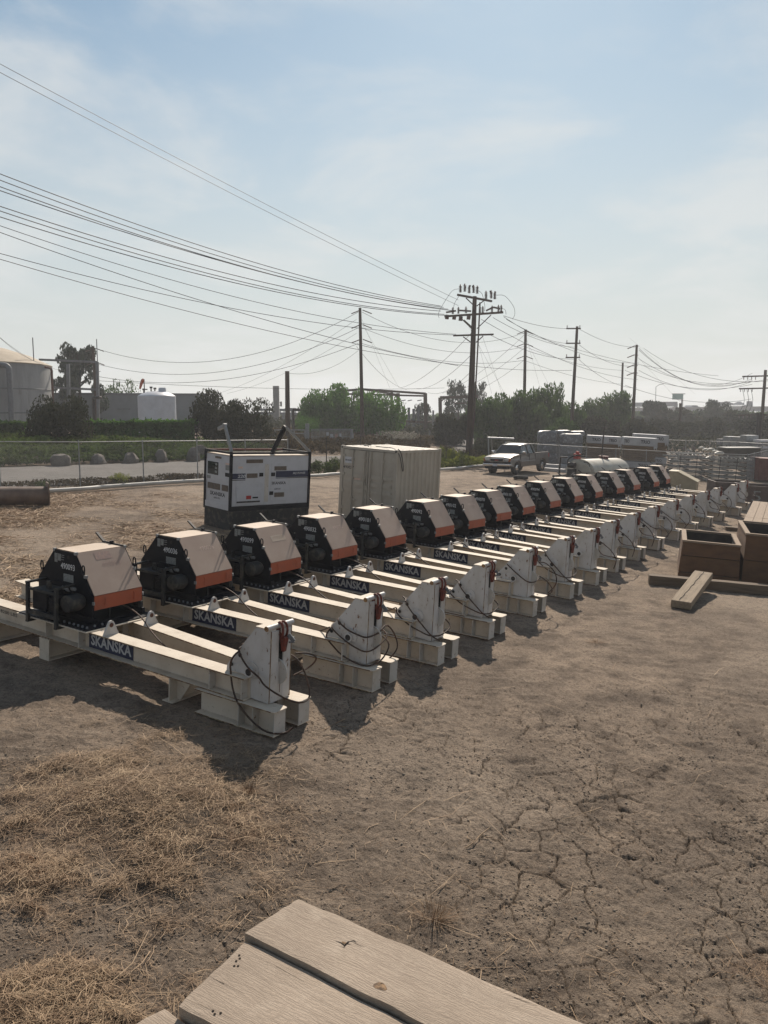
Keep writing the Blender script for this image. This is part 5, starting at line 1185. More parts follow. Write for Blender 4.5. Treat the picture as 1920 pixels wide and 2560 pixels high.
# weeds at the fence foot
GW = 'weeds growing at the fence foot'
for i, (px, py, w, h, m_) in enumerate([(283, 1214, 38, 28, 'leafyellow'), (85, 1226, 30, 20, 'leafivy'), (800, 1188, 46, 34, 'leafivy'), (835, 1184, 40, 38, 'leafivy'), (865, 1186, 40, 30, 'leafyellow'), (1115, 1165, 44, 46, 'leafyellow'), (1150, 1165, 44, 36, 'leafyellow'), (1180, 1158, 40, 34, 'leafdry'), (440, 1204, 60, 18, 'leafdry'), (340, 1212, 50, 14, 'leafdry'), (200, 1224, 50, 12, 'leafdry'), (740, 1190, 50, 30, 'leafdry')]):
    p = onground(px, py); p.y += .8; s = p.y/FPX
    R = empty('weed_clump', (p.x, p.y, T(p.x, p.y)-.03), ['yellow green weed clump at the fence foot, right of the rusty pipe', 'small green weed behind the rusty pipe', 'green weed clump between generator and container, left', 'green weed clump between generator and container, middle', 'yellowish weed clump at the left edge of the container', 'yellow green weeds at the right edge of the container', 'yellow green weeds left of the pickup truck', 'dry weeds beside the front of the pickup truck', 'low dry weeds left of the generator', 'low dry weeds below the third fence post', 'low dry weeds below the second fence post', 'dry weeds at the right edge of the generator'][i], 'weed', GW)
    put('foliage', crown_mesh('willow', m_, 50+i % 3, 1400, .07), R, Matrix.Diagonal((w*s/2*1.2, w*s/2, h*s, 1)))

def hedge(name, pa, pb, Y, ytop, m, label, cat, n, thick=2.0, ls=.16):
    A = at(pa, 1050, Y); B = at(pb, 1050, Y+3); r = np.random.default_rng(int(abs(pa))+5)
    z0 = T(A.x, Y); h = at((pa+pb)/2, ytop, Y).z-z0
    f = r.random(n); X = A.x+(B.x-A.x)*f; side = r.random(n) < .45
    yy = np.where(side, -thick/2+.3*r.random(n), thick*(r.random(n)-.5)); zz = np.where(side, h*r.random(n), h*(.86+.16*r.random(n)))
    zz = zz+.16*(fbm(X*1.3, X*0+2, 3, 3)-.5)+np.where(r.random(n) < .04, .25*r.random(n), 0); yy = yy+.4*(fbm(X*.8, zz, 8, 3)-.5)
    P = np.stack([X-A.x, yy+3*f, zz], -1)
    co, q = leaf_quads(P, ls*(.6+.9*r.random(n)), r); me = np_mesh('foliage', co, q, M[m], None, np.repeat(r.random(n), 4))
    R = empty(name, (A.x, Y, z0), label, cat); put('foliage', me, R); return R
hedge('hedge', -90, 72, 62, 1060, 'leafmid', 'clipped dark green hedge below the large storage tank, left of the bush', 'hedge', 6000)
hedge('hedge', 215, 490, 62, 1056, 'leafgreen', 'clipped dark green hedge in front of the small white tank', 'hedge', 12000)

# ground cover between the road and the hedge
def ground_cover():
    r = np.random.default_rng(77)
    RLn = np.array([(x, y) for x, y, w in RL]); n = 42000
    seg = r.integers(1, 4, n); f = r.random(n); A = RLn[seg]; B = RLn[seg+1]
    hw = np.array([w for _, _, w in RL]); half = (hw[seg]*(1-f)+hw[seg+1]*f)/2
    P = A+(B-A)*f[:, None]; d = (B-A)/np.linalg.norm(B-A, axis=1)[:, None]; nrm = np.stack([-d[:, 1], d[:, 0]], -1)
    g = r.random(n)**1.4*15+.15
    P = P+nrm*(half+g)[:, None]; X, Y = P[:, 0], P[:, 1]
    H = np.clip(.25+g/1.6, 0, 1)*(.35+.9*fbm(X*.33, Y*.33, 71, 3)+.35*fbm(X*1.5, Y*1.5, 72, 2)-.3)
    Z = Tn(X, Y)+np.clip(H, .05, 3)*(.45+.55*r.random(n)**.5)
    co, q = leaf_quads(np.stack([X, Y, Z], -1), .13*(.5+.9*r.random(n)), r)
    np_mesh('ground_cover', co, q, M['leafivy'], 'green and brown ivy covering the bank behind the boulders', np.repeat(r.random(n)*.6+.7*(fbm(X*.4, Y*.4, 73, 3)-.2), 4))
ground_cover()
def brush(name, pts, n, h, m, label, ls, seed):
    # low brush over a ground polygon given by two rails of (x, y)
    r = np.random.default_rng(seed); A, B = np.array(pts[0]), np.array(pts[1]); k = r.integers(0, len(A)-1, n); f = r.random(n)[:, None]; g = r.random(n)[:, None]
    P = (A[k]*(1-f)+A[k+1]*f)*(1-g)+(B[k]*(1-f)+B[k+1]*f)*g; X, Y = P[:, 0], P[:, 1]
    Z = Tn(X, Y)+h*(.25+1.1*fbm(X*.3, Y*.3, seed, 3))*r.random(n)**.6
    co, q = leaf_quads(np.stack([X, Y, Z], -1), ls*(.5+.9*r.random(n)), r)
    np_mesh(name, co, q, M[m], label, np.repeat(r.random(n), 4))
brush('brush', ([(7, 67), (12, 70.5), (20, 76), (60, 92)], [(12, 105), (24, 112), (40, 118), (110, 130)]), 26000, 1.3, 'leafdark', 'low dark brush under the trees behind the pickup and the yard', .20, 91)
brush('brush', ([(-9, 60), (-4, 64), (2.5, 69.5)], [(-14, 100), (-4, 104), (8, 108)]), 14000, .9, 'leafdry', 'low dry brush around the barred gate and the substation', .18, 92)
brush('brush', ([(3.4, 54.2), (6.2, 57.8), (9.3, 61.2)], [(2.6, 57), (5.0, 61), (8.0, 64)]), 5000, .8, 'leafyellow', 'green and dry weeds along the black post fence behind the pickup', .09, 93)
brush('brush', ([(-24, 25), (-14.6, 33.2), (-10.2, 37.9), (-4.6, 45.0)], [(-25, 26), (-15.4, 34.0), (-11.2, 38.7), (-5.6, 46.0)]), 5000, .28, 'leafdry', 'low dry weeds along the foot of the left fence', .06, 94)
brush('brush', ([(-110, 100), (-20, 106), (12, 110), (80, 122)], [(-150, 225), (-20, 225), (40, 225), (150, 225)]), 22000, 1.6, 'leafdark', 'far low dark scrub between the plant and the distant trees', .42, 95)
def far_wood(name, pa, pb, Y, ytop, amp, m, label, n, ls):
    r = np.random.default_rng(int(pa+9000)); px = pa+(pb-pa)*r.random(n)
    X = (px-960)/FPX*Y*1.0; yy = Y+14*(r.random(n)-.5); top = at(960, ytop, Y).z
    z0 = Tn(X, yy); H = (top-z0)*(.72+.5*(fbm(X*.09, X*0, 4, 4)-.3))
    Z = z0+H*(r.random(n)**.6)
    co, q = leaf_quads(np.stack([X, yy, Z], -1), ls*(.5+.9*r.random(n)), r)
    np_mesh(name, co, q, M[m], label, np.repeat(r.random(n), 4))
far_wood('far_wood', -250, 1250, 240, 1034, 3, 'leafmid', 'hazy line of distant trees behind the plant', 9000, .9)
far_wood('far_wood', 1250, 2300, 230, 1030, 3, 'leafmid', 'hazy distant wood below the freeway', 9000, .9)

# ------------------------------------------------------------------ plant on the left
def tank():
    Y = 88; rad = 9.5; cx = at(113, 950, Y).x-rad; z0 = T(cx, Y)-.2; zr = at(40, 904, Y-rad*.6).z
    R = empty('storage_tank', (cx, Y, z0), 'very large round grey storage tank with pale domed roof at the left edge', 'tank')
    h = zr-z0; k = MB(); k.lathe([(rad, 0), (rad, h)], (0, 0, 0), 72); k.build('tank_wall', M['tankwall'], R, True)
    k = MB(); k.lathe([(rad+.12, h-.05), (rad+.12, h+.04), (rad*.8, h+1.0), (rad*.55, h+1.75), (rad*.28, h+2.15), (0, h+2.3)], (0, 0, 0), 72); k.build('domed_roof', M['tankroof'], R, True)
    for f in (.30, .64):
        k = MB(); k.lathe([(rad+.002, h*f-.05), (rad+.05, h*f-.03), (rad+.05, h*f+.03), (rad+.002, h*f+.05)], (0, 0, 0), 72); k.build('seam', M['pipegrey'], R, True)
    k = MB()
    for t in (-1.25, -.9, -1.6): k.box(rad*cos(t)-.02, rad*cos(t)+.02, rad*sin(t)-.06, rad*sin(t)+.02, 0, h*.3)
    tag(k.build('plate_joints', M['pipegrey'], R), kind='stuff')
    t = -.62; px_, py_ = (rad+.9)*cos(t), (rad+.9)*sin(t)
    k = MB(); k.tube(spline([(rad*cos(t)-.9, rad*sin(t)-.6, h-.35), (px_-.8, py_, h-.3), (px_-.1, py_, h-.5), (px_, py_, h-1.3), (px_, py_, h*.4), (px_, py_, 0)], 5), .26, 12); k.build('down_pipe', M['pipegrey'], R, True)
    k = MB(); k.tube([(rad*.93, -1, h+.2), (rad*.93, -1, h+2.7)], .05, 6); k.build('antenna', M['pipegrey'], R)
tank()
def P3(px, py, Y): return at(px, py, Y)
def bars(name, segs, w, m, label, cat, group=None, Y=None):
    """steelwork: each member a part; segs = [(x0,y0,Y0, x1,y1,Y1, part), ...] given as sight lines"""
    a0 = P3(*segs[0][:3]); R = empty(name, (a0.x, a0.y, T(a0.x, a0.y)), label, cat, group); o = Vector((a0.x, a0.y, T(a0.x, a0.y)))
    for s in segs:
        ww = s[7] if len(s) > 7 else w; k = MB(); k.bar(P3(*s[0:3])-o, P3(*s[3:6])-o, ww, ww); k.build(s[6], M[m], R)
    return R
k = MB(); o = at(118, 920, 84); z0 = T(o.x, o.y)
k.tube(spline([at(112, 918, 84)-o, at(122, 919, 84)-o, at(129, 926, 84)-o, at(130, 950, 84)-o, Vector((at(131, 950, 84).x-o.x, 0, z0-o.z))], 5), .12, 8); ob = k.build('vent_pipe', M['rust'], None, True, Matrix.Translation(o)); tag(ob, 'thin brown pipe bent over beside the right wall of the storage tank', 'pipe')
bars('steel_pipe_frame', [(170, 910, 92, 173, 1062, 92, 'column', .32), (243, 905, 92, 246, 1062, 92, 'column', .28), (98, 899, 92, 243, 905, 92, 'beam', .22), (115, 968, 92, 243, 974, 92, 'beam', .22), (124, 968, 92, 124, 985, 92, 'strut', .12)], .3, 'pipegrey', 'grey steel pipe frame between the storage tank and the wood pole', 'steel frame')
def building():
    A = at(-120, 975, 100); B = at(520, 998, 112); z0 = T(A.x, 100)-.3; h = at(115, 982, 104).z-z0
    R = empty('long_building', (A.x, A.y, z0), 'long low windowless grey building behind the small white tank', 'building')
    d = Vector((B.x-A.x, B.y-A.y, 0)); L = d.length; u = d/L; n = Vector((-u.y, u.x, 0))
    k = MB(); k.prism([Vector((0, 0, 0)), u*L, u*L+n*14, n*14], (0, 0, h)); k.build('wall', M['wallgrey'], R)
    k = MB(); k.prism([u*-.1-n*.1, u*(L+.1)-n*.1, u*(L+.1)+n*14.1, u*-.1+n*14.1], (0, 0, .25)); k.build('parapet', M['pipegrey'], R, matrix=Matrix.Translation((0, 0, h-.22)))
    for i in range(1, int(L/5.5)):
        k = MB(); q = u*(i*5.5)-n*.02; k.prism([q, q+u*.06, q+u*.06+n*.019, q+n*.019], (0, 0, h-.25)); k.build('wall_joint', M['pipegrey'], R)
    for i in (3, 7):
        k = MB(); q = u*(i*5.5+2)-n*.12; k.prism([q, q+u*1.6, q+u*1.6+n*.11, q+n*.11], (0, 0, .18)); k.build('wall_ledge', M['pipegrey'], R, matrix=Matrix.Translation((0, 0, h*.55)))
building()
def white_tank():
    Y = 80; c = at(392, 1000, Y); z0 = T(c.x, Y); rad = 46/FPX*Y; h = at(392, 990, Y).z-z0
    R = empty('white_tank', (c.x, c.y, z0), 'small white upright round tank with a shallow dome behind the hedge', 'tank')
    k = MB(); k.lathe([(rad, 0), (rad, h*.99), (rad*.95, h+.05)], (0, 0, 0), 40); k.build('tank_wall', M['tankwhite'], R, True)
    k = MB(); k.lathe([(rad*.985, h), (rad*.8, h+.2), (rad*.5, h+.38), (0, h+.47)], (0, 0, 0), 40); k.build('dome', M['tankwhite'], R, True)
    k = MB(); k.lathe([(.35, 0), (.35, .3), (.3, .42), (0, .45)], (.55, 0, h+.35), 16); k.build('manhole', M['tankwhite'], R, True)
    for x, hh, a in ((-1.2, .62, 1), (-.5, .8, 0), (-.15, .7, 0)):
        k = MB(); k.tube([(x, 0, h+.1), (x, 0, h+hh), (x+.35*a, 0, h+hh)], .06, 8); k.box(x-.1, x+.12, -.1, .1, h+hh-.08, h+hh+.08); k.build('tank_fitting', M['darkpost'], R)
white_tank()
def wsock():
    Y = 84; a = at(361, 975, Y); z0 = T(a.x, a.y); top = at(361, 948, Y).z-z0
    R = empty('windsock', (a.x, a.y, z0), 'faded orange windsock drooping on a mast behind the white tank', 'windsock')
    k = MB(); k.tube([(0, 0, 0), (0, 0, top)], .05, 8); k.build('mast', M['darkpost'], R)
    k = MB(); k.tube([(-.02, 0, top-.05), (-.15, 0, top-.12), (-.32, 0, top-.55), (-.44, 0, top-.95)], [.16, .17, .14, .09], 12); k.build('sock', M['orange'], R, True)
wsock()
def lamp(px, ytop, Y, hw_, hh_, label, side=1, m='darkpost'):
    a = at(px, ytop, Y); z0 = T(a.x, a.y); h = a.z-z0
    R = empty('street_lamp', (a.x, a.y, z0), label, 'lamp')
    k = MB(); k.tube([(0, 0, 0), (0, 0, h)], .12, 8); k.build('lamp_post', M[m], R)
    k = MB(); k.lathe([(0, hh_), (hw_*.42, hh_), (hw_*.5, hh_*.7), (hw_*.5, .02), (hw_*.4, 0), (0, 0)], (side*hw_*.42, 0, h-hh_*.2), 18); k.build('lamp_head', M[m], R, True)
lamp(233, 996, 68, .75, .22, 'black lamp post with a flat round head in front of the grey building')
lamp(733, 1026, 84, .8, .24, 'black lamp post with a flat round head left of the green trees')
# concrete column with small aerials
Y = 135; a = at(690, 965, Y); z0 = T(a.x, Y); R = empty('concrete_column', (a.x, Y, z0), 'square grey concrete column with small aerials beyond the dark trees', 'column')
k = MB(); k.box(-.45, .45, -.45, .45, 0, a.z-z0); k.build('shaft', M['concrete'], R)
for q, s in ((at(697, 1007, Y).z-z0, 1), (at(697, 1013, Y).z-z0, 1), (at(684, 1012, Y).z-z0, -1)):
    k = MB(); k.bar((s*.4, 0, q), (s*.8, 0, q), .08); k.box(s*.75-.12, s*.75+.12, -.1, .1, q-.2, q+.2); k.build('aerial', M['darkpost'], R)
# pipe bridge
sg = []
for py in (1024, 1033, 1048): sg.append((640, py, 150, 790, py+2, 150, 'beam', .42 if py != 1048 else .3))
for i in range(16): sg.append((645+9.3*i, 1024, 150, 645+9.3*i, 1034, 150, 'web_post', .16))
for px in (668, 690, 708, 726, 762): sg.append((px, 1034, 150, px, 1090, 150, 'column', .4))
bars('pipe_bridge', sg, .3, 'pipegrey', 'dark steel pipe bridge on columns between the dark and green trees', 'pipe bridge')
# palisade gate
def gate():
    Y = 76; A = at(778, 1073, Y); B = at(876, 1078, Y); z0 = T(A.x, Y); o = Vector((A.x, Y, z0)); h = A.z-z0
    R = empty('barred_gate', o, 'tall grey barred gate with white and red signs behind the container', 'gate')
    w = B.x-A.x; n = 30
    for i in range(n):
        x = w*i/(n-1); k = MB(); k.box(x-.025, x+.025, -.02, .02, .1, h+.04); k.build('gate_bar', M['galv'], R)
    for z in (.25, h*.5, h-.1):
        k = MB(); k.box(0, w, .021, .06, z, z+.07); k.build('gate_rail', M['galv'], R)
    for px, t, r_ in ((768, 1059, .19), (879, 1073, .12)):
        q = at(px, t, Y); k = MB(); k.tube([(q.x-o.x, 0, 0), (q.x-o.x, 0, q.z-o.z)], r_, 10); k.build('gate_post', M['galv'], R)
    for px, t, w_, hh, m in ((819, 1085, .22, .3, 'genwhite'), (829, 1090, .28, .38, 'genwhite'), (829, 1096, .26, .12, 'red'), (841, 1090, .28, .38, 'greyletter'), (851, 1088, .2, .3, 'genwhite'), (881, 1090, .2, .4, 'genwhite')):
        q = at(px, t, Y); d_ = -.09 if m == 'red' else -.05; k = MB(); k.box(q.x-o.x-w_/2, q.x-o.x+w_/2, d_, d_+.02, q.z-o.z-hh/2, q.z-o.z+hh/2); k.build('gate_sign', M[m], R)
gate()
bars('gate_frame', [(687, 1074, 72, 687, 1135, 72, 'post', .1), (735, 1074, 72, 735, 1135, 72, 'post', .1), (762, 1074, 72, 762, 1135, 72, 'post', .1), (685, 1075, 72, 764, 1075, 72, 'rail', .1), (735, 1084, 72, 764, 1084, 72, 'rail', .08), (687, 1108, 72, 764, 1108, 72, 'rail', .07)], .1, 'galv', 'pale grey tubular gate frame left of the barred gate', 'gate frame')
for px, t in ((748, 1104), (778, 1103)):
    q = at(px, t, 66); z0 = T(q.x, 66); k = MB(); k.tube([(0, 0, 0), (0, 0, q.z-z0-.08), (0, 0, q.z-z0)], [.15, .15, .08], 12); o = k.build('bollard', M['yellow'], None, True, Matrix.Translation((q.x, 66, z0)))
    tag(o, 'dull yellow bollard under the lifting strut of the generator, %s' % ('left of two' if px < 760 else 'right of two'), 'bollard', 'yellow bollards')
# substation steelwork
bars('substation_frame', [(833, 979, 112, 905, 973, 118, 'beam', .3), (905, 973, 118, 1064, 984, 118, 'beam', .3), (840, 984, 125, 1064, 990, 125, 'beam', .25), (905, 973, 118, 990, 986, 130, 'beam', .25), (979, 981, 125, 979, 1095, 125, 'column', .42), (995, 983, 118, 995, 1100, 118, 'column', .5), (1063, 983, 118, 1065, 1100, 118, 'column', .5), (995, 1052, 118, 1063, 1056, 118, 'beam', .3), (905, 973, 118, 905, 1090, 118, 'column', .4)], .3, 'pole', 'brown steel frame of the substation right of the green trees', 'steel frame')
bars('substation_frame', [(1100, 994, 126, 1195, 991, 126, 'beam', .42), (1100, 994, 126, 1102, 1098, 126, 'column', .5), (1114, 1050, 126, 1115, 1098, 126, 'column', .5), (1102, 1004, 126, 1112, 995, 126, 'brace', .2), (1062, 1057, 120, 1112, 1049, 126, 'beam', .25), (1135, 1008, 126, 1180, 1008, 126, 'beam', .2)], .3, 'pole', 'smaller steel frame of the substation left of the big utility pole', 'steel frame')
sg = []
for px, t in ((1009, 1020), (1022, 1019), (1034, 1022), (1046, 1015), (1083, 1026), (1052, 1072), (1074, 1076)): sg.append((px, t, 120, px, t+45, 120, 'insulator_stack', .36 if px < 1050 else .25))
for px in (1008, 1024, 1048): sg.append((px-5, 1002, 120, px+6, 1000, 120, 'bus_bar', .12))
bars('switchgear', sg, .3, 'pipegrey', 'grey switchgear with insulator stacks under the brown substation frame', 'switchgear')

# ------------------------------------------------------------------ poles
def wood_pole(px, ytop, Y, r0, r1, label, lean=0.0, name='utility_pole', m='pole', group=None):
    a = at(px, ytop, Y); b_x = a.x+lean; z0 = T(b_x, Y)
    R = empty(name, (b_x, Y, z0), label, 'pole', group); h = a.z-z0
    k = MB(); k.tube([(0, 0, -.2), (-lean*.5, 0, h*.5), (-lean, 0, h)], [r0, (r0+r1)/2, r1], 14); k.build('mast', M[m], R, True)
    return R, h
def arm(R, p, q, w=.12, m='pole', name='crossarm'):
    k = MB(); k.bar(p, q, w, w*1.15); return k.build(name, M[m], R)
def insulator(R, p, up=True, s=1.0):
    k = MB(); d = 1 if up else -1; pr = [(0, 0)]
    for i in range(5): pr += [(.035*s, i*.07*s), (.085*s, i*.07*s+.02*s), (.085*s, i*.07*s+.035*s), (.035*s, i*.07*s+.05*s)]
    pr += [(.03*s, .40*s), (0, .42*s)]
    k.lathe([(r_, d*z) for r_, z in pr], p, 10); return k.build('insulator', M['insul'], R, True)
# the big pole
Y = 71.6; a = at(1187, 741, Y); b = onground(1172, 1140); z0 = T(b.x, Y); h = a.z-z0; top = Vector((a.x-b.x, 0, h))
R = empty('utility_pole', (b.x, Y, z0), 'big brown utility pole with three levels of crossarms and many insulators', 'pole'); BIG = R
k = MB(); k.tube([(0, 0, -.2), top*.5, top], [.30, .25, .17], 18); k.build('mast', M['pole'], R, True)
O = Vector((b.x, Y, z0))
def W(px, py, dy=0.0): return at(px, py, Y+dy)-O
for p0, p1, w in ((( 1144, 737, -.9), (1229, 753, 1.6), .2), ((1111, 791, -.5), (1258, 781, -.5), .2), ((1133, 839, -.3), (1234, 836, -.3), .17)):
    for dd in (-.2, .2) if w > .18 else (0,):
        arm(R, W(p0[0], p0[1], p0[2]+dd), W(p1[0], p1[1], p1[2]+dd), w*.7)
for q in ((1165, 745, 1183, 762), (1212, 750, 1192, 765), (1155, 798, 1181, 823), (1228, 787, 1192, 822), (1160, 800, 1180, 818), (1158, 842, 1176, 855), (1208, 840, 1190, 856)):
    k = MB(); k.bar(W(q[0], q[1], -.3), W(q[2], q[3], -.1), .07); k.build('arm_brace', M['pole'], R)
for px, py in ((1151, 731), (1162, 729), (1173, 733), (1184, 732), (1193, 734), (1215, 747), (1228, 746), (1237, 748)):
    insulator(R, W(px, py, 0), True, 1.6)
for a_, b_ in (((1164, 720), (1161, 711)), ((1172, 722), (1176, 713)), ((1184, 724), (1181, 714)), ((1192, 726), (1195, 717)), ((1228, 737), (1225, 727)), ((1236, 739), (1239, 729))):
    k = MB(); k.bar(W(*a_), W(*b_), .10); k.build('fuse_arm', M['insul'], R)
for px, py in ((1118, 792), (1136, 793), (1152, 796), (1172, 793)): k = MB(); k.tube([W(px-5, py, -.6), W(px+4, py+1, -.6)], .19, 10); k.build('cutout', M['insul'], R, True)
for px, py in ((1132, 785), (1146, 784), (1165, 783), (1200, 782), (1207, 782), (1230, 781), (1246, 779), (1253, 779)): insulator(R, W(px, py, -.4), True, 1.35)
for a_, b_ in (((1115, 781), (1140, 777)), ((1148, 776), (1178, 778)), ((1215, 777), (1233, 768)), ((1233, 768), (1250, 772))): k = MB(); k.bar(W(*a_, -.4), W(*b_, -.4), .13); k.build('switch_blade', M['insul'], R)
for P in ([(1149, 722), (1130, 728), (1105, 765), (1096, 785), (1098, 795)], [(1147, 741), (1137, 757), (1133, 775)], [(1241, 738), (1262, 740), (1283, 765), (1287, 785), (1281, 798)], [(1197, 727), (1206, 737), (1212, 765), (1211, 778)], [(1253, 770), (1263, 775), (1265, 786)]):
    k = MB(); k.tube(spline([W(*q, -.2) for q in P], 6), .016, 5); k.build('jumper', M['cable'], R, True)
k = MB(); k.tube([W(1200, 756, -.3), W(1196, 840, -.32), W(1188, 990, -.42), W(1186, 1040, -.5), Vector((.1, -.36, 0))], .06, 8); k.build('riser_conduit', M['pole'], R, True)
# other poles
POLES = {}
def simple(key, px, yt, Y, r0, r1, label, lean=0.0, m='pole'): POLES[key] = wood_pole(px, yt, Y, r0, r1, label, lean, m=m)
simple('p900', 900, 770, 84, .20, .14, 'slim straight wood pole rising out of the bright green trees', .15)
simple('p1313', 1314, 824, 105, .22, .16, 'slim straight wood pole above the pickup truck', -.05)
simple('p1440', 1443, 816, 95, .22, .14, 'wood pole with three short double arms above the wrapped bales', -.5)
simple('p1590', 1592, 862, 112, .24, .15, 'tall slim pole with two pairs of slanted insulators', -.3)
simple('p1555', 1557, 907, 135, .2, .15, 'shorter slim pole just left of the tall one over the right lumber stack', -.1)
simple('p715', 718, 928, 78, .24, .20, 'short plain wood pole behind the generator strut', -.05)
simple('p232', 232, 866, 95, .22, .17, 'wood pole with an aerial beside the grey pipe frame', .2)
simple('p1700', 1701, 1008, 130, .22, .2, 'stub of a pole below the green road sign', .1)
simple('p1912', 1914, 925, 120, .26, .2, 'utility pole with crossarms at the right edge', -.3)
for i, (px, t) in enumerate(((1896, 1032), (1902, 1032))): POLES['b%d' % i] = wood_pole(px, t, 88, .17, .17, 'short black post beside the right utility pole, %s' % ('left of the pair' if i == 0 else 'right of the pair'), 0, 'post', 'darkpost', 'pair of black posts')
R, h = POLES['p232']; k = MB(); k.tube([(.25, 0, h*.5), (.25, 0, h+.8)], .05, 6); k.build('aerial', M['pipegrey'], R)
def parm(key, dz, wl, wr, Y, n=2, w=.12):
    R, h = POLES[key]; z = h-dz; arm(R, (-wl, -.2, z), (wr, -.2, z), w)
    for i in range(n): insulator(R, ((-wl+.1)+(wl+wr-.2)*i/max(1, n-1), -.2, z+.05), True, .8)
for dz in (.25, 1.85, 3.4): parm('p1440', dz, .75, .85, 95)
for dz, s in ((.15, 1), (1.3, -1), (2.6, 1), (3.6, -1)):
    R, h = POLES['p1590']; k = MB(); k.bar((0, 0, h-dz), (-.9, 0, h-dz-.35), .12); k.bar((0, 0, h-dz), (.5, 0, h-dz-.05), .10); k.build('strain_insulator', M['insul'], R)
for key, dzs in (('p900', (.2, 1.6, 3.0)), ('p1313', (.2, 1.7, 3.2)), ('p232', (.2, 1.7))):
    R, h = POLES[key]
    for dz in dzs:
        for sx_, dl in ((-1, .35), (1, .35)):
            k = MB(); k.bar((sx_*.1, 0, h-dz), (sx_*1.0, 0, h-dz-dl), .085); k.build('strain_insulator', M['insul'], R)
R, h = POLES['p1912']
for dz, l in ((.9, 3.0), (2.6, 3.4), (6.3, 3.4)):
    arm(R, (-l, -.2, h-dz), (l*.6, -.2, h-dz+.1), .17)
    for i in range(4): insulator(R, (-l+.2+.55*i, -.2, h-dz-.06), False, 1.0)
for x0, z0_, z1 in ((-2.9, 2.7, 5.9), (-2.3, 2.7, 6.0), (-1.7, 2.7, 6.1)):
    k = MB(); k.tube(spline([(x0, -.2, h-z0_), (x0+.3, -.2, h-(z0_+z1)/2), (x0-.2, -.2, h-z1+.2)], 6), .03, 5); k.build('jumper', M['cable'], R, True)
k = MB(); k.bar((-2.2, -.2, h-6.2), (-.1, 0, h-7.6), .09); k.build('arm_brace', M['pole'], R)

# ------------------------------------------------------------------ cables
D2S = 1920/1659.0
def cable(a, Ya, b, Yb, sagm, label, r=.018, n=26, group='overhead cables'):
    A = at(a[0]*D2S, a[1]*D2S, Ya); B = at(b[0]*D2S, b[1]*D2S, Yb); mb = MB()
    mb.tube([A.lerp(B, i/n)-Vector((0, 0, 4*sagm*(i/n)*(1-i/n)))-A for i in range(n+1)], r, 5)
    o = mb.build('power_cable', M['cable'], None, True, Matrix.Translation(A)); tag(o, label, 'cable', group); return o
YB = 71.0
for i, (y0, s0, bx, by, sg_) in enumerate([(364, .36, 952, 661, 1.0), (381, .37, 958, 664, 1.1), (399, .37, 968, 668, 1.1), (410, .36, 984, 672, 1.0), (440, .33, 952, 672, 1.1), (453, .345, 960, 679, 1.2), (466, .33, 975, 682, 1.2)]):
    cable((-260, y0-s0*260*.98), 38, (bx, by), YB, sg_, ['topmost','second','third','fourth','fifth','sixth','lowest'][i]+' of the seven thick cables entering left and ending at the big pole', .024, group='seven thick cables to the big pole')
for i, (y0, s0, bx, by, sg_) in enumerate([(480, .33, 985, 722, 1.3), (543, .27, 1000, 724, 1.2)]):
    cable((-260, y0-s0*260), 40, (bx, by), YB, sg_, ['thin cable from the left edge to the lowest arm, upper of two', 'thin cable from the left edge to the lowest arm, lower of two'][i], .018)
for i, (y0, s0, bx, by, sg_) in enumerate([(488, .32, 990, 790, .9), (551, .27, 1235, 800, 2.0)]):
    cable((-260, y0-s0*260), 42, (bx, by), YB+(0 if i == 0 else 30), sg_, ['cable dipping from the left edge past the slim middle pole', 'lowest long cable from the left edge passing behind the poles'][i], .02)
for y0, by in ((133, 648), (153, 660)): cable((-260, y0-.52*260), 34, (990, by), YB, .25, ('upper' if y0 == 133 else 'lower')+' of the two steep thin cables falling from the upper left corner', .014, group='two steep cables')
for i, (a_, b_, sg_) in enumerate([((205, 752), (774, 674), 3.0), ((205, 785), (774, 708), 2.6), ((205, 812), (774, 742), 2.0), ((205, 822), (960, 838), .5)]):
    cable(a_, 95, b_, 84 if i < 3 else 118, sg_, ['top sagging cable between the left wood pole and the slim middle pole', 'second sagging cable between the left wood pole and the slim middle pole', 'third sagging cable between the left wood pole and the slim middle pole', 'lowest nearly level cable from the left wood pole to the substation'][i], .022)
for i, (a_, b_, sg_) in enumerate([((782, 674), (1134, 718), 2.0), ((782, 708), (1134, 748), 1.5), ((782, 742), (1134, 778), 1.0)]):
    cable(a_, 84, b_, 105, sg_, ['top', 'second', 'third'][i]+' cable between the slim middle pole and the straight pole above the truck', .02)
for i, (a_, b_, sg_) in enumerate([((1137, 720), (1552, 812), .8), ((1137, 750), (1345, 800), .6), ((1137, 780), (1345, 830), .5)]):
    cable(a_, 105, b_, 112 if i == 0 else 135, sg_, ['top', 'second', 'third'][i]+' cable running right from the straight pole above the truck', .02)
for i, (a_, b_, Yb_, sg_) in enumerate([((1088, 682), (1238, 710), 95, .3), ((1088, 684), (1240, 742), 95, .6), ((1065, 686), (1240, 750), 95, .5), ((1060, 724), (1240, 776), 95, .5), ((1094, 690), (1380, 784), 112, 1.0), ((1040, 690), (1378, 820), 112, 1.0), ((1250, 710), (1376, 750), 112, .5), ((1250, 744), (1376, 790), 112, .8), ((1250, 776), (1376, 838), 112, .8)]):
    cable(a_, YB if i < 6 else 95, b_, Yb_, sg_, ['first', 'second', 'third', 'fourth', 'fifth', 'sixth', 'seventh', 'eighth', 'ninth'][i]+' highest of the cables falling from the big pole towards the right', .02)
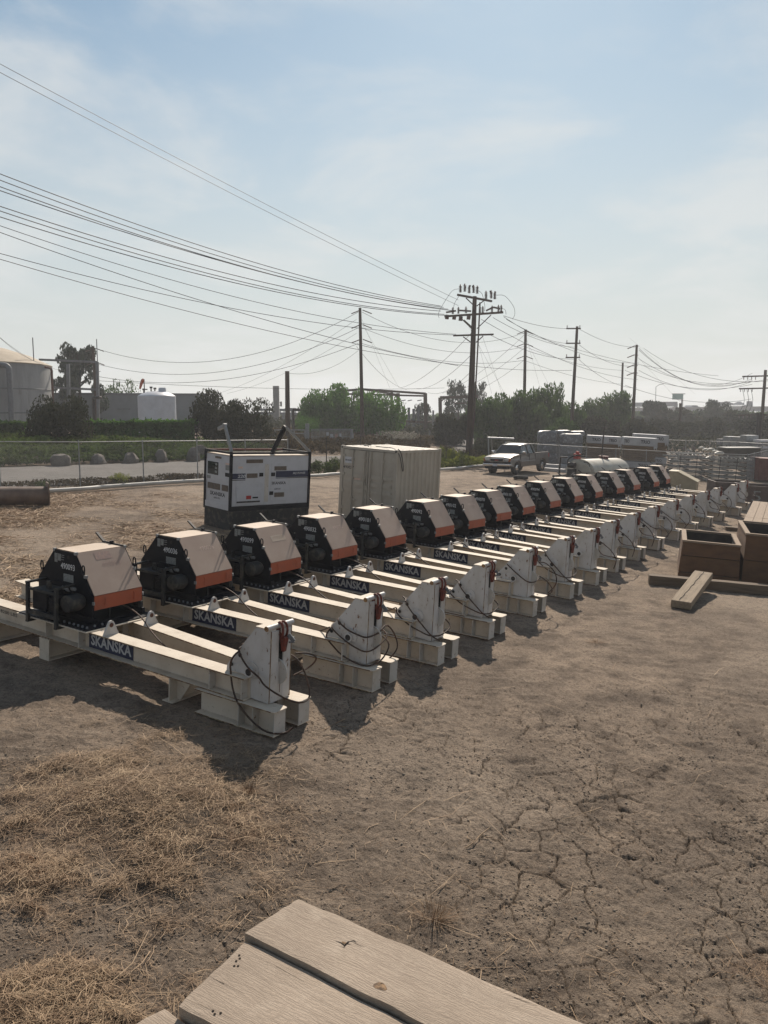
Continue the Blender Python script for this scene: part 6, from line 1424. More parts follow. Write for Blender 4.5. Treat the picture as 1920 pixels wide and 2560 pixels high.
for i, (a_, b_, sg_) in enumerate([((1380, 752), (1625, 806), 3.0), ((1380, 756), (1625, 818), 2.6), ((1380, 775), (1625, 822), 1.8), ((1380, 800), (1625, 824), 1.8), ((1350, 800), (1625, 830), 1.4), ((1350, 832), (1622, 862), 1.2)]):
    cable(a_, 112, b_, 120, sg_, ['first', 'second', 'third', 'fourth', 'fifth', 'sixth'][i]+' highest of the sagging cables reaching the pole at the right edge', .024)
for i, (a_, b_, sg_) in enumerate([((1390, 752), (2300, 500), 7.0), ((1390, 790), (2300, 470), 6.0)]):
    cable(a_, 112, b_, 60, sg_, ['upper', 'lower'][i]+' of two cables rising out of the right edge of the sky', .02)
for i, (a_, Ya, b_, Yb_) in enumerate([((770, 748), 84, (880, 842), 118), ((1022, 715), 71.6, (865, 838), 118), ((1022, 762), 71.6, (900, 840), 118), ((1020, 800), 71.6, (925, 848), 118), ((1134, 722), 105, (955, 850), 126), ((1134, 750), 105, (965, 852), 126), ((1134, 776), 105, (985, 856), 126), ((770, 690), 84, (470, 850), 130), ((770, 720), 84, (490, 850), 130), ((622, 806), 78, (774, 757), 84), ((-40, 690), 60, (105, 785), 92), ((-40, 694), 60, (140, 800), 92), ((150, 786), 100, (200, 750), 95)]):
    cable(a_, Ya, b_, Yb_, .8, ['thin line from the slim middle pole down to the substation frame', 'line from the upper big pole down to the left substation frame', 'line from the middle of the big pole down to the substation frame', 'lowest line from the big pole down to the substation frame', 'upper line from the straight pole down to the small substation frame', 'middle line from the straight pole down to the small substation frame', 'lower line from the straight pole down to the small substation frame', 'faint long line from the slim middle pole to the dark trees, upper', 'faint long line from the slim middle pole to the dark trees, lower', 'short wire between the short plain pole and the slim middle pole', 'upper thin line from the left edge to the pipe frame over the big tank', 'lower thin line from the left edge to the pipe frame over the big tank', 'short wire from the left wood pole into the pine tree'][i], .014 if i > 6 else .018, 16, 'thin wires between the poles')
for i, (a_, Ya, b_, Yb_) in enumerate([((1010, 700), 71.6, (1095, 860), 80), ((1030, 730), 71.6, (1062, 850), 82), ((1040, 720), 71.6, (1085, 852), 84), ((1137, 730), 105, (1170, 850), 100), ((1137, 735), 105, (1195, 850), 98), ((1376, 770), 112, (1470, 870), 108), ((782, 690), 84, (842, 838), 92), ((782, 700), 84, (862, 838), 96), ((1360, 730), 112, (1500, 850), 130)]):
    cable(a_, Ya, b_, Yb_, .0, ['first', 'second', 'third', 'fourth', 'fifth', 'sixth', 'seventh', 'eighth', 'ninth'][i]+' of the faint guy wires, counted from the left, slanting below the poles', .008, 6, 'guy wires')

# ------------------------------------------------------------------ freeway beyond the trees
def freeway():
    Y = 330; A = at(1560, 1024, Y); B = at(2300, 1016, Y+30); o = Vector((A.x, A.y, T(A.x, A.y))); L = (B-A).length; u = (B-A).normalized()
    R = empty('freeway_bridge', o, 'hazy elevated freeway deck behind the trees at the right', 'bridge')
    z = A.z-o.z
    k = MB(); k.prism([Vector((0, 0, z-1.3)), u*L+Vector((0, 0, z-1.3)), u*L+Vector((0, 14, z-1.3)), Vector((0, 14, z-1.3))], (0, 0, 1.2)); k.build('deck', M['asphalt'], R)
    k = MB(); k.prism([Vector((0, -.2, z-.1)), u*L+Vector((0, -.2, z-.1)), u*L+Vector((0, .1, z-.1)), Vector((0, .1, z-.1))], (0, 0, .8)); k.build('barrier', M['concrete'], R)
    for i in range(14):
        k = MB(); p = u*(6+9*i); k.tube([(p.x, 7, -.5), (p.x, 7, z-1.3+p.z)], .8, 10); k.build('pier', M['concrete'], R)
    return o, u, z
FO, FU, FZ = freeway()
def vehicle(px, w, h, m, label, cat, cab=None, loads=0, dy=5.0):
    Y = 335; a = at(px, 1018, Y); base = FO+FU*((a.x-FO.x)/FU.x)+Vector((0, dy, FZ-.08))
    R = empty('truck' if cat == 'truck' else 'parked_car' if False else cat.replace(' ', '_'), base, label, cat)
    k = MB()
    if cat == 'truck':
        if loads:
            k.box(-w*.5, w*.36, -1.2, 1.2, .9, 1.15); k.build('trailer_bed', M['darkpost'], R)
            for i in range(loads):
                x = -w*.42+i*4.6; k = MB(); k.prism([(x, -.9, 1.5), (x+4.1, -.9, 1.5), (x+4.1, -.9, 2.15), (x+3.2, -.9, 2.3), (x+2.7, -.9, 2.85), (x+1.2, -.9, 2.85), (x+.6, -.9, 2.3), (x, -.9, 2.2)], (0, 1.8, 0)); k.build('loaded_car', M['genwhite' if i % 2 else 'pipegrey'], R)
        else:
            k.box(-w*.5, w*.30, -1.25, 1.25, 1.1, h); k.build('trailer_box', M[m], R)
        k = MB(); k.prism([(w*.38, -1.2, .8), (w*.5, -1.2, .8), (w*.5, -1.2, 1.9), (w*.465, -1.2, 3.0), (w*.38, -1.2, 3.0)], (0, 2.4, 0)); k.build('cab', M[m], R)
        for x in (-w*.42, -w*.34, w*.2, w*.44):
            k = MB(); k.tube([(x, -1.2, .5), (x, -.9, .5)], .5, 12); k.build('wheel', M['rubber'], R)
    else:
        k.prism([(-2.2, -.9, .3), (2.2, -.9, .3), (2.2, -.9, .85), (1.3, -.9, 1.0), (.8, -.9, 1.5), (-1.2, -.9, 1.5), (-1.8, -.9, 1.0), (-2.2, -.9, .95)], (0, 1.8, 0)); k.build('body', M[m], R)
        for x in (-1.4, 1.4):
            k = MB(); k.tube([(x, -.92, .33), (x, -.7, .33)], .33, 12); k.build('wheel', M['rubber'], R)
vehicle(1615, 7, 2.8, 'wallgrey', 'pale box truck on the freeway left of the road sign', 'truck')
vehicle(1683, 6, 3.0, 'pipegrey', 'dark semi truck on the freeway right under the green road sign', 'truck')
vehicle(1826, 5, 2.6, 'pipegrey', 'small dark truck on the freeway left of the car transporter', 'truck')
vehicle(1868, 13, 3, 'pipegrey', 'car transporter truck with two cars on the freeway near the right edge', 'truck', loads=2)
for px, m in ((1735, 'genwhite'), (1752, 'pipegrey'), (1900, 'genwhite')): vehicle(px, 4, 1.5, m, {1735: 'small white car on the freeway right of the road sign', 1752: 'small dark car on the freeway, second right of the road sign', 1900: 'white car on the freeway beside the right utility pole'}[px], 'car')
Y = 300; a = at(1706, 985, Y); z0 = T(a.x, Y); R = empty('road_sign', (a.x, Y, z0), 'green road sign board on a single tall post above the trees', 'road sign')
k = MB(); k.tube([(0, 0, 0), (0, 0, a.z-z0)], .35, 10); k.build('sign_post', M['galv'], R)
q0 = at(1680, 998, Y); q1 = at(1707, 985, Y); k = MB(); k.box(q0.x-a.x, q1.x-a.x, -.4, -.2, q0.z-z0, q1.z-z0); k.build('sign_board', M['signgreen'], R)
k = MB(); k.box(q0.x-a.x-.1, q1.x-a.x+.8, -.2, 0, q1.z-z0-.1, q1.z-z0+.2); k.box(q0.x-a.x-.1, q1.x-a.x+.1, -.2, 0, q0.z-z0-.1, q0.z-z0+.1); k.build('sign_truss', M['galv'], R)
Y = 310; a = at(1640, 967, Y); z0 = T(a.x, Y); R = empty('street_lamp', (a.x, Y, z0), 'thin tall freeway lamp with one arm left of the green road sign', 'lamp')
k = MB(); k.tube([(0, 0, 0), (0, 0, a.z-z0), (1.2, 0, a.z-z0+.8), (2.4, 0, a.z-z0+1.0)], .12, 6); k.build('lamp_post', M['galv'], R)
k = MB(); k.box(2.1, 2.8, -.2, .2, a.z-z0+.92, a.z-z0+1.1); k.build('lamp_head', M['galv'], R)

# ------------------------------------------------------------------ yard at the right
def frame3(A, B, D):
    """origin A, x towards B, depth towards D (flattened), z up"""
    ux = (B-A); ux.z = 0; wx = ux.length; ux.normalize(); uy = Vector((-ux.y, ux.x, 0))
    if uy.dot(D-A) < 0: uy = -uy
    dep = (D-A).dot(uy)
    m = Matrix((ux, uy, Vector((0, 0, 1)))).transposed().to_4x4() if ux.cross(uy).z > 0 else Matrix((ux, uy, Vector((0, 0, 1)))).transposed().to_4x4()
    m.translation = Vector((A.x, A.y, T(A.x, A.y))); return m, wx, dep
def open_box(name, A, wx, dep, ang, h, label, lines=(0.5,), taper=.03, mt='plywood'):
    R = empty(name, yard_matrix(A.x, A.y, ang), label, 'wooden box')
    t = .05; e = taper
    def wall(p0, p1, p2, p3, d, nm='side_panel', m=mt):
        k = MB(); k.prism([p0, p1, p2, p3], d); return k.build(nm, M[m], R)
    zs = [0]+[h*l for l in lines]+[h-.05]
    for z0, z1 in zip(zs, zs[1:]):
        f0, f1 = z0/h*e, z1/h*e; g = .011
        wall((f0, f0, z0+g), (wx-f0, f0, z0+g), (wx-f1, f1, z1-g), (f1, f1, z1-g), (0, t, 0), 'board')
        wall((f0, dep-f0, z0+g), (wx-f0, dep-f0, z0+g), (wx-f1, dep-f1, z1-g), (f1, dep-f1, z1-g), (0, -t, 0), 'board')
        wall((f0, f0+t, z0+g), (f0, dep-f0-t, z0+g), (f1, dep-f1-t, z1-g), (f1, f1+t, z1-g), (t, 0, 0), 'board')
        wall((wx-f0, f0+t, z0+g), (wx-f0, dep-f0-t, z0+g), (wx-f1, dep-f1-t, z1-g), (wx-f1, f1+t, z1-g), (-t, 0, 0), 'board')
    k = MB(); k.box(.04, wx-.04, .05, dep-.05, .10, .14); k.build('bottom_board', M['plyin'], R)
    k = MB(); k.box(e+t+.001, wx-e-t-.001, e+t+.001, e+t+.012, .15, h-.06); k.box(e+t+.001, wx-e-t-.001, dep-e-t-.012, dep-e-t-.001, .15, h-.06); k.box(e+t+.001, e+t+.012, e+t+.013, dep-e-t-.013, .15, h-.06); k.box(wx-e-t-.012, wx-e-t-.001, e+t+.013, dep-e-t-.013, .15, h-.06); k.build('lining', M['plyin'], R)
    w = .12
    for q in ((e-.02, wx-e+.02, e-.02, e+w-.04), (e-.02, wx-e+.02, dep-e-w+.04, dep-e+.02)):
        k = MB(); k.box(*q, h-.05, h); k.build('rim_board', M['lumber'], R)
    for q in ((e-.02, e+w-.02, e+w-.038, dep-e-w+.038), (wx-e-w+.02, wx-e+.02, e+w-.038, dep-e-w+.038)):
        k = MB(); k.box(*q, h-.05, h-.002); k.build('rim_board', M['lumber'], R)
    return R
A = onground(1694, 1440)
open_box('wooden_box', A, 1.52, 2.4, -.33, .98, 'open brown plywood box with a pale rim, nearer one at the right', (.12, .58), .05)
A2 = onground(1853, 1455)
open_box('wooden_box', A2, 1.9, 2.9, -.33, 1.3, 'taller open brown plywood box cut by the right edge of the picture', (.45,), .0)
def timber_piece(name, m, L, w, h, label, cat, mt='timber', group=None, split=False):
    R = None; k = MB(); n = 10; r = random.Random(int(L*100)+int(w*1000))
    ys = [-w/2, w/2]
    for i in range(n+1):
        x = L*i/n; j = [(r.random()-.5)*.008 for _ in range(4)]
        k.v += [(x, -w/2+j[0], 0), (x, w/2+j[1], 0), (x, w/2+j[2], h+j[0]), (x, -w/2+j[3], h+j[1])]
    for i in range(n):
        a = i*4
        for q in range(4): k.f.append((a+q, a+4+q, a+4+(q+1) % 4, a+(q+1) % 4)); k.mi.append(0)
    k.f.append((0, 1, 2, 3)); k.f.append((n*4+3, n*4+2, n*4+1, n*4)); k.mi += [0, 0]
    o = k.build(name, M[mt], None, False, m, bevel=.008); tag(o, label, cat, group)
    if split:
        pts = [(L*(.02+.96*i/24), .02*w*sin(i*1.3)+(.10-.12*i/24)*w+.01*(r.random()-.5)) for i in range(25)]
        k = MB()
        for (xa, ya), (xb, yb) in zip(pts, pts[1:]):
            ww = .006+.007*r.random(); k.poly([(xa, ya-ww, h+.0075), (xb, yb-ww, h+.0075), (xb, yb+ww, h+.0075), (xa, ya+ww, h+.0075)])
        for i in range(2, 23, 2):
            x, y = pts[i]; s = .05+.1*r.random(); k.poly([(x-.002, y-s, h+.0078), (x+.006, y-s*.9, h+.0078), (x+.004, y+s, h+.0078)])
        k.build('split', M['crack'], o)
    return o
# long timber on the ground in front of the boxes
A = onground(1622, 1462); B = onground(1925, 1490); ang = atan2(B.y-A.y, B.x-A.x); m = yard_matrix(A.x, A.y, ang)
timber_piece('timber_beam', m @ Matrix.Translation((0, .16, .0)), 4.6, .30, .23, 'long grey timber lying on the soil in front of the two wooden boxes', 'timber')
# short thick piece leaning over it
A = onground(1701, 1522); Bt = onground(1757, 1433, .42); d = Vector((Bt.x-A.x, Bt.y-A.y, 0)); L = d.length; ang = atan2(d.y, d.x)
m = yard_matrix(A.x, A.y, ang) @ Matrix.Rotation(-math.asin(.235/(L*.80)), 4, 'Y')
timber_piece('timber_block', m, L*1.0, .43, .17, 'short thick cracked timber leaning across the long grey timber', 'timber', 'blockwood', None, True)
A = onground(1812, 1325); timber_piece('timber_offcut', yard_matrix(A.x, A.y, -.25), 1.3, .35, .14, 'small timber offcut lying between the skid row and the plank deck', 'timber')
A = onground(1707, 1246); timber_piece('timber_beam', yard_matrix(A.x, A.y, -.38), 2.0, .5, .42, 'brown timber block lying behind the last skid beams', 'timber', 'lumberbrown')
# plank deck (a stack of boards seen from above)
def plank_stack():
    zt = .78; A = onground(1846, 1318, zt); B = onground(1880, 1252, zt); d = (B-A); ang = atan2(d.y, d.x); L = d.length
    R = empty('plank_stack', yard_matrix(A.x, A.y, ang), 'long stack of pale planks behind the wooden boxes at the right edge', 'plank stack')
    w = .29; nx = int(L/2.4)+1
    r = random.Random(3)
    for lay in range(6):
        z = zt-.13*(lay+1)+.0
        for i in range(9):
            x0 = 0
            for j in range(3 if lay == 0 else 1):
                LL = L/(3 if lay == 0 else 1); k = MB(); q = (r.random()-.5)*.02
                k.box(x0+q*2, x0+LL-.012, -w*i-w+.008, -w*i-.004, z+.008+max(0, q*.3), z+.128+q*.4); k.build('plank', M['lumber'], R); x0 += LL
plank_stack()
A = onground(1905, 1262, 1.0)
def plank_stack2():
    m = yard_matrix(A.x+.2, A.y, 1.02); R = empty('plank_stack', m, 'second plank stack at the right edge, behind the long one', 'plank stack')
    for lay in range(7):
        for i in range(5):
            k = MB(); k.box(0, 4.2, -.3*i-.29, -.3*i, .14*lay+.005, .14*lay+.132); k.build('plank', M['lumber'], R)
plank_stack2()
# beige cabinet with sloping lid
def cabinet():
    N0 = onground(1738, 1236); R = empty('beige_cabinet', yard_matrix(N0.x, N0.y, -.45), 'beige steel cabinet with a sloping lid at the end of the winch row', 'cabinet')
    w, d = 1.15, 1.35
    P = [(-w, 0), (0, 0), (.0, .52), (-.18, .62), (-w+.35, 1.12), (-w, 1.12)]
    P = [(-1.45, 0), (0, 0), (0, .66), (-1.05, 1.14), (-1.45, 1.14)]
    k = MB(); k.prism([(x, 0, z) for x, z in P], (0, d, 0)); k.build('cabinet_body', M['beige'], R, bevel=.01)
    k = MB(); k.prism([(.07, -.05, .65), (-1.04, -.05, 1.155), (-1.04, -.05, 1.185), (.07, -.05, .68)], (0, d+.1, 0)); k.build('lid', M['beige'], R)
    k = MB(); k.box(-1.50, -1.045, -.04, d+.04, 1.145, 1.175); k.build('top_plate', M['beige'], R)
    k = MB(); k.box(-.95, -.80, -.05, -.002, .66, .82); k.build('handle_box', M['beige'], R, bevel=.01)
    k = MB(); k.box(.002, .012, .5, .56, .3, .5); k.build('latch', M['darkpost'], R)
cabinet()
# brown steel bins
def bin_(px, py, w, d, h, ang, label, num=None):
    A = onground(px, py); R = empty('steel_bin', yard_matrix(A.x, A.y, ang), label, 'bin'); t = .04
    for q in ((0, w, 0, t), (0, w, d-t, d), (0, t, t, d-t), (w-t, w, t, d-t)):
        k = MB(); k.box(*q, .05, h-.08); k.build('bin_wall', M['rustbin'], R)
    for q in ((-.03, w+.03, -.03, t+.01), (-.03, w+.03, d-t-.01, d+.03), (-.03, t+.01, t+.012, d-t-.012), (w-t-.01, w+.03, t+.012, d-t-.012)):
        k = MB(); k.box(*q, h-.08, h); k.build('bin_rim', M['rustbin'], R)
    k = MB(); k.box(t, w-t, t, d-t, .05, .1); k.build('bin_floor', M['rubber'], R)
    k = MB(); k.box(0, w, -.03, -.002, .0, .06); k.box(0, w, -.02, -.002, .22, .26); k.build('bin_rail', M['rubber'], R)
    if num: letters(num, (.35, -.004, .32), (.42, 0, 0), (0, 0, .5), M['labelgrey'], R, 'painted_number', bold=-.005)
bin_(1785, 1250, 1.9, 1.7, .95, -.12, 'brown steel bin behind the last towers of the row')
bin_(1858, 1268, 2.6, 1.8, 1.05, -.10, 'brown steel bin with a faint painted 5 at the right edge', '5')

# towed tank trailer
def trailer():
    zt = .95
    P = onground(1483, 1178, zt); Q = onground(1558, 1161, zt); L_ = onground(1420, 1170, zt)
    d = Vector((Q.x-P.x, Q.y-P.y, 0)); ang = atan2(d.y, d.x); ang = radians(48)
    w = 1.75; L = 4.3
    m = yard_matrix(P.x, P.y, ang)
    R = empty('tank_trailer', m, 'towed trailer with a dirty white half-round water tank and red pump parts', 'trailer')
    # tank: axis x from 0..L, y 0..w (to the left)
    k = MB(); n = 22; prof = []
    for i in range(n+1):
        t = pi*i/n; prof.append((w/2-w/2*cos(t), zt-.08+.66*sin(t)))
    k.prism([(0, y, z) for y, z in prof]+[(0, w, zt-.3), (0, 0, zt-.3)], (L, 0, 0)); tk = k.build('tank_shell', M['trailerwhite'], R, True)
    k = MB(); k.prism([(-.16, w/2+(y-w/2)*.80, zt-.08+(z-zt+.08)*.82) for y, z in prof], (.16, 0, 0)); k.build('tank_end', M['trailerwhite'], R, True)
    k = MB(); k.box(-.02, L+.02, -.07, -.005, zt-.10, zt-.04); k.box(-.02, L+.02, w+.005, w+.07, zt-.10, zt-.04); k.build('side_lip', M['trailerwhite'], R)
    k = MB(); k.box(-1.6, L, .1, .2, zt-.6, zt-.32); k.box(-1.6, L, w-.2, w-.1, zt-.6, zt-.32)
    for x in (-1.6, -.9, 1, 3): k.box(x, x+.1, .21, w-.21, zt-.55, zt-.38)
    k.build('chassis', M['blackdust'], R)
    k = MB(); k.box(0, L, .02, w-.02, zt-.31, zt-.30); k.box(.2, L-.2, .05, w-.05, .3, zt-.31); k.build('underbody', M['blackdust'], R)
    for x in (1.5, 2.5):
        for y in (-.02, w+.02-.22):
            k = MB(); k.tube([(x, y, .38), (x, y+.22, .38)], .38, 22); wh = k.build('wheel', M['rubber'], R, True); k = MB(); k.tube([(x, y-.01, .38), (x, y+.23, .38)], .18, 14); k.build('rim', M['galv'], wh, True)
    k = MB(); k.tube([(L*.62, w/2, zt+.55), (L*.62, w/2, zt+.70)], .26, 18); k.tube([(L*.62, w/2, zt+.70), (L*.62, w/2, zt+.73)], .30, 18); k.build('filler_cap', M['redbrown'], R, True)
    k = MB(); k.tube([(L*.56, w/2, zt+.55), (L*.56, w/2, zt+2.35)], .04, 8); k.box(L*.56-.1, L*.56+.1, w/2-.12, w/2+.12, zt+2.35, zt+2.4); k.build('level_gauge_pole', M['darkpost'], R)
    k = MB(); k.ring((-.02, .55, zt+.20), (1, 0.1, 0), .26, .022, 22, 6); k.build('hose_loop', M['black'], R, True)
    k = MB(); k.tube(spline([(.1, 1.6, zt+.1), (-.3, 1.5, zt+.5), (-.2, 1.1, zt+.78), (.5, .9, zt+.72)], 6), .04, 8); k.build('suction_hose', M['black'], R, True)
    k = MB(); k.box(-.75, -.35, .9, 1.25, zt-.3, zt+.05); k.tube([(-.55, .9, zt+.25), (-.55, 1.3, zt+.25)], .16, 12); k.build('pump', M['darkpost'], R, True)
    k = MB(); k.box(.0, .30, 1.05, 1.35, zt+.58, zt+.88); k.tube([(.15, 1.2, zt+.85), (.15, 1.2, zt+1.0)], .1, 10); k.build('red_valve', M['red'], R)
    k = MB(); k.tube([(-1.3, 1.4, .3), (-1.3, 1.4, zt+.7)], .04, 8); k.tube([(-1.3, 1.4, zt+.68), (-1.1, 1.1, zt+.7)], .04, 8); k.build('jack_stand', M['darkpost'], R)
    k = MB(); k.bar((-1.6, .3, zt-.45), (-2.8, w/2, zt-.55), .1); k.bar((-1.6, w-.3, zt-.45), (-2.8, w/2, zt-.55), .1); k.tube([(-2.7, w/2, 0), (-2.7, w/2, zt-.4)], .05, 8); k.build('draw_bar', M['darkpost'], R)
    k = MB(); k.tube(spline([(-1.5, .4, zt-.3), (-1.9, .2, zt-.1), (-2.3, .5, .3), (-2.4, .9, .06)], 6), .05, 8); k.build('drain_hose', M['darkpost'], R, True)
trailer()

# fence of the material yard
chain = [(1262, 1172), (1397, 1183), (1465, 1188), (1538, 1193), (1614, 1198), (1694, 1203), (1780, 1207), (1866, 1211)]
FP = []
a = onground(1397, 1183); b = onground(1866, 1209)
for px, py in chain:
    w = ray(px, py); w = w/w.y; t = ((b.x-a.x)*a.y-(b.y-a.y)*a.x)/((b.x-a.x)-(b.y-a.y)*w.x); FP.append((w.x*t, t))
chain_fence('yard_fence', FP, 1.85, 'pale pipe and wire fence in front of the wrapped lumber stacks', 'fence', 'galv', True, True, .03)
chain_fence('yard_fence', [FP[-1], (FP[-1][0]+1.3, FP[-1][1]+2.0), (FP[-1][0]+2.6, FP[-1][1]+4.0), (FP[-1][0]+5.2, FP[-1][1]+8.0)], 1.85, 'side run of pale wire fence going back at the right edge', 'fence', 'galv', True, True, .03)
fb = [(onground(px, py).x, onground(px, py).y) for px, py in ((1670, 1152), (1713, 1154), (1773, 1156), (1840, 1160), (1904, 1166), (1960, 1170))]
chain_fence('yard_fence', fb, 1.9, 'farther wire fence behind the steel frame stacks', 'fence', 'galv', True, True, .03)
# light steel goal-shaped frame behind the truck
p0 = onground(1222, 1165); z0 = T(p0.x, p0.y); t1 = at(1219, 1095, p0.y).z-z0
R = empty('pipe_goal_frame', (p0.x, p0.y, z0), 'pale pipe frame like a small goal standing behind the pickup truck', 'pipe frame')
dx = 62/FPX*p0.y
for s in ([(0, 0, 0), (-.05, 0, t1)], [(.45, 1.0, 0), (.15, 0, t1)]): k = MB(); k.tube(s, .05, 8); k.build('leg', M['steel'], R, True)
k = MB(); k.tube([(-.1, 0, t1), (dx, 0, t1-.08)], .085, 10); k.build('top_tube', M['steel'], R, True)

# wrapped bales
def bale(px0, px1, ytop, ybot, Y, label, seed):
    A = at(px0, ybot, Y); B = at(px1, ybot, Y); z0 = T(A.x, Y); zt = at(px0, ytop, Y).z; zb = at(px0, ybot, Y).z
    w = B.x-A.x; h = zt-zb; r = random.Random(seed); nx, nz = 9, 7; k = MB(); dep = 1.1
    bm_ = MB(); n = 20; m_ = 9
    for i in range(m_+1):
        f = i/m_; z = h*f; rr = (1-.16*abs(2*f-1)**8)
        for j in range(n):
            t = 2*pi*j/n; c, s = cos(t), sin(t); sx_ = math.copysign(abs(c)**.36, c); sy_ = math.copysign(abs(s)**.36, s)
            q = rr*(.97+.03*sin(3*t+seed)+.03*sin(7*t+i*1.7+seed)+.04*(r.random()-.5)); bm_.v.append((w/2+w/2*sx_*q, dep/2+dep/2*sy_*q, z+h*.05*sin(2*t+seed)+h*.02*(r.random()-.5)))
    for i in range(m_):
        for j in range(n): bm_.f.append((i*n+j, i*n+(j+1) % n, (i+1)*n+(j+1) % n, (i+1)*n+j)); bm_.mi.append(0)
    bm_.f.append(tuple(range(m_*n, m_*n+n))); bm_.mi.append(0); bm_.f.append(tuple(range(n))[::-1]); bm_.mi.append(0)
    o = bm_.build('wrapped_bale', M['film'], None, True, Matrix.Translation((A.x, Y, zb))); tag(o, label, 'bale', 'plastic wrapped bales'); return o
GBL = [(1347, 1393, 1078, 1108, 64, 'upper front bale of the left bale stack'), (1347, 1394, 1107, 1135, 64, 'middle front bale of the left bale stack'), (1352, 1396, 1134, 1164, 64, 'lower front bale of the left bale stack'),
 (1404, 1460, 1085, 1112, 62, 'upper bale of the right bale stack beside the lumber'), (1402, 1458, 1111, 1138, 62, 'middle bale of the right bale stack beside the lumber'), (1406, 1452, 1137, 1170, 62, 'lower bale of the right bale stack beside the lumber'),
 (1388, 1408, 1080, 1120, 66, 'narrow bale squeezed between the two bale stacks, upper'), (1390, 1408, 1119, 1166, 66, 'narrow bale squeezed between the two bale stacks, lower'),
 (1392, 1430, 1076, 1088, 65, 'flat loose bag on top of the bale stacks, left'), (1425, 1465, 1078, 1090, 66, 'flat loose bag on top of the bale stacks, right')]
for i, g in enumerate(GBL): bale(*g, seed=i+4)
for i, (px, py, w, h, lab) in enumerate([(1376, 1178, 1.6, .22, 'pale timber lying below the bale stacks, left'), (1415, 1172, 1.9, .3, 'pale timber lying below the bale stacks, right'), (1372, 1170, 1.2, .3, 'pale timber lying behind the rear wheel of the truck')]):
    A = onground(px, py); timber_piece('pale_timber', yard_matrix(A.x-.6, A.y, -.3), w*1.4, .4, h, lab, 'timber', 'wrap')

# wrapped lumber stacks
def lumber_stack(px0, px1, ytop, Y, label, ybot=1150, words=((.12, .38), (.62, .86)), depth=1.3, second=True):
    A = at(px0, ytop, Y); B = at(px1, ytop, Y); w = B.x-A.x; ang = -.14; z0 = T(A.x, Y); H = A.z-z0
    m = yard_matrix(A.x, Y, ang); R = empty('lumber_stack', m, label, 'lumber stack'); w = w*1.02
    def wrap(z0_, z1_, top=True):
        k = MB(); n = 12
        k.box(0, w, -.02, depth+.02, z0_, z1_)
        o = k.build('printed_wrap', M['wrap'], R, bevel=.03)
        for a, b in words:
            letters('TRIO', (w*a, -.0235, z0_+(z1_-z0_)*.30), (w*(b-a), 0, 0), (0, 0, (z1_-z0_)*.42), M['darkletter'], o, bold=.03)
        k = MB(); r = random.Random(int(px0)); pts = [(w-.02, -.03, z1_)] + [(w-.25+.27*i/4, -.04-.02*r.random(), z0_-.18*(i % 2)-.1*r.random()) for i in range(5)] + [(w+.02, .3, z0_), (w+.02, .3, z1_)]
        k.poly(pts[:6]+[pts[0]][:0]); 
        k.add([(w+.03, -.03, z1_), (w+.03, .5, z1_), (w+.05, .4, z0_-.12), (w+.04, .15, z0_-.28), (w-.02, -.045, z0_-.22), (w-.15, -.045, z0_-.05), (w-.3, -.04, z0_+.05)], [(0,1,2,3,4), (0,4,5,6)])
        k.build('torn_wrap', M['wrap'], R)
    wrap(H-.58, H)
    def boards(za, zb):
        n = max(1, int((zb-za)/.13)); dz = (zb-za)/n
        for i in range(n):
            k = MB(); k.box(.03+.02*(i*7 % 3), w-.03-.02*(i*5 % 3), .02+.02*(i % 2), depth-.02, za+dz*i+.012, za+dz*(i+1)-.008); k.build('board_layer', M['lumberbrown'], R)
    boards(H-1.66, H-.59)
    wrap(max(.4, H-2.16), H-1.70); boards(.12, max(.38, H-2.18))
    for x in (.3, w-.5):
        k = MB(); k.box(x, x+.12, 0, depth, 0, .11); k.build('bearer', M['timber'], R)
lumber_stack(1466, 1546, 1088, 63.5, 'left lumber stack in printed white wrap, right of the wrapped bales')
lumber_stack(1556, 1635, 1092, 60, 'middle lumber stack in printed white wrap, at the fence', words=((.0, .16), (.5, .78)))
lumber_stack(1582, 1662, 1084, 64.5, 'right rear lumber stack in printed white wrap, partly behind the middle one', words=((.66, .86),))

# bundles of galvanised frames
def frames(px0, px1, ytop, Y, label, mt, seed, rows):
    A = at(px0, ytop, Y); B = at(px1, ytop, Y); w = B.x-A.x; z0 = T(A.x, Y); H = A.z-z0; r = random.Random(seed)
    R = empty('frame_bundle', yard_matrix(A.x, Y, -.12), label, 'steel bundle'); dz = H/rows
    for i in range(rows):
        z = i*dz; off = (r.random()-.5)*.25
        for j in range(3):
            o1, o2 = (r.random()-.5)*.3, (r.random()-.5)*.3; k = MB(); k.bar((off+o1, j*.55, z+dz*.62), (w+off+o2, j*.55, z+dz*(.55+.14*r.random())), .06, dz*(.28+.2*r.random())); k.build('long_member', M[mt if r.random() < .75 else 'palesteel'], R)
        k = MB(); k.bar((off+.05, -.03, z+dz*.30), (w*(.6+.4*r.random())+off-.1, -.03, z+dz*.26), .04, .05); k.build('long_member', M['palesteel'], R)
        for q in range(3):
            x = w*(.08+.42*q); k = MB(); k.box(x, x+.12, -.05, 1.2, z, z+dz*.28); k.build('spacer', M['timber'], R)
    for q in range(9):
        x = w*(q+.4)/9; k = MB(); k.bar((x, -.1, H+.03), (x+.35*(r.random()-.2), 1.1, H+.10*r.random()+.03), .05, .05); k.build('cross_member', M['palesteel'], R)
    for q in range(3):
        k = MB(); k.bar((w*.05+q*.4, r.random(), H+.08), (w*.95, r.random(), H+.12+.1*r.random()), .05, .05); k.build('loose_bar', M['palesteel'], R)
    for x in (w*.3, w*.72):
        k = MB(); k.box(x, x+.03, -.14, -.12, 0, H+.05); k.build('strap', M['rubber'], R)
